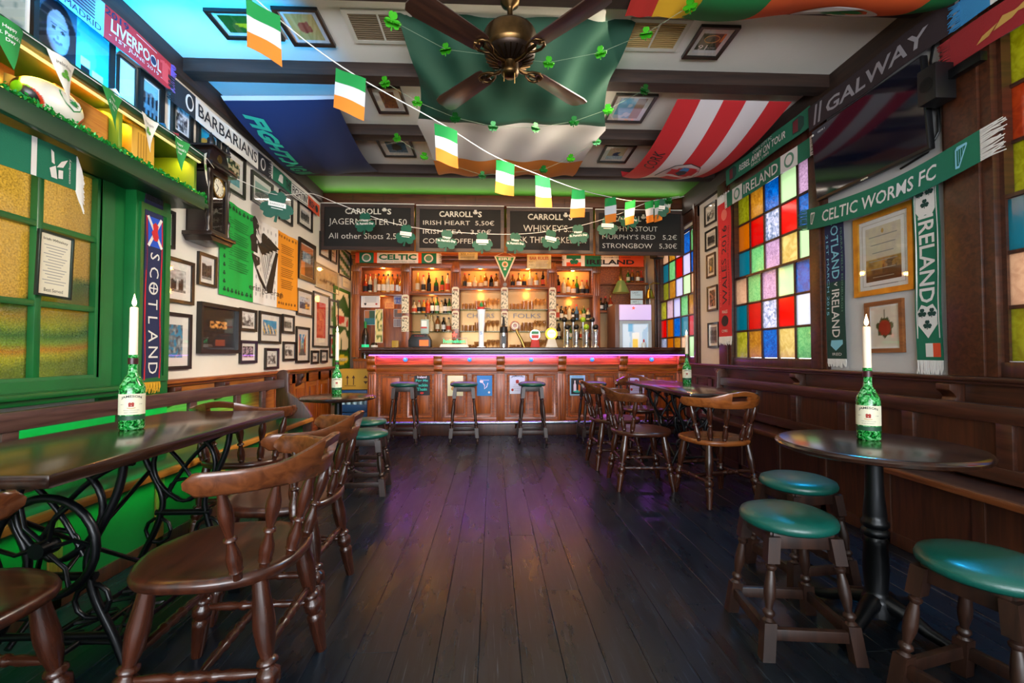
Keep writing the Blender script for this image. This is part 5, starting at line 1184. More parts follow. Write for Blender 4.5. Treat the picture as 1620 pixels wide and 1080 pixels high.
def cert(t, w, h):
    MB().frame(-w-.03, w+.03, -h-.03, h+.03, .006, .0072, .0078).build('mount_line', mat('mount_line', '#c8c2b4', .7), t)
    shape(t, 'small_harp', ell(0, h*.80, .010, .016, 10), gold, .0075, .0082)
    for k in range(7): shape(t, 'text_line', [(-w*(.8-.1*(k % 3)), h*.62-.055*k), (w*(.8-.1*(k % 3)), h*.62-.055*k), (w*(.8-.1*(k % 3)), h*.62-.055*k+.006), (-w*(.8-.1*(k % 3)), h*.62-.055*k+.006)], greyc, .0075, .008)
P('large gilt-framed certificate with a sunset harbour picture', 'R', 2.677, 3.137, 1.475, 2.03, p_ship, .038, .055, fm=goldf, res=30, extra=cert)
def p_leaf(a, b):
    d = ((a-.5)/.30)**2+((b-.48)/.24)**2
    if d < 1+.25*math.sin(math.atan2(b-.48, a-.5)*7): return (.62, .16, .1) if d < .6+.2*nz(a, b, 3, 9) else (.22, .3, .16)
    if abs(a-.5) < .02 and .7 < b < .92: return (.3, .3, .2)
    return (.86, .83, .76)
P('small oak-framed picture of a red leaf under the gilt frame, hung crooked', 'R', 2.76, 3.05, 1.085, 1.43, p_leaf, .028, .012, fm=oakf, tilt=.012, res=30)

# ------------------------------------------------------------------ wall clock
clockw = wood('clock_wood', '#160d0a', '#2c1a12', .32, axis=2, scale=5, coat=.3)
ck = thing('wall_clock', 'carved dark wooden pendulum clock on the left wall', 'clock', LW(3.55, 1.95))
MB().prism([(-.15, .0), (.15, .0), (.12, -.035), (-.12, -.035)], .0, .20).box(-.16, .16, 0, .03, 0, .215).build('base_shelf', clockw, ck, bevel=.006)
cm_ = MB().box(-.115, .115, .03, .50, 0, .012).box(-.115, -.095, .03, .50, 0, .17).box(.095, .115, .03, .50, 0, .17).box(-.115, .115, .48, .52, 0, .17).frame(-.11, .11, .03, .50, .03, .15, .175).build('case', clockw, ck, bevel=.004)
for s in (-1, 1):
    MB().lathe([(.014, .03), (.018, .05), (.010, .09), (.016, .13), (.018, .16), (.009, .18), (.009, .36), (.017, .39), (.016, .43), (.010, .46), (.016, .50)], 12, Matrix.Translation((s*.125, 0, .165)) @ Matrix.Rotation(-PI/2, 4, 'X')).build('turned_column', clockw, ck, smooth=60)
MB().box(-.16, .16, .52, .545, 0, .215).box(-.14, .14, .545, .56, 0, .20).build('cornice', clockw, ck, bevel=.006)
MB().prism([(-.13, .56), (.13, .56), (.12, .62), (.09, .68), (-.09, .68), (-.12, .62)], .02, .17).build('hood', clockw, ck, bevel=.008)
MB().box(-.12, .12, .68, .695, .01, .19).prism([(-.07, .695), (.07, .695), (.03, .74), (.035, .77), (0, .80), (-.035, .77), (-.03, .74)], .09, .12).build('pediment', clockw, ck, bevel=.006)
for s in (-1, 1): MB().lathe([(.012, .69), (.018, .71), (.008, .73), (.014, .75), (0, .78)], 10, Matrix.Translation((s*.11, 0, .17)) @ Matrix.Rotation(-PI/2, 4, 'X')).build('finial', clockw, ck, smooth=60)
shape(ck, 'gold_ornament', ell(0, .62, .026, .032, 14), brass, .168, .174)
MB().lathe([(0, 0), (.072, 0), (.076, .006), (.070, .009), (.0, .008)], 32, Matrix.Translation((0, .40, .155))).build('dial', mat('clock_dial', '#e8e2cc', .5), ck, smooth=60); MB().lathe([(.066, .006), (.080, .006), (.080, .016), (.070, .018)], 32, Matrix.Translation((0, .40, .155)), True).build('bezel', brass, ck, smooth=60)
for k in range(12): a = k*PI/6; MB().cbox((0, .056, 0), (.004, .014, .001), Matrix.Translation((0, .40, .1640)) @ Matrix.Rotation(a, 4, 'Z')).build('hour_mark', blackc, ck, smooth=0)
for a, l in ((1.0, .034), (2.6, .05)): MB().cbox((0, l/2, 0), (.005, l, .001), Matrix.Translation((0, .40, .1655)) @ Matrix.Rotation(a, 4, 'Z')).build('hand', blackc, ck, smooth=0)
MB().box(-.07, .07, .05, .30, .014, .02).build('back_paper', mat('clock_paper', '#b8b09a', .6), ck); MB().box(-.004, .004, .12, .34, .08, .084).lathe([(0, 0), (.025, 0), (.025, .006), (0, .006)], 16, Matrix.Translation((0, .11, .08))).build('pendulum', brass, ck)
MB().box(-.08, .08, .06, .47, .160, .162).build('door_glass', pglass, ck)

# ------------------------------------------------------------------ shelf over the green window
sh = thing('window_shelf', 'long green shelf with yellow lights above the left window', 'shelf')
sy0, sy1 = .2, 3.13
MB().box(XL, XL+.32, sy0, sy1, 2.115, 2.135).box(XL+.29, XL+.325, sy0, sy1, 2.045, 2.133).box(XL, XL+.29, sy0, sy1+.1, 2.085, 2.115).build('lower_board', greend, sh, bevel=.005)
MB().box(XL, XL+.325, sy0, sy1, 2.39, 2.415).box(XL+.30, XL+.33, sy0, sy1, 2.375, 2.42).build('upper_board', greend, sh, bevel=.005)
litgreen = mat('yellow_lit_green_paint', '#6a8f1a', .5); MB().box(XL, XL+.008, sy0, sy1, 2.135, 2.39).build('back_panel', litgreen, sh)  # yellow shelf light is mixed into the green of back and dividers
for y in (.9, 1.75, 2.50, 3.115): MB().box(XL+.01, XL+.27, y-.012, y+.012, 2.135, 2.39).build('divider', litgreen, sh, bevel=.003)
MB().box(XL+.28, XL+.295, sy0, sy1, 2.366, 2.374).build('light_strip', mat('led_warm', '#fff0b0', .4, emit=.7, ecol='#fff0a0'), sh)
light('shelf_lights', 'AREA', (XL+.20, 1.9, 2.37), 14, '#ffc040', 2.4, .04, to=(XL+.1, 1.9, 2.1)).rotation_euler[2] += 0
bl = thing('rugby_ball', 'white rugby ball with green and red crest on the shelf', 'ball', T(XL+.215, 2.16, 2.232, PI/2))
prof = [(.092*math.sin(PI*k/20)**.85, -.145*math.cos(PI*k/20)) for k in range(21)]
def ballpt(u, v, d=0):
    th = PI*(.0+v); r = .092*max(0, math.sin(th))**.85+d; return (-.145*math.cos(th), -r*math.cos(u), r*math.sin(u))
def ballcol(a, b):
    t = abs(b-.5)*2; k = .62+.25*math.sin(a*2*PI*2)
    if t > .86: return (.3, .62, .1)
    if t > k+.08: return (.10, .10, .08)
    if t > k: return (.45, .72, .15) if math.sin(a*2*PI*2) > 0 else (.8, .25, .12)
    return (.92, .92, .88)
paint(bl, 0, 1, 0, 1, lambda a, b: ballcol(a, b), 90, 90, 0, paintmat('ball_leather', .35, coat=.2), 'ball_skin', warp=lambda a, b, d: ballpt(a*2*PI, b))
for p in bl.children[0].data.polygons: p.use_smooth = True
bw_ = lambda a, b, d: ballpt(-.25+b, .5+a, .002)
shape(bl, 'crest_shield', [(-.13, .40), (.13, .40), (.14, .1), (.09, -.25), (0, -.45), (-.09, -.25), (-.14, .1)], greenc, warp=lambda a, b, d: ballpt(.2+b, .56+a, .0025)); shape(bl, 'crest_field', [(-.11, .34), (.11, .34), (.12, .1), (.07, -.22), (0, -.38), (-.07, -.22), (-.12, .1)], white, warp=lambda a, b, d: ballpt(.2+b, .56+a, .0035))
shape(bl, 'dragon_mark', [(-.06, -.1), (-.03, .0), (-.07, .08), (0, .06), (.02, .16), (.04, .04), (.07, .0), (.03, -.08), (.05, -.18), (0, -.14)], greenc, warp=lambda a, b, d: ballpt(.2+b, .56+a, .0045)); text(bl, 'RUGBY CLUB', redc, 0, .27, .18, .06, 0, warp=lambda a, b, d: ballpt(.2+b, .56+a, .0045))
woodbox = wood('orange_box_wood', '#b8691c', '#d98c2c', .5, axis=1, scale=6)
t = thing('wooden_case', 'large orange wooden case behind the rugby ball on the shelf', 'box', T(XL+.12, 2.335, 2.135)); MB().cbox((0, 0, .105), (.20, .30, .21)).build('case', woodbox, t, bevel=.004); MB().cbox((.101, 0, .105), (.003, .27, .18)).build('front_panel', wood('orange_box_front', '#c07020', '#e09a38', .5, axis=1, scale=6), t)
t = thing('yellow_gift_box', 'yellow box standing on the shelf end', 'box', T(XL+.17, 2.70, 2.135)); MB().cbox((0, 0, .12), (.14, .17, .24)).build('carton', mat('gift_box_yellow', '#dca93a', .5), t, bevel=.004)
for k in range(4): MB().cbox((.0715, -.04+.02*k, .14), (.001, .008, .14)).build('text_strip', mat('box_text', '#b8862a', .5), t)
t = thing('dark_jar', 'black round tin behind the rugby ball', 'tin', T(XL+.06, 2.13, 2.135)); MB().lathe([(0, 0), (.045, 0), (.045, .2), (.0, .2)], 18).build('tin', black, t)
t = thing('name_board', 'white lettered board leaning on the shelf at the left photo edge', 'sign', T(XL+.21, 1.76, 2.135) @ Matrix.Rotation(-.15, 4, 'Y')); MB().box(-.008, .008, -.19, .19, 0, .19).build('board', white, t, bevel=.003)
yz = lambda a, b, d: (.0095, a, b); text(t, 'Irish', ink, 0.02, .13, .24, .07, 0, bold=.03, warp=yz); text(t, 'Jack', ink, .02, .05, .24, .07, 0, bold=.03, warp=yz)
t = thing('brown_carved_panel', 'dark brown panel with raised letter shapes behind the white board', 'sign', T(XL+.07, 2.0, 2.135)); MB().cbox((0, 0, .12), (.03, .28, .235)).build('panel', darkwood, t, bevel=.004)
for y in (-.06, .04): MB().prism([(-.05, 0), (-.03, 0), (0, .09), (.03, 0), (.05, 0), (.01, .12), (-.01, .12)], 0, .015, frm((0, 1, 0), (0, 0, 1), (1, 0, 0), (.015, y, .06))).build('raised_letter', wood('raised_wood', '#6a3c1c', '#8a5426', .4), t)
# tinsel with lamps along the shelf edge
random.seed(3); mb = MB()
for k in range(2600):
    y = random.uniform(.6, 3.3); c = V((XL+.305+random.gauss(0, .010) - max(0, y-3.13)*.5, y, 2.145+random.gauss(0, .009))); d = V((random.gauss(0, 1), random.gauss(0, 1), random.gauss(0, 1))).normalized()*.012; e = d.orthogonal().normalized()*.005
    mb.add([c-d, c+e, c+d, c-e], [(0, 1, 2, 3)])
o = mb.build('tinsel_garland', mat('tinsel_green', '#1f9a3a', .2, .4), None, smooth=0); tag(o, 'green foil tinsel along the shelf edge above the window', 'garland', kind='stuff')
fl_ = thing('fairy_lights', 'string of warm fairy lights along the shelf edge', 'string lights')
bulb_m = mat('fairy_bulb', '#ffe6a0', .4, emit=5, ecol='#ffc850')
MB().tube([(XL+.312, .6+k*.2, 2.139+.003*(k % 2)) for k in range(13)], .002, 5).build('wire', greend, fl_)
bm0 = MB().lathe([(.006*math.sin(k*PI/5), -.008*math.cos(k*PI/5)) for k in range(6)], 8).mesh('bulb', 60); bm0.materials.append(bulb_m)
for k in range(16): obj('bulb', bm0, None, fl_, T(XL+.302, 1.3+k*.115+random.uniform(-.04, .04), 2.142))
# pennants under the upper board
pen_g = mat('pennant_green', '#1f8a3c', .7); pen_w = mat('pennant_white', '#eceae0', .7); leafy = mat('logo_green', '#5aa02c', .6)
pn = thing('pennant_string', 'white cord carrying the green and white pennants on the shelf', 'string'); MB().tube([(XL+.335, 1.2+.2*k, 2.405-.004*(k % 2)) for k in range(10)]+[(XL+.33, 3.14, 2.40), (XL+.22, 3.40, 2.44)], .0025, 5).build('cord', white, pn)
for k, y in enumerate((1.60, 1.855, 2.09, 2.355, 2.60, 2.86, 3.10)):
    g = k % 2 == 1
    t = thing('pennant', ('green pennant with white words, ' if g else 'white pennant with a green leaf mark, ')+('%s along the shelf from the left' % ORD[k]), 'pennant', frm((0, 1, 0), (0, 0, 1), (1, 0, 0), (XL+.342, y, 2.403)), 'pennants along the shelf')
    if k == 6: t.matrix_world = t.matrix_world @ Matrix.Rotation(.7, 4, 'Y')
    cv = lambda a, b, d: (a, b, d+.012*math.sin(a*40+k)+.02*(b/.2)**2)
    rows_ = 6; vs = []; fs = []
    for j in range(rows_+1):
        w = .068*(1-j/rows_)+.001
        for q in range(5): vs.append(cv(-w+2*w*q/4, -.20*j/rows_, 0))
    for j in range(rows_):
        for q in range(4): a = j*5+q; fs.append((a, a+5, a+6, a+1))
    MB().add(vs, fs).build('cloth', pen_g if g else pen_w, t, smooth=60)
    if g:
        for q, s in enumerate(('Happy', "St. Patrick's", 'Day')): text(t, s, white, 0, -.035-.026*q, (.045, .075, .03)[q], .018, .003, warp=cv, bold=.01)
    else:
        text(t, 'ireland.com', ink, 0, -.035, .08, .016, .003, warp=cv)
        for an in (90, 210, 330): shape(t, 'leaf_mark', ell(.013*math.cos(math.radians(an)), -.078+.013*math.sin(math.radians(an)), .012, .012, 12), leafy, warp=lambda a, b, d: cv(a, b, .003))
# print and objects above the shelf
def p_portrait(a, b):
    if a > .50:
        for c, w, top in ((.64, .075, .58), (.83, .085, .50)):
            if abs(a-c) < w*(.8+.35*b) and .0 < b < top: return (.86, .90, .88) if b > top-.10 else (.06, .05, .06)
        if b > .3: return (.16, .58, .72) if nz(a, b, 2, 3) < .1 else (.35, .7, .8)
        return (.07, .07, .09)
    x, y = (a-.26)/.15, (b-.64)/.25
    d = x*x+y*y
    if d < 1:
        v = .62-.16*x*x-.08*(y < -.5)+.03*nz(a, b, 3, 9)
        for ex in (-.38, .42):
            if ((x-ex)/.20)**2+((y-.12)/.075)**2 < 1: v = .16
            elif ((x-ex)/.28)**2+((y-.30)/.045)**2 < 1: v = .28
        if abs(x-.03) < .10 and -.28 < y < -.16: v = .44
        if abs(y+.46-.30*(x*x)) < .055 and abs(x) < .42: v = .30
        return (v*1.0, v*.93, v*.98)
    if (x/1.75)**2+((y+.25)/1.65)**2 < 1 and b > .2: return (.09, .07, .09)
    return (.08, .08, .10) if b < .34 else (.2, .34, .42)
P('poster of a smiling person with long dark hair and two dark pints, above the shelf', 'L', 2.28, 2.76, 2.42, 2.94, p_portrait, .03, .0, res=64)
P('pale printed notice board above the shelf at the photo corner', 'L', 1.75, 2.26, 2.42, 2.95, lambda a, b: (.75, .82, .82) if nz(a, b, 9, 14) < .1 else (.55, .66, .68), .008, .0, fm=white, res=34)
P('blank pale sheet with a dark edge beside the pint poster', 'L', 2.79, 2.93, 2.42, 2.88, lambda a, b: (.85, .88, .87), .008, .0, fm=fblack, res=8)
for k, (y, c) in enumerate(((2.50, bluec), (2.86, white), (2.98, white))):
    t = thing('small_model_house', ('blue', 'first white', 'second white')[k]+' little box ornament on top of the shelf', 'ornament', T(XL+.2, y, 2.415, .3*k)); MB().cbox((0, 0, .03), (.06, .07, .06)).build('body', c, t, bevel=.003); MB().prism([(-.04, 0), (.04, 0), (0, .03)], -.04, .04, frm((0, 1, 0), (0, 0, 1), (1, 0, 0), (0, 0, .06))).build('roof', (white, bluec, redc)[k], t)
# framed list hung in the window
t = thing('window_notice', 'silver-framed printed notice hanging in the green window', 'notice', LW(2.415, 1.53, .022) @ Matrix.Rotation(-.03, 4, 'Z'))
MB().frame(-.095, .095, -.165, .165, .012, 0, .014).build('frame', mat('dark_silver', '#2c3a34', .3, .6), t, bevel=.002); MB().box(-.09, .09, -.16, .16, 0, .005).build('sheet', mat('notice_paper', '#d9d2ba', .5), t)
text(t, 'Irish Whiskey', ink, 0, .125, .13, .018, .006); text(t, 'Best Served', ink, 0, -.13, .10, .018, .006)
for k in range(14): shape(t, 'text_line', [(-.06+.012*(k % 3), .095-.0148*k), (.065-.01*(k % 4), .095-.0148*k), (.065-.01*(k % 4), .099-.0148*k), (-.06+.012*(k % 3), .099-.0148*k)], greyc, .005, .0056)
t.children[0].data.materials[0] = mat('dark_silver', '#2c3a34', .3, .6)

# ------------------------------------------------------------------ scarves
wool = lambda n, c: mat(n, c, .9, sheen=.04, bump=.25, bscale=240)
w_green = wool('wool_green', '#0c6a4c'); w_white = wool('wool_white', '#dcdad4'); w_navy = wool('wool_navy', '#1a2148'); w_red = wool('wool_red', '#c11f24'); w_dark = wool('wool_maroon', '#241318'); w_black = wool('wool_black', '#15151a'); w_orange = wool('wool_orange', '#d8481c'); w_blue = wool('wool_blue', '#2f86c0'); w_sky = wool('wool_sky', '#7fc4d8'); w_dgreen = wool('wool_bottle_green', '#0e3a30')
def scarf(label, M, L, H, m, warp=None, group='football scarves on the walls', bands=(), fringe=(w_white, w_white), flen=.07, vertical=False, rip=.006):
    """L along u (starts at 0), H along v (starts at 0); bands are (u0, u1, material) drawn as their own cloth pieces"""
    t = thing('football_scarf', label, 'scarf', M, group)
    wf = warp or (lambda a, b, d: (a, b, d+rip*math.sin(a*9+b*3)))
    cuts = sorted({0, L} | {b[0] for b in bands} | {b[1] for b in bands})
    for a, b in zip(cuts, cuts[1:]):
        mm = m
        for b0, b1, bm_ in bands:
            if b0 <= (a+b)/2 <= b1: mm = bm_
        n = max(2, int((b-a)/.04)); nv = max(3, int(H/.04))
        MB().sheet(lambda u, v: wf(a+(b-a)*u, H*v, 0), n, nv, .004).build('cloth', mm, t, smooth=60)
    for side, fm_ in ((0, fringe[0]), (1, fringe[1])):
        if fm_ is None: continue
        mb = MB(); n = max(6, int(H/.008)); r2 = random.Random(side+int(L*100))
        for k in range(n):
            v = H*(k+.5)/n; u0 = 0 if side == 0 else L; s = -1 if side == 0 else 1
            p = [wf(u0, v, -.001), wf(u0+s*flen*.5, v+r2.uniform(-.006, .006), .002), wf(u0+s*flen*r2.uniform(.85, 1.1), v+r2.uniform(-.014, .014), .0)]
            mb.tube(p, [.0035, .004, .0022], 5)
        tag(mb.build('fringe', fm_, t, smooth=60), kind='stuff')
    return t, wf
def tx(t, wf, s, m, u, v, w, h, **k): return text(t, s, m, u, v, w, h, .003, warp=wf, **k)
def disc(t, wf, u, v, rx, ry, m, name='crest', d=.002, n=20): return shape(t, name, ell(u, v, rx, ry, n), m, warp=lambda a, b, dd: wf(a, b, d))
def rect(t, wf, u0, u1, v0, v1, m, name='stripe', d=.002):
    n = 8; pts = [(u0+(u1-u0)*k/n, v0) for k in range(n+1)]+[(u1-(u1-u0)*k/n, v1) for k in range(n+1)]
    return shape(t, name, pts, m, warp=lambda a, b, dd: wf(a, b, d))
# left wall
t, f = scarf('red, white and blue football final scarf along the top of the left wall', LS(2.07, 2.93, .06), 1.16, .19, w_red, bands=((0, .62, w_sky),), fringe=(None, wool('wool_purple', '#7a5ab0')), flen=.05)
for k in range(7): rect(t, f, .30+.03*k, .56, .055+.018*k, .062+.018*k, w_navy)
tx(t, f, 'ANO', w_black, .26, .045, .14, .035); tx(t, f, '- MADRID', w_navy, .47, .028, .26, .035); tx(t, f, '2019', w_navy, .70, .160, .16, .04, bold=.02); tx(t, f, 'LIVERPOOL', w_white, .86, .098, .40, .075, bold=.02); tx(t, f, '- 1ST JUNE 2019 -', w_white, .86, .035, .42, .028)
disc(t, f, .985, .098, .026, .026, w_navy, 'football', .0045, 12); rect(t, f, .84, 1.02, .168, .172, w_white)
shape(t, 'shirt_outline', [(1.07, .03), (1.13, .03), (1.13, .14), (1.15, .13), (1.15, .15), (1.11, .165), (1.10, .155), (1.09, .165), (1.05, .15), (1.05, .13), (1.07, .14)], wool('wool_pale_red', '#e04848'), warp=lambda a, b, d: f(a, b, .003))
t, f = scarf('black and white scarf with large black capital letters on the left wall', LS(3.29, 2.86, .055), 1.33, .17, w_white, bands=((0, .22, w_black), (1.14, 1.33, w_black)), fringe=(w_black, w_black))
tx(t, f, 'BARBARIANS', w_black, .68, .09, .86, .10, bold=.01); disc(t, f, .15, .085, .045, .06, w_white); disc(t, f, .15, .085, .03, .045, w_black, d=.004); disc(t, f, 1.23, .085, .045, .06, w_white); disc(t, f, 1.23, .085, .03, .045, w_black, d=.004)
t, f = scarf('green, white and orange scarf with black words beside the chalkboard', LS(4.74, 2.87, .055), 1.25, .145, w_green, bands=((.44, .86, w_white), (.86, 1.25, w_orange)), fringe=(w_white, None))
tx(t, f, 'THE', w_black, .35, .072, .13, .09, bold=.02); tx(t, f, "FIGHTIN'", w_black, .65, .072, .38, .09, bold=.02); tx(t, f, 'IRISH', w_black, .98, .072, .18, .09, bold=.02); shape(t, 'harp', [(.10, .03), (.20, .03), (.21, .11), (.17, .12), (.13, .10)], w_white, warp=lambda a, b, d: f(a, b, .003)); disc(t, f, 1.15, .07, .05, .045, w_black); rect(t, f, .44, .86, .008, .016, w_black); rect(t, f, .44, .86, .128, .136, w_black)
# pilaster scarf, read from top to bottom
DOWN = -PI/2
t, f = scarf('navy scarf with red edges and a blue saltire hanging on the green pilaster', LW(3.075, .90, .095) @ Matrix.Rotation(PI/2, 4, 'Z'), 1.15, .155, w_navy, fringe=(wool('wool_yellow', '#d8a020'), w_black), rip=.004)
rect(t, f, 0, 1.05, .008, .018, w_red); rect(t, f, 0, 1.05, .137, .147, w_red)
rect(t, f, .86, 1.05, .02, .135, wool('wool_royal', '#1f4fc0'), 'saltire_field', .0025)
for a, b in (((.86, .02), (1.05, .135)), ((.86, .135), (1.05, .02))):
    n = V((-(b[1]-a[1]), b[0]-a[0])).normalized()*.010; shape(t, 'saltire_bar', [(a[0]-n[0], a[1]-n[1]), (b[0]-n[0], b[1]-n[1]), (b[0]+n[0], b[1]+n[1]), (a[0]+n[0], a[1]+n[1])], w_white, warp=lambda x, y, d: f(x, y, .004))
shape(t, 'lion', [(.90, .06), (.93, .05), (.96, .06), (1.0, .05), (1.02, .075), (1.0, .10), (.97, .095), (.95, .11), (.92, .10), (.90, .09)], w_red, warp=lambda x, y, d: f(x, y, .006))
for k, ch in enumerate('SCOTLAND'):
    if ch == 'O':
        u = .80-.102*k; shape(t, 'letter_ring', ell(u, .075, .040, .040, 20), w_white, warp=lambda x, y, d: f(x, y, .003)); shape(t, 'letter_ring_inner', ell(u, .075, .029, .029, 20), w_navy, warp=lambda x, y, d: f(x, y, .0042)); rect(t, f, u-.034, u+.034, .071, .079, w_white, 'cross_bar', .0052); rect(t, f, u-.004, u+.004, .041, .109, w_white, 'cross_bar', .0052)
    else: tx(t, f, ch, w_white, .80-.102*k, .075, None, .078, ang=PI)
# scarf hanging under the shelf in front of the window
t, f = scarf('teal green scarf with a white bird mark under the shelf, in front of the window', frm((0, 1, 0), (0, 0, 1), (1, 0, 0), (XL+.20, 1.45, 1.885)), .88, .175, w_green, fringe=(None, w_white), flen=.10, warp=lambda a, b, d: (a if a < .88 else .88+(a-.88)*.5, (b if a < .88 else b-(a-.88)*1.0)-.01*math.sin(a*4), d+.008*math.sin(a*11)))
for u in (.42, .66): rect(t, f, u-.012, u+.012, 0, .175, w_white)
for pts in ([(.74, .02), (.77, .02), (.76, .08), (.73, .06)], [(.765, .075), (.80, .085), (.825, .13), (.79, .11)], [(.74, .09), (.755, .085), (.75, .14), (.735, .15)], [(.775, .025), (.80, .03), (.80, .07), (.775, .065)]): shape(t, 'bird_mark', pts, w_white, warp=lambda x, y, d: f(x, y, .003))
tx(t, f, 'canterbury', w_white, .838, .08, .12, .016, ang=PI/2)
# right wall
t, f = scarf('dark maroon scarf with pale county letters along the right ceiling edge', RS(3.60, 2.905, .075), 1.22, .19, w_dark, fringe=(None, None))
tx(t, f, 'GALWAY', wool('wool_grey', '#8f8a90'), .60, .09, .80, .10, bold=.02, slant=.15)
for u in (.06, 1.13):
    for k in (0, .05): shape(t, 'slanted_stripe', [(u+k, .02), (u+k+.022, .02), (u+k+.05, .17), (u+k+.028, .17)], MATS['wool_grey'], warp=lambda a, b, d: f(a, b, .003))
t, f = scarf('green scarf with a touring slogan above the large stained window', RS(4.93, 2.945, .075), 1.30, .17, w_green, fringe=(None, None))
tx(t, f, 'REBEL ARMY ON TOUR', w_white, .64, .085, .74, .065, bold=.015, slant=.15); tx(t, f, 'CORK CITY FC', w_white, .66, .145, .32, .025); tx(t, f, 'SINCE 1984', w_white, .62, .03, .30, .025)
for u in (.15, 1.16): shape(t, 'crest', [(u-.07, .03), (u+.02, .02), (u+.07, .05), (u+.07, .12), (u+.02, .155), (u-.07, .145)], w_dgreen, warp=lambda a, b, d: f(a, b, .002)); shape(t, 'crest_half', [(u-.06, .04), (u-.0, .035), (u-.0, .14), (u-.06, .135)], wool('wool_wine', '#6a1a22'), warp=lambda a, b, d: f(a, b, .004))
t, f = scarf('green scarf with big white country letters across the top of the large stained window', RS(4.92, 2.70, .085), 1.28, .155, w_green, bands=((.12, .30, w_white), (.92, 1.13, w_white)), fringe=(w_white, w_white), flen=.05)
tx(t, f, 'IRELAND', w_white, .61, .078, .56, .095, bold=.01); disc(t, f, .21, .078, .055, .06, wool('wool_sage', '#5a8a70')); disc(t, f, 1.03, .078, .06, .062, MATS['wool_sage']); disc(t, f, .21, .078, .035, .04, w_white, d=.004); disc(t, f, 1.03, .078, .04, .042, w_white, d=.004)
t, f = scarf('long red scarf hanging beside the large stained window', RS(5.125, 1.27, .075) @ Matrix.Translation((.265, 0, 0)) @ Matrix.Rotation(PI/2, 4, 'Z'), 1.47, .265, w_red, fringe=(w_white, w_white), flen=.09, rip=.004)
tx(t, f, 'WALES 2016', w_dark, .78, .135, .86, .10); tx(t, f, 'EURO FOOTBALL CHAMPIONSHIP 2016', wool('wool_faded', '#d86a60'), .76, .225, .86, .026); tx(t, f, 'WALES DRAGON PRIDE OF THE NATION', w_dark, .76, .045, .86, .026)
disc(t, f, 1.33, .13, .06, .06, MATS['wool_faded'], 'dragon_crest'); disc(t, f, .17, .13, .06, .075, w_dark, 'dragon_crest'); tx(t, f, 'WALES', w_white, .27, .135, .12, .035, ang=DOWN); tx(t, f, 'CYMRU', w_white, .06, .135, .12, .03, ang=DOWN)
t, f = scarf('navy and dark green match scarf hanging right of the large stained window', RW(3.40, 2.20, .03) @ Matrix.Rotation(DOWN, 4, 'Z') @ Matrix.Translation((0, .0, 0)), 1.16, .185, w_navy, bands=((.58, 1.16, w_dgreen),), fringe=(None, w_white), flen=.06, rip=.003)
tx(t, f, 'SCOTLAND', MATS['wool_sky'], .30, .10, .52, .075, bold=.01); tx(t, f, 'v', w_white, .60, .10, .03, .03); tx(t, f, 'IRELAND', w_white, .82, .10, .36, .075, bold=.01); tx(t, f, '21ST MARCH 2015', MATS['wool_sky'], .52, .025, .62, .022); tx(t, f, 'MURRAYFIELD EDINBURGH', MATS['wool_sage'], .5, .165, .62, .018)
shape(t, 'globe_crest', [(1.02, .05), (1.06, .04), (1.10, .09), (1.05, .16), (1.02, .16)], MATS['wool_sky'], warp=lambda a, b, d: f(a, b, .003)); tx(t, f, 'IRED', w_white, 1.125, .10, .09, .02, ang=PI/2)
t, f = scarf('long green country scarf with shamrock shields hanging right of the gold frames', RW(2.66, 2.19, .03) @ Matrix.Rotation(DOWN, 4, 'Z'), 1.15, .16, w_green, fringe=(None, w_white), flen=.10, rip=.004)
rect(t, f, 0, 1.02, .010, .016, w_white); rect(t, f, 0, 1.02, .144, .150, w_white)
tx(t, f, 'IRELAND', w_white, .55, .08, .52, .095, bold=.015)
for u, s in ((.20, 1), (.92, -1)):
    pts = [(u-.10, .02), (u+.06, .02), (u+.10, .045), (u+.085, .08), (u+.10, .115), (u+.06, .14), (u-.10, .14)] if s == 1 else [(u-.10, .115), (u-.085, .08), (u-.10, .045), (u-.06, .02), (u+.02, .02), (u+.10, .08), (u+.02, .14), (u-.06, .14)]
    shape(t, 'shield', pts, w_white, warp=lambda a, b, d: f(a, b, .003))
    for du, dv in ((-.05, .05), (-.05, .11), (.02, .08)):
        cl = [(-(q-(dv))*-1*0+u+du+(q-0)*0, 0) for q in (0,)]
        shape(t, 'shamrock', [(u+du-py, dv+px) for px, py in clover(0, 0, .028)], w_dgreen, warp=lambda a, b, d: f(a, b, .0045))
for k, mm in enumerate((w_green, w_white, w_orange)): rect(t, f, 1.05, 1.13, .015+.045*k, .06+.045*k, mm, 'tricolour_band', .003)
def sag(a, b, d): return (a, b-.05*(1-((a-.65)/.65)**2)+.03, d+.01*math.sin(a*6))
t, f = scarf('green club scarf with white Celtic letters slung under the television', RS(3.64, 2.07, .10), 1.30, .165, w_green, warp=sag, fringe=(w_green, w_white), flen=.11)
tx(t, f, 'CELTIC WORMS FC', w_white, .62, .08, .88, .085, bold=.012, slant=.1)
def harp(u, v, s, m, t, f):
    for pts in ([(-.5, -.7), (-.35, -.75), (-.35, .6), (-.5, .7)], [(-.5, .7), (-.35, .6), (.6, .7), (.65, .85), (-.3, .9)], [(.6, .8), (.7, .75), (-.1, -.8), (-.5, -.75), (-.45, -.6), (-.15, -.6)], [(-.2, .6), (-.15, .6), (-.15, -.5), (-.2, -.5)], [(.02, .6), (.07, .6), (.07, -.2), (.02, -.3)], [(.25, .62), (.30, .62), (.30, .1), (.25, .0)]):
        shape(t, 'harp_piece', [(u+a*s*.8, v+b*s) for a, b in pts], m, warp=lambda a, b, d: f(a, b, .003))
harp(.07, .08, .055, w_white, t, f); harp(1.20, .08, .07, MATS['wool_sky'], t, f)
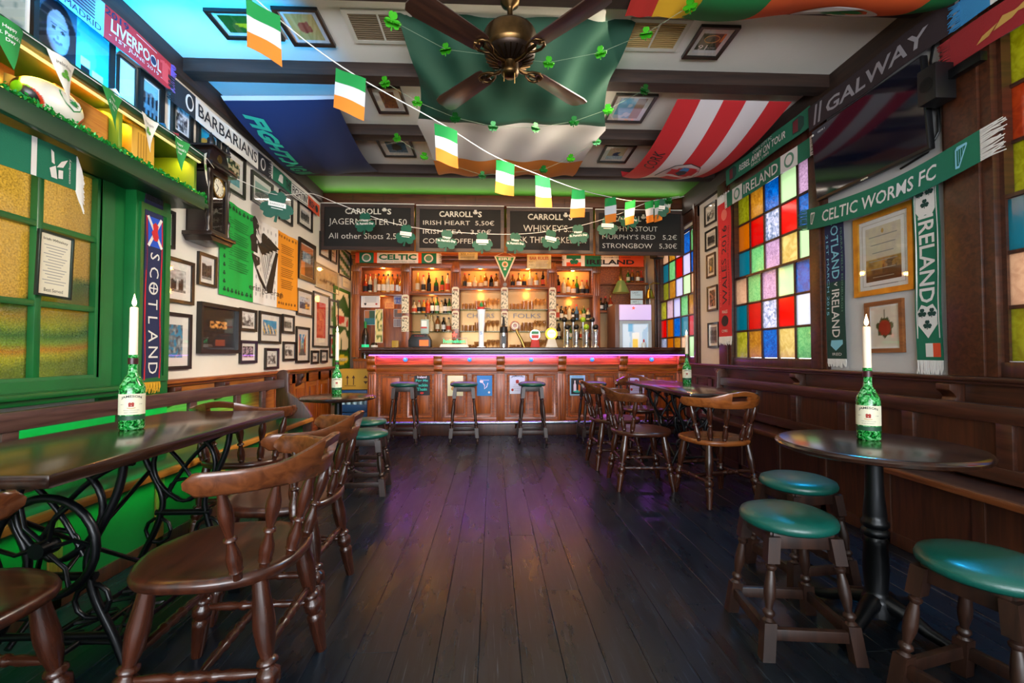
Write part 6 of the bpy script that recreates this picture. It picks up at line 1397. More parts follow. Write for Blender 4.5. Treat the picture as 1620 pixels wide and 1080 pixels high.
t, f = scarf('dark red scarf with a gold bird emblem over the right edge window', RS(2.44, 2.70, .085), .95, .17, wool('wool_deep_red', '#8a1218'), fringe=(MATS['wool_deep_red'], None))
for pts in ([(.22, .05), (.30, .06), (.36, .10), (.31, .09), (.26, .10)], [(.24, .08), (.17, .06), (.14, .03), (.20, .04)], [(.30, .08), (.40, .13), (.44, .12), (.36, .07)]): shape(t, 'bird_emblem', pts, gold, warp=lambda a, b, d: f(a, b, .003))
t, f = scarf('blue and white scarf above the dark red one at the top right corner', RS(2.38, 2.90, .075), .9, .14, w_blue, bands=((.15, .5, w_white),), fringe=(w_blue, None))
# back wall scarves and signs
t, f = scarf('white and green scarf with big green club letters over the back bar', BW(-2.12, 2.475, FY-.13), 1.28, .16, w_white, bands=((.0, .06, w_orange), (.06, .28, w_green), (.28, .33, w_orange), (.96, 1.01, w_orange), (1.01, 1.24, w_green)), fringe=(None, w_white), flen=.04)
tx(t, f, 'CELTIC', w_green, .645, .095, .58, .09, bold=.04); tx(t, f, 'GLASGOW FOOTBALL CLUB', w_green, .645, .022, .54, .020); disc(t, f, .17, .08, .07, .065, w_white); disc(t, f, 1.12, .08, .07, .065, w_white); disc(t, f, .17, .08, .05, .045, MATS['wool_sage'], d=.004); disc(t, f, 1.12, .08, .05, .045, MATS['wool_sage'], d=.004)
t, f = scarf('green white and orange country scarf over the right end of the back bar', BW(1.12, 2.45, FY-.13), 1.26, .17, w_green, bands=((0, .26, w_white), (.26, .32, w_white), (.58, .86, w_white), (.86, 1.26, w_orange)), fringe=(w_white, None), flen=.04)
tx(t, f, 'IRELAND', w_black, .73, .07, .76, .075, bold=.03); tx(t, f, 'LUCKY SHAMROCK MAKES', w_black, .75, .145, .6, .02); rect(t, f, .03, .26, .0, .06, w_orange); rect(t, f, .03, .26, .115, .17, w_green); shape(t, 'shamrock', clover(.15, .085, .07), w_green, warp=lambda a, b, d: f(a, b, .004))
t = thing('pennant', 'green triangular pennant with white border over the middle of the back bar', 'pennant', BW(.185, 2.60, FY-.12)); tri = [(-.17, 0), (.17, -.01), (0, -.40)]
MB().prism(tri, 0, .004).build('border', cream, t, smooth=0); MB().prism([(-.14, -.012), (.14, -.02), (0, -.345)], .004, .006).build('field', greenc, t, smooth=0); text(t, 'EIRE', white, 0, -.045, .2, .04, .007, bold=.03)
shape(t, 'crest', ell(0, -.13, .05, .05, 16), cream, .006, .007); shape(t, 'crest_inner', ell(0, -.13, .032, .032, 16), orangec, .007, .008); shape(t, 'shamrock', clover(0, -.128, .02), greenc, .008, .009); shape(t, 'flag_mark', [(-.02, -.22), (.02, -.22), (.02, -.19), (-.02, -.19)], cream, .006, .007)
MB().tube([(-.16, -.005, .003), (0, .07, .003), (.16, -.012, .003)], .003, 5).build('cord', cream, t); shape(t, 'medal', ell(0, -.445, .03, .03, 16), greyc, 0, .008)
t = thing('tin_sign', 'aged cream rules sign with red heading over the back bar', 'sign', BW(.72, 2.515, FY-.125)); MB().box(-.19, .19, -.11, .11, 0, .005).build('plate', mat('aged_cream', '#d8cc9c', .6, var='#b8a468', scale=9), t, bevel=.003); text(t, 'BAR RULES', redink, 0, .055, .30, .05, .006, bold=.02)
for k, s in enumerate(('RULE 1', 'RULE 2')): text(t, s, ink, -.12, .0-.05*k, .08, .018, .006)
for k in range(4): shape(t, 'text_line', [(-.05, .006-.026*k), (.14-.02*(k % 2), .006-.026*k), (.14-.02*(k % 2), .013-.026*k), (-.05, .013-.026*k)], greyc, .005, .0056)
t = thing('tin_sign', 'small cream sign with dark words over the back bar, left of the pennant', 'sign', BW(-.39, 2.595, FY-.125)); MB().box(-.15, .15, -.06, .06, 0, .005).build('plate', MATS['aged_cream'], t, bevel=.003); text(t, 'BAR RULES', ink, 0, .03, .22, .024, .006)
for k in range(2): shape(t, 'text_line', [(-.12, -.005-.026*k), (.10, -.005-.026*k), (.10, .004-.026*k), (-.12, .004-.026*k)], ink, .005, .0056)

# ------------------------------------------------------------------ harp banner on the left wall
hb = thing('harp_banner', 'green, white and orange cloth banner with a black winged harp', 'banner', LW(3.835, 1.57, .012), None)
HW, HH = 1.495, .815
def hw(a, b, d): return (a, b-.012*math.sin(a/HW*PI)+.0, d+.006*math.sin(a*14)+.004*math.sin(a*31+b*3))
b_g, b_w, b_o = mat('banner_green', '#12a63f', .8), mat('banner_white', '#e2e0dc', .8), mat('banner_orange', '#e8971c', .8)
for (a, b), mm, nm in (((0, .53), b_g, 'green_band'), ((.53, .995), b_w, 'white_band'), ((.995, HW), b_o, 'orange_band')): MB().sheet(lambda u, v: hw(a+(b-a)*u, HH*v, 0), 14, 8, .002).build(nm, mm, hb, smooth=60)
hd = lambda a, b, d: hw(a, b, .002+d); H_ = lambda pts, nm='harp_piece', d=.001: shape(hb, nm, pts, ink, warp=lambda a, b, dd: hw(a, b, .003+d))
hx = lambda x: (x-45)/815*HW; hz = lambda x, y: (905-y-.095*(x-45)-12+.0)/870*HH*1.12   # drawing units of the harp outline
def hp(pts): return [(.46+(x-330)/1000*1.62, .15+(800-y-(x-330)*.13)/1000*.93) for x, y in pts]
H_(hp([(352, 110), (372, 72), (395, 100), (420, 150), (408, 190), (430, 240), (415, 235), (392, 190), (385, 215), (362, 205)]), 'head')
H_(hp([(365, 205), (392, 215), (388, 270), (430, 320), (470, 290), (462, 240), (470, 200), (490, 178), (560, 200), (680, 262), (640, 285), (655, 300), (600, 310), (610, 330), (560, 340), (565, 365), (520, 375), (525, 400), (490, 405), (480, 425), (440, 400), (405, 350), (405, 440), (345, 440), (345, 360), (328, 310), (345, 280), (365, 260)]), 'figure_and_wing')
H_(hp([(350, 460), (430, 470), (435, 540), (400, 575), (440, 650), (525, 735), (535, 780), (500, 760), (430, 700), (385, 590), (360, 510)]), 'pillar')
H_(hp([(635, 310), (660, 315), (600, 780), (545, 800), (530, 740)]), 'sound_board')
for k in range(7): a = (450+26*k, 430-18*k); b = (525+14*k*.6, 700-50*k); H_(hp([(a[0], a[1]), (a[0]+6, a[1]), (b[0]+6, b[1]), (b[0], b[1])]), 'string')
text(hb, 'erin go bragh', ink, .80, .135, .70, .075, .004, warp=hw, ang=-.0)
for col_, x0, x1, zz in ((mat('green_ink', '#0c6a2a', .8), .12, .44, (.22, .68)), (mat('orange_ink', '#8a5410', .8), 1.08, 1.38, (.2, .68))):
    for k in range(24):
        if k % 6 == 5: continue
        z = zz[1]-(zz[1]-zz[0])*k/23; shape(hb, 'text_line', [(x0+.01*(k % 3), z), (x1-.012*(k % 4), z), (x1-.012*(k % 4), z+.006), (x0+.01*(k % 3), z+.006)], col_, warp=lambda a, b, d: hw(a, b, .003))
for k in range(8): shape(hb, 'border_shamrock', clover(.06+.06*k, .055, .022), mat('banner_dark_green', '#0c4a20', .8), warp=lambda a, b, d: hw(a, b, .003)); shape(hb, 'border_shamrock', clover(.06+.06*k, .77, .022), MATS['banner_dark_green'], warp=lambda a, b, d: hw(a, b, .003))
for k in range(9): shape(hb, 'border_shamrock', clover(.055, .12+.07*k, .02), MATS['banner_dark_green'], warp=lambda a, b, d: hw(a, b, .003))
for k in range(7): shape(hb, 'border_knot', ell(1.03+.065*k, .77, .018, .016, 10), MATS['orange_ink'], warp=lambda a, b, d: hw(a, b, .003)); shape(hb, 'border_knot', ell(1.03+.065*k, .055, .018, .016, 10), MATS['orange_ink'], warp=lambda a, b, d: hw(a, b, .003))
for i in range(6):
    for j in range(9):
        if i in (2, 3) and 1 < j < 7: continue
        shape(hb, 'grey_figure', ell(.575+.075*i, .09+.082*j, .012, .022, 8), mat('banner_grey', '#b4b2b0', .8), warp=lambda a, b, d: hw(a, b, .0022))

# ------------------------------------------------------------------ television, speaker box and cable on the right wall
tv = thing('television', 'large dark wall television tilted down above the green scarf', 'television', RS(3.05, 2.585, .09) @ Matrix.Rotation(.06, 4, 'X'))
MB().box(-.458, .458, -.275, .275, -.02, .02).build('casing', black, tv, bevel=.008); MB().box(-.446, .446, -.255, .265, .02, .0215).build('screen', mat('tv_screen', '#070b18', .07, spec=.8, emit=.02, ecol='#20305a'), tv); MB().box(-.12, .12, -.2, .1, -.075, -.02).build('wall_bracket', iron, tv)
text(tv, 'HDMI 1', white, -.35, .235, .07, .014, .022); shape(tv, 'input_mark', ell(-.44, .235, .012, .009, 8), white, .0215, .0222); shape(tv, 'logo_strip', [(-.03, -.278), (.03, -.278), (.03, -.268), (-.03, -.268)], steel, .02, .0215)
t = thing('wall_speaker', 'black box speaker on the window casing at the upper right', 'speaker', RW(2.40, 2.575, .06)); MB().box(-.055, .055, -.10, .10, .01, .13).build('box', black, t, bevel=.008); MB().box(.055, .22, .0, .05, .02, .06).build('bracket', iron, t, bevel=.004); MB().lathe([(0, .13), (.035, .13), (.04, .134), (.03, .136), (0, .132)], 18).build('cone', iron, t)
t = thing('wall_cable', 'black cable hanging on the white wall beside the television', 'cable'); MB().tube([(XR-.012, 2.515, 2.94), (XR-.02, 2.54, 2.8), (XR-.012, 2.53, 2.62), (XR-.02, 2.50, 2.5), (XR-.03, 2.49, 2.36), (XR-.03, 2.56, 2.27), (XR-.02, 2.75, 2.25)], .007, 8).build('cable', black, t)

# ================================================================== CEILING
fan = thing('ceiling_fan', 'antique brass ceiling fan with four dark wooden blades', 'fan', T(.095, 2.56, 0))
MB().lathe([(.065, 3.20), (.07, 3.15), (.05, 3.08), (.02, 3.06), (.016, 3.05), (.016, 2.97), (.03, 2.96), (.05, 2.945), (.05, 2.935)][::-1], 24).build('canopy_and_rod', abrass, fan, smooth=60)
MB().lathe([(.0, 2.79), (.13, 2.79), (.148, 2.81), (.15, 2.82), (.15, 2.90), (.142, 2.915), (.10, 2.935), (.0, 2.94)], 40).build('motor_housing', abrass, fan, smooth=40)
MB().lathe([(.0, 2.735), (.06, 2.735), (.135, 2.765), (.145, 2.79), (0, 2.79)], 40).build('vent_bowl', mat('dark_brass', '#2c2018', .35, .8), fan, smooth=60)
for k in range(24):
    a = k*PI/12; MB().tube([(.07*math.cos(a), .07*math.sin(a), 2.735), (.138*math.cos(a), .138*math.sin(a), 2.767)], .004, 5).build('vent_rib', abrass, fan, smooth=60)
MB().lathe([(0, 2.655), (.03, 2.658), (.048, 2.675), (.052, 2.69), (.046, 2.70), (.05, 2.735), (0, 2.735)], 28).build('switch_cup', abrass, fan, smooth=60)
for x, l in ((.025, .06), (-.035, .05)): MB().tube([(x, -.03, 2.665), (x, -.03, 2.665-l)], .0018, 5).build('pull_chain', brass, fan)
bladew = wood('fan_blade_wood', '#22130d', '#3c2216', .35, axis=0, scale=5)
out = [(.20, -.05), (.23, -.058), (.60, -.072), (.645, -.062), (.66, -.03), (.655, 0), (.66, .03), (.645, .062), (.60, .072), (.23, .058), (.20, .05)]
blade = MB().prism(out, -.004, .004, Matrix.Rotation(.20, 4, 'X')).mesh('blade', 40, .002); blade.materials.append(bladew)
am = MB().tube([(.05, 0, -.02), (.10, 0, -.025), (.15, 0, -.010), (.20, 0, -.008)], [.014, .012, .011, .010], 8)
for s in (-1, 1): am.tube([(.13, 0, -.016), (.16, s*.03, -.012), (.20, s*.045, -.010), (.235, s*.035, -.010), (.25, s*.01, -.010), (.23, 0, -.010)], .008, 7)
arm = am.mesh('blade_arm', 60); arm.materials.append(abrass)
for k in range(4):
    M = Matrix.Translation((0, 0, 2.755)) @ Matrix.Rotation(PI/4-.06+k*PI/2, 4, 'Z'); b_ = obj('blade', blade, None, fan, M); obj('blade_arm', arm, None, fan, M)

# flags hung under the ceiling
sheetc = lambda n, c: mat(n, c, .8)
fg, fw_, fo = sheetc('flag_green', '#0b3b28'), sheetc('flag_white', '#d8d4d0'), sheetc('flag_orange', '#e0862a')
def path_pts(pts, n=60):
    """smooth curve through control points, resampled by length"""
    P_ = [V(p) for p in pts]; P_ = [P_[0]*2-P_[1]]+P_+[P_[-1]*2-P_[-2]]; o = []
    for i in range(1, len(P_)-2):
        a, b, c, d = P_[i-1:i+3]
        for k in range(20):
            t = k/20; o.append(.5*((2*b)+(c-a)*t+(2*a-5*b+4*c-d)*t*t+(3*b-a-3*c+d)*t**3))
    o.append(P_[-2]); L = [0]
    for a, b in zip(o, o[1:]): L.append(L[-1]+(b-a).length)
    res = []; j = 0
    for k in range(n+1):
        s = L[-1]*k/n
        while j < len(L)-2 and L[j+1] < s: j += 1
        f = (s-L[j])/max(1e-9, L[j+1]-L[j]); res.append(o[j].lerp(o[j+1], f))
    return res
IR = path_pts([(0, 2.79, 3.185), (0, 3.10, 2.99), (0, 3.40, 2.885), (0, 3.46, 2.875), (0, 3.95, 2.93), (0, 4.42, 2.96), (0, 4.8, 3.0), (0, 5.08, 3.085)], 90)
def irp(a, b):
    """a across 0..1, b along 0..1"""
    q = IR[min(90, max(0, int(b*90)))]; q2 = IR[min(90, int(b*90)+1)]; q = q.lerp(q2, b*90-int(b*90))
    pinch = 1-.16*math.sin(min(1, b/.36)*PI)**1.0*(1 if b < .36 else 0)*.7-.03*math.sin((b-.36)/.64*PI)*(b > .36)
    x = .15+(a-.5)*1.50*pinch
    s = abs(a-.5)*2
    z = q.z-.10*math.sin(PI*min(1, b/.4))*(1-s**1.5)*.35*(b < .4)+.012*math.sin(a*22+b*6)*(.4+b)+.022*math.sin(a*11-b*16)*math.exp(-((b-.15)/.2)**2)
    fold = .035*math.sin((a if a < .5 else 1-a)*30-b*22)*math.exp(-((b-.1)/.16)**2)*s
    return (x, q.y, min(z+fold, 3.19))
fi = thing('tricolour_flag', 'huge green, white and orange flag draped under the ceiling behind the fan', 'flag')
for (b0, b1), mm, nm in (((0, .33), fg, 'green_band'), ((.33, .70), fw_, 'white_band'), ((.70, 1), fo, 'orange_band')):
    MB().sheet(lambda u, v: irp(u, b0+(b1-b0)*v), 56, 22, .002).build(nm, mm, fi, smooth=70)
# blue flag
fb = thing('blue_flag', 'dark blue flag with green block letters hung under the ceiling on the left', 'flag')
def blp(a, b, d=0):
    # a across from the left wall 0..1, b along the room 0..1
    y = 3.70+1.52*b-.04*a*(1-b); x = -2.19+.91*a
    sag_ = .17*math.sin(PI*min(1, b*1.0))**.8*(1-.6*a)+.06*math.sin(PI*b)*(1-abs(2*a-1))
    return (x+.10*math.sin(PI*b)*(1-a), y, 3.17-sag_-(.10*(1-((b-.5)/.5)**2))*.5-.02-d+.012*math.sin(a*14+b*5)*math.sin(PI*b))
navyc = sheetc('flag_navy', '#10224c'); MB().sheet(lambda u, v: blp(u, 1-v), 36, 40, .002).build('cloth', navyc, fb, smooth=70)
MB().sheet(lambda u, v: blp(u, .02-.02*v), 30, 2, .004).build('header_tape', fw_, fb)
tgm = sheetc('flag_teal_ink', '#2ba57c')
# words run along the wall side of the flag
text(fb, 'FIGHTING IRISH', tgm, 0, 0, 1.36, .17, .006, bold=.05, slant=.25, warp=lambda a, b, d: blp(.17+b/.95, .52+a/1.62, .006))
for pts in ([(.52, .60), (.66, .56), (.80, .60), (.86, .70), (.78, .82), (.66, .86), (.56, .80), (.50, .70)],):
    pass
# Cork flag
fc = thing('striped_flag', 'red and white striped county flag hung under the ceiling on the right', 'flag')
def ckp(a, b, d=0):
    y = 3.50+1.60*b; x = 1.46+.93*a+.0*b
    s = .20*math.sin(PI*min(1, b))**.9*(.6+.4*math.sin(PI*min(1, a*1.0)))
    return (x, y, 3.095+.08*(b > .99)-s-d-.012*math.sin(a*12)*b)
cr, cw = sheetc('flag_red', '#c8252a'), sheetc('flag_offwhite', '#dcd2d2')
for k in range(5): MB().sheet(lambda u, v: ckp((k+u)/5, 1-v), 8, 30, .002).build('stripe', cr if k % 2 == 0 else cw, fc, smooth=70)
ckw = lambda a, b, d: ckp(.5-0+a, b, .004+d)
text(fc, 'CORK', ink, 0, 0, .36, .10, 0, warp=lambda a, b, d: ckp(.10-b/.93, .50-a/1.6, .004))
shp = [(-.16, .12), (.0, .09), (.16, .12), (.18, -.02), (.13, -.14), (0, -.20), (-.13, -.14), (-.18, -.02)]
cf = lambda e: (lambda a, b, d: ckp(.47-b/.93, .60-a/1.6, .004+e))
rotp = lambda pts: [(b, a) for a, b in pts]
shape(fc, 'shield_line', [(a*1.06, b*1.06) for a, b in [(-.22, .19), (-.20, .06), (-.22, -.06), (-.19, -.19), (.0, -.16), (.14, -.12), (.21, .0), (.14, .12), (.0, .17)]], ink, warp=cf(0)); shape(fc, 'shield_field', [(-.22, .19), (-.20, .06), (-.22, -.06), (-.19, -.19), (.0, -.16), (.14, -.12), (.21, .0), (.14, .12), (.0, .17)], cw, warp=cf(.002))
for b in (-.11, .10): shape(fc, 'tower', [(-.10, b-.03), (-.07, b-.025), (.04, b-.025), (.07, b-.035), (.07, b+.035), (.04, b+.025), (-.07, b+.025), (-.10, b+.03)], cr, warp=cf(.004))
for pts in ([(-.14, -.02), (-.05, -.05), (.03, -.04), (.05, .0), (.03, .04), (-.05, .05)], [(.04, -.04), (.12, -.03), (.13, .03), (.04, .05)]): shape(fc, 'ship', pts, ink if pts[0][0] < 0 else bluec, warp=cf(.004))
# flag pieces at the top edge
ft = thing('orange_flag', 'green and orange flag with a white ring at the top edge of the photo', 'flag')
def ftp(a, b, d=0): return (1.12+1.35*a, 2.05+.62*b-.12*a*a*b, 3.02-.02*math.sin(a*9)-.10*math.sin(PI*b)+.10*b-d)
MB().sheet(lambda u, v: ftp(.26+.62*u, 1-v), 20, 12, .002).build('orange_field', sheetc('flag_vermilion', '#e05a1e'), ft, smooth=70)
for a0, a1 in ((0, .26), (.88, 1)): MB().sheet(lambda u, v: ftp(a0+(a1-a0)*u, 1-v), 8, 12, .002).build('green_field', sheetc('flag_midgreen', '#0e7a3a'), ft, smooth=70)
shape(ft, 'white_ring', ell(.62, .78, .17, .20, 28), fw_, warp=lambda a, b, d: ftp(a, b, .004)); shape(ft, 'green_shamrock', [(.62+px*1.0, .72+py*1.0) for px, py in clover(0, 0, .10)], MATS['flag_midgreen'], warp=lambda a, b, d: ftp(a, b, .007))
for a in (.47, .80): shape(ft, 'white_scroll', [(a-.06, .93), (a+.05, .90), (a+.06, .95), (a-.05, .98)], fw_, warp=lambda x, b, d: ftp(x, b, .006))
fy = thing('yellow_red_flag', 'yellow and red flag edge behind the first ceiling beam', 'flag'); MB().sheet(lambda u, v: (.94+.25*u, 2.62-.3*v, 3.08+.02*v+.005*math.sin(u*9)), 10, 4, .002).build('yellow_band', sheetc('flag_yellow', '#e0a81e'), fy, smooth=70); MB().sheet(lambda u, v: (.78+.16*u, 2.62-.3*v, 3.08+.02*v+.005*math.sin(u*9+6)), 10, 4, .002).build('red_band', sheetc('flag_red2', '#b8281e'), fy, smooth=70)

# ------------------------------------------------------------------ little flags on a line
def bez3(P_, n): return path_pts(P_, n)
SP = bez3([(-1.45, 2.25, 3.09), (-1.22, 2.55, 2.965), (-.93, 2.9, 2.885), (-.37, 3.25, 2.73), (-.0, 3.6, 2.66), (.40, 3.9, 2.63), (.80, 4.3, 2.66), (1.20, 4.7, 2.73), (1.60, 5.2, 2.86), (1.99, 5.6, 3.0), (2.22, 5.78, 3.09), (2.50, 5.85, 3.16)], 200)
ln = thing('flag_line', 'white cord running from the left ceiling to the right wall with little flags', 'string'); MB().tube(SP[::3], .0035, 6).build('cord', white, ln)
pg, pw, po = sheetc('paper_green', '#108a3e'), sheetc('paper_white', '#ccd0d2'), sheetc('paper_orange', '#dc7c1e')
def closest(y): return min(range(len(SP)-6), key=lambda i: abs(SP[i].y-y))
FL = [(2.50, .19), (2.92, .19), (3.27, .17), (3.68, .16), (3.92, .15), (4.32, .15), (4.74, .14), (5.2, .14), (5.56, .13), (5.72, .13), (5.80, .10), (5.83, .11)]
for k, (y, w) in enumerate(FL):
    i = closest(y); i = i if k < 10 else 188+4*(k-10); p = SP[i]; dr = (SP[min(200, i+4)]-SP[max(0, i-4)]); dr = V((dr.x, dr.y*.35 if k else dr.y*.2, dr.z)).normalized() if k < 10 else V((.3, -.9, 0)).normalized()
    q = V((0, 0, -1)); nrm = dr.cross(-q).normalized()*-1
    t = thing('small_flag', 'little green white and orange paper flag on the line, %s counted from the camera' % ORD[k], 'flag', Matrix.Translation(p), 'little tricolour flags on a line')
    h = .27 if k < 10 else .2
    for j, mm in enumerate((pg, pw, po)):
        MB().sheet(lambda u, v: V(dr)*((u-.5)*w)+q*(h*(j+1-v)/3+.004)+nrm*(.012*math.sin(u*4+k+(j+1-v)))+V(dr)*(.012*(j+1-v)*((-1)**k)*.3), 5, 4, .001).build(('green', 'white', 'orange')[j]+'_band', mm, t, smooth=60)
# shamrock bunting in front of the chalkboards
SB = bez3([(-2.06, 3.62, 2.47), (-2.05, 4.35, 2.58), (-1.98, 5.0, 2.82), (-1.84, 5.5, 2.87), (-1.30, 5.62, 2.70), (-.80, 5.66, 2.62), (-.15, 5.68, 2.58), (.45, 5.68, 2.59), (1.05, 5.66, 2.68), (1.55, 5.66, 2.83), (2.0, 5.7, 3.02), (2.35, 5.8, 3.10), (2.54, 5.85, 3.16)], 220)
ln = thing('shamrock_line', 'white cord with paper shamrocks across the chalkboards', 'string'); MB().tube(SB[::3], .0035, 6).build('cord', white, ln)
shg = mat('paper_teal_green', '#07523f', .6)
def nearx(x): return min(range(40, len(SB)), key=lambda i: abs(SB[i].x-x))
for k, x in enumerate((-2.05, -1.56, -1.08, -.58, -.13, .29, .71, 1.08, 1.44, 1.72, 2.13)):
    i = nearx(x) if k else 26; p = SB[i]; R_ = .135 if k else .15
    t = thing('paper_shamrock', 'teal paper shamrock on the cord, %s from the left' % ORD[k], 'shamrock', frm((1, 0, 0), (0, 0, 1), (0, -1, 0), (p.x, p.y-.01, p.z-.115)) @ Matrix.Rotation(.5 if k == 0 else random.uniform(-.35, .35), 4, 'Y') @ Matrix.Rotation(random.uniform(-.1, .1), 4, 'Z'), 'paper shamrocks across the chalkboards')
    MB().prism(clover(0, 0, R_), 0, .003).build('card', shg, t, smooth=0)
    if k % 2 == 1: text(t, 'Happy', white, 0, .035, .10, .032, .004, bold=.02); text(t, "St. Patrick's Day", white, 0, -.008, .22, .034, .004, bold=.02)
    else:
        shape(t, 'white_banner', [(-.075, .0), (.075, -.01), (.075, .035), (-.075, .045)], white, .003, .004); text(t, 'BARHOUSE', greyc, 0, .017, .12, .02, .005, ang=-.06); shape(t, 'white_line', [(-.05, -.022), (.05, -.028), (.05, -.022), (-.05, -.016)], white, .003, .004)
# foil shamrocks on threads
foil = mat('green_foil', '#3fae1e', .18, .55); foild = mat('dark_green_foil', '#12591c', .25, .5)
th = thing('shamrock_thread', 'thin threads across the ceiling carrying foil shamrocks', 'string')
SHM = [(-0.576, 2.579, 2.98, 1), (-0.293, 2.767, 2.95, 1), (0.352, 2.837, 2.93, 1), (0.666, 2.756, 2.95, 1), (0.902, 2.606, 2.97, 1), (1.087, 2.422, 3.0, 1), (-0.735, 3.075, 2.92, 1), (-0.544, 3.237, 2.88, 1), (-0.278, 3.292, 2.8, 0), (-0.002, 3.371, 2.78, 0), (0.317, 3.376, 2.78, 0), (0.598, 3.31, 2.8, 0), (0.832, 3.226, 2.85, 1), (1.074, 3.14, 2.95, 0), (-0.822, 3.877, 2.92, 1), (-0.638, 4.186, 2.9, 1), (-0.102, 4.232, 2.75, 0), (0.465, 4.149, 2.78, 0), (0.706, 4.078, 2.86, 1), (0.896, 3.864, 2.92, 0), (1.774, 4.495, 2.62, 0)]
pos = []
for k, (x, y, z, br) in enumerate(SHM):
    p = V((x, y, z)); pos.append(p)
    t = thing('foil_shamrock', '%s green foil shamrock hanging %s' % ('bright' if br else 'dark', ['by the left ceiling vent', 'before the green flag left of the fan', 'before the green flag right of the fan', 'before the green flag near its right edge', 'by the right ceiling vent', 'at the top edge by the yellow flag', 'over the second beam on the left', 'beside the green flag on the left', 'first on the white band from the left', 'second on the white band from the left', 'third on the white band from the left', 'fourth on the white band from the left', 'beside the sea picture on the ceiling', 'on the second beam right of the flag', 'over the blue map picture', 'right of the blue map picture', 'on the orange band left of middle', 'on the orange band right of middle', 'on the white band at its lower right corner', 'over the figure picture on the ceiling', 'by the last little flags'][k]), 'shamrock', Matrix.Translation(p) @ Matrix.Rotation(random.uniform(-.6, .6), 4, 'Z') @ Matrix.Rotation(PI/2-random.uniform(.2, 1.0), 4, 'X'), 'foil shamrocks under the ceiling')
    rr = .042*(1 if k else 1.3); cl = clover(0, 0, rr); vs = [(a, b, .25*abs(a)) for a, b in cl]
    MB().prism(cl, 0, .002).build('leaf_card', foil if br else foild, t, smooth=0)
    MB().prism(clover(0, 0, rr*.92), 0, .002, Matrix.Rotation(1.1, 4, 'X')).build('leaf_card', foil if br else foild, t, smooth=0)
for ids in ((0, 1, 2, 3, 4, 5), (6, 7, 8, 9, 10, 11, 12, 13), (14, 15, 16, 17, 18, 19)): MB().tube([pos[i] for i in ids], .0012, 5).build('thread', mat('thread', '#7a8a70', .6), th)
# framed pictures and vents fixed to the ceiling
def cpic(label, x0, x1, y0, y1, fn, extra=None, flip=True, mw=.03):
    M = (CU if flip else CW)((x0+x1)/2, (y0+y1)/2, ZC-.001); w, h = (x1-x0)/2, (y1-y0)/2
    t = thing('ceiling_picture', label, 'picture', M, 'framed pictures on the ceiling')
    MB().frame(-w, w, -h, h, .022, 0, .022, .004).build('frame', fblack, t); MB().box(-w+.012, w-.012, -h+.012, h-.012, 0, .006).build('mount', matte, t, smooth=0); paint(t, -w+.022+mw, w-.022-mw, -h+.022+mw, h-.022-mw, fn, 24, 24, .0072); MB().box(-w+.018, w-.018, -h+.018, h-.018, .0125, .0135).build('glass', pglass, t, smooth=0)
    if extra: extra(t)
cpic('green ceiling picture with a yellow sunburst', -1.78, -1.40, 2.81, 3.07, lambda a, b: (.92, .78, .1) if b > .42 and ((a-.4)/.33)**2+((b-.38)/(.40+.06*math.sin(a*60)))**2 < 1 and b < .80 else (.12, .36, .12))
cpic('ceiling picture of a red blossom on tan paper', -1.36, -1.08, 2.78, 3.12, lambda a, b: (.62, .25, .2) if (a-.5)**2+(b-.5)**2 < .05+.04*nz(a, b, 2, 6) else (.8, .68, .4))
cpic('brown leaf picture in a white mount on the ceiling', -1.0, -.74, 3.59, 3.98, lambda a, b: (.45+.2*nz(a, b, 3, 8), .30+.15*nz(a, b, 3, 8), .2), mw=.05)
cpic('blue ceiling picture with a green island map', -1.16, -.82, 4.47, 4.87, lambda a, b: (.12, .2, .12) if (a-.5)**2+(b-.45)**2 < .07+.05*nz(a, b, 5, 5) else ((.75, .82, .86) if b > .9 else (.1, .38, .52)), mw=.05)
cpic('watery blue and brown ceiling picture', 1.0, 1.35, 3.61, 4.05, lambda a, b: (.62, .48, .36) if a < .34 else ((.35, .66, .82) if nz(a, b, 8, 4) > -.1 else (.75, .85, .92)), mw=.04)
cpic('ceiling picture with dark blue figures on tan', 1.14, 1.46, 4.51, 4.92, lambda a, b: (.08, .2, .4) if .25 < a < .75 and .35 < b < .7 and nz(a, b, 4, 6) > -.05 else ((.65, .78, .86) if b > .7 else (.8, .7, .56)), mw=.05)
def n16(t): text(t, '16', white, .03, .05, .06, .05, .0078); text(t, 'IRELAND TOUR', white, -.03, .055, .06, .012, .0078); MB().tube([(.0+.05*math.cos(a/20*2*PI), -.035+.035*math.sin(a/20*2*PI), .009) for a in range(20)], .003, 5, True).build('ring', gold, t)
cpic('green event poster in a black frame on the ceiling at the right', 1.34, 1.60, 2.82, 3.14, lambda a, b: (.9, .92, .93) if b > .86 or b < .12 else ((.85, .5, .15) if a < .12 and b < .5 else (.08, .22, .10)), n16)
ventm = mat('vent_frame_white', '#cfcabc', .6); slat_m = mat('vent_slat', '#7a6a52', .5)
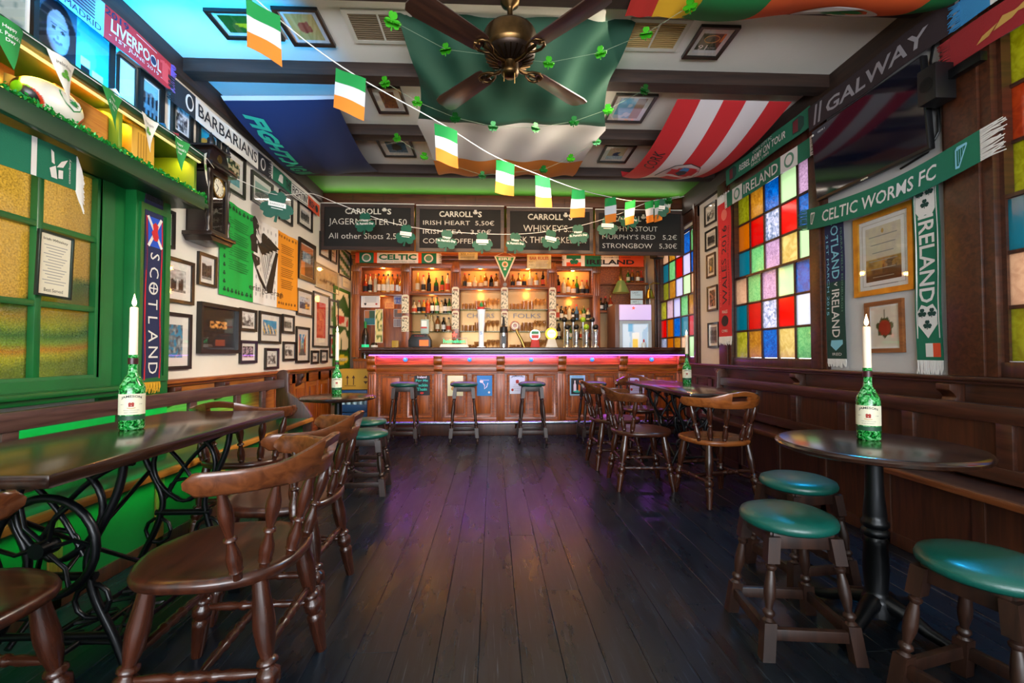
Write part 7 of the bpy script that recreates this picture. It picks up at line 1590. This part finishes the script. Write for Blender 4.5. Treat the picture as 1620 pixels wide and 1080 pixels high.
for nm, x0, x1, mslat in (('left', -.91, -.54, slat_m), ('right', .90, 1.24, mat('vent_slat_tan', '#b89a62', .5))):
    t = thing('ceiling_vent', 'slatted ceiling vent on the %s side of the fan' % nm, 'vent', CW((x0+x1)/2, 2.93, ZC-.001)); w, h = (x1-x0)/2, .12
    MB().frame(-w-.03, w+.03, -h-.03, h+.03, .03, 0, .012).build('frame', ventm, t); MB().box(-w, w, -h, h, 0, .002).build('backing', mat('vent_dark', '#1c150f', .8), t); MB().box(-.006, .006, -h, h, .002, .012).build('divider', ventm, t)
    for k in range(12): MB().box(-w, w, -h+.02*k+.004, -h+.02*k+.013, .002, .011).build('slat', mslat, t, smooth=0)

# ------------------------------------------------------------------ lettering, prints and marks belong to the piece that carries them (sub-parts)
HOSTS = ('front_label', 'mount', 'sheet', 'plate', 'slate', 'board', 'card', 'field', 'cloth', 'carton', 'dial', 'door_frame', 'screen', 'casing_', 'back_panel_', 'tin', 'base', 'white_band', 'red_field')
CARRIED = {'lettering', 'text_line', 'crest', 'crest_inner', 'crest_half', 'ribbon', 'emblem', 'figure', 'line_figure', 'dot', 'seal', 'shield', 'red_kiss', 'night_panel', 'bottle_picture', 'table_picture', 'print', 'stripe', 'arrow', 'bar_mark', 'chalk_clover', 'white_banner', 'white_line', 'harp_piece', 'lion', 'saltire_field', 'saltire_bar', 'letter_ring', 'letter_ring_inner', 'cross_bar', 'shamrock', 'bird_mark', 'bird_emblem', 'dragon_crest', 'globe_crest', 'tricolour_band', 'hour_mark', 'hand', 'leaf_mark', 'football', 'shirt_outline', 'slanted_stripe', 'small_harp', 'mount_line', 'flag_mark', 'text_strip', 'input_mark', 'harp'}
base_name = lambda o: o.name.split('.')[0]
for root in [o for o in COL.objects if o.parent is None and 'category' in o.keys()]:
    kids = {}
    for c in root.children: kids.setdefault(base_name(c), []).append(c)
    host = next((kids[h][0] for h in HOSTS if h in kids), None)
    if host is None: continue
    for c in list(root.children):
        if c is not host and base_name(c) in CARRIED and base_name(c) != base_name(host): c.parent = host
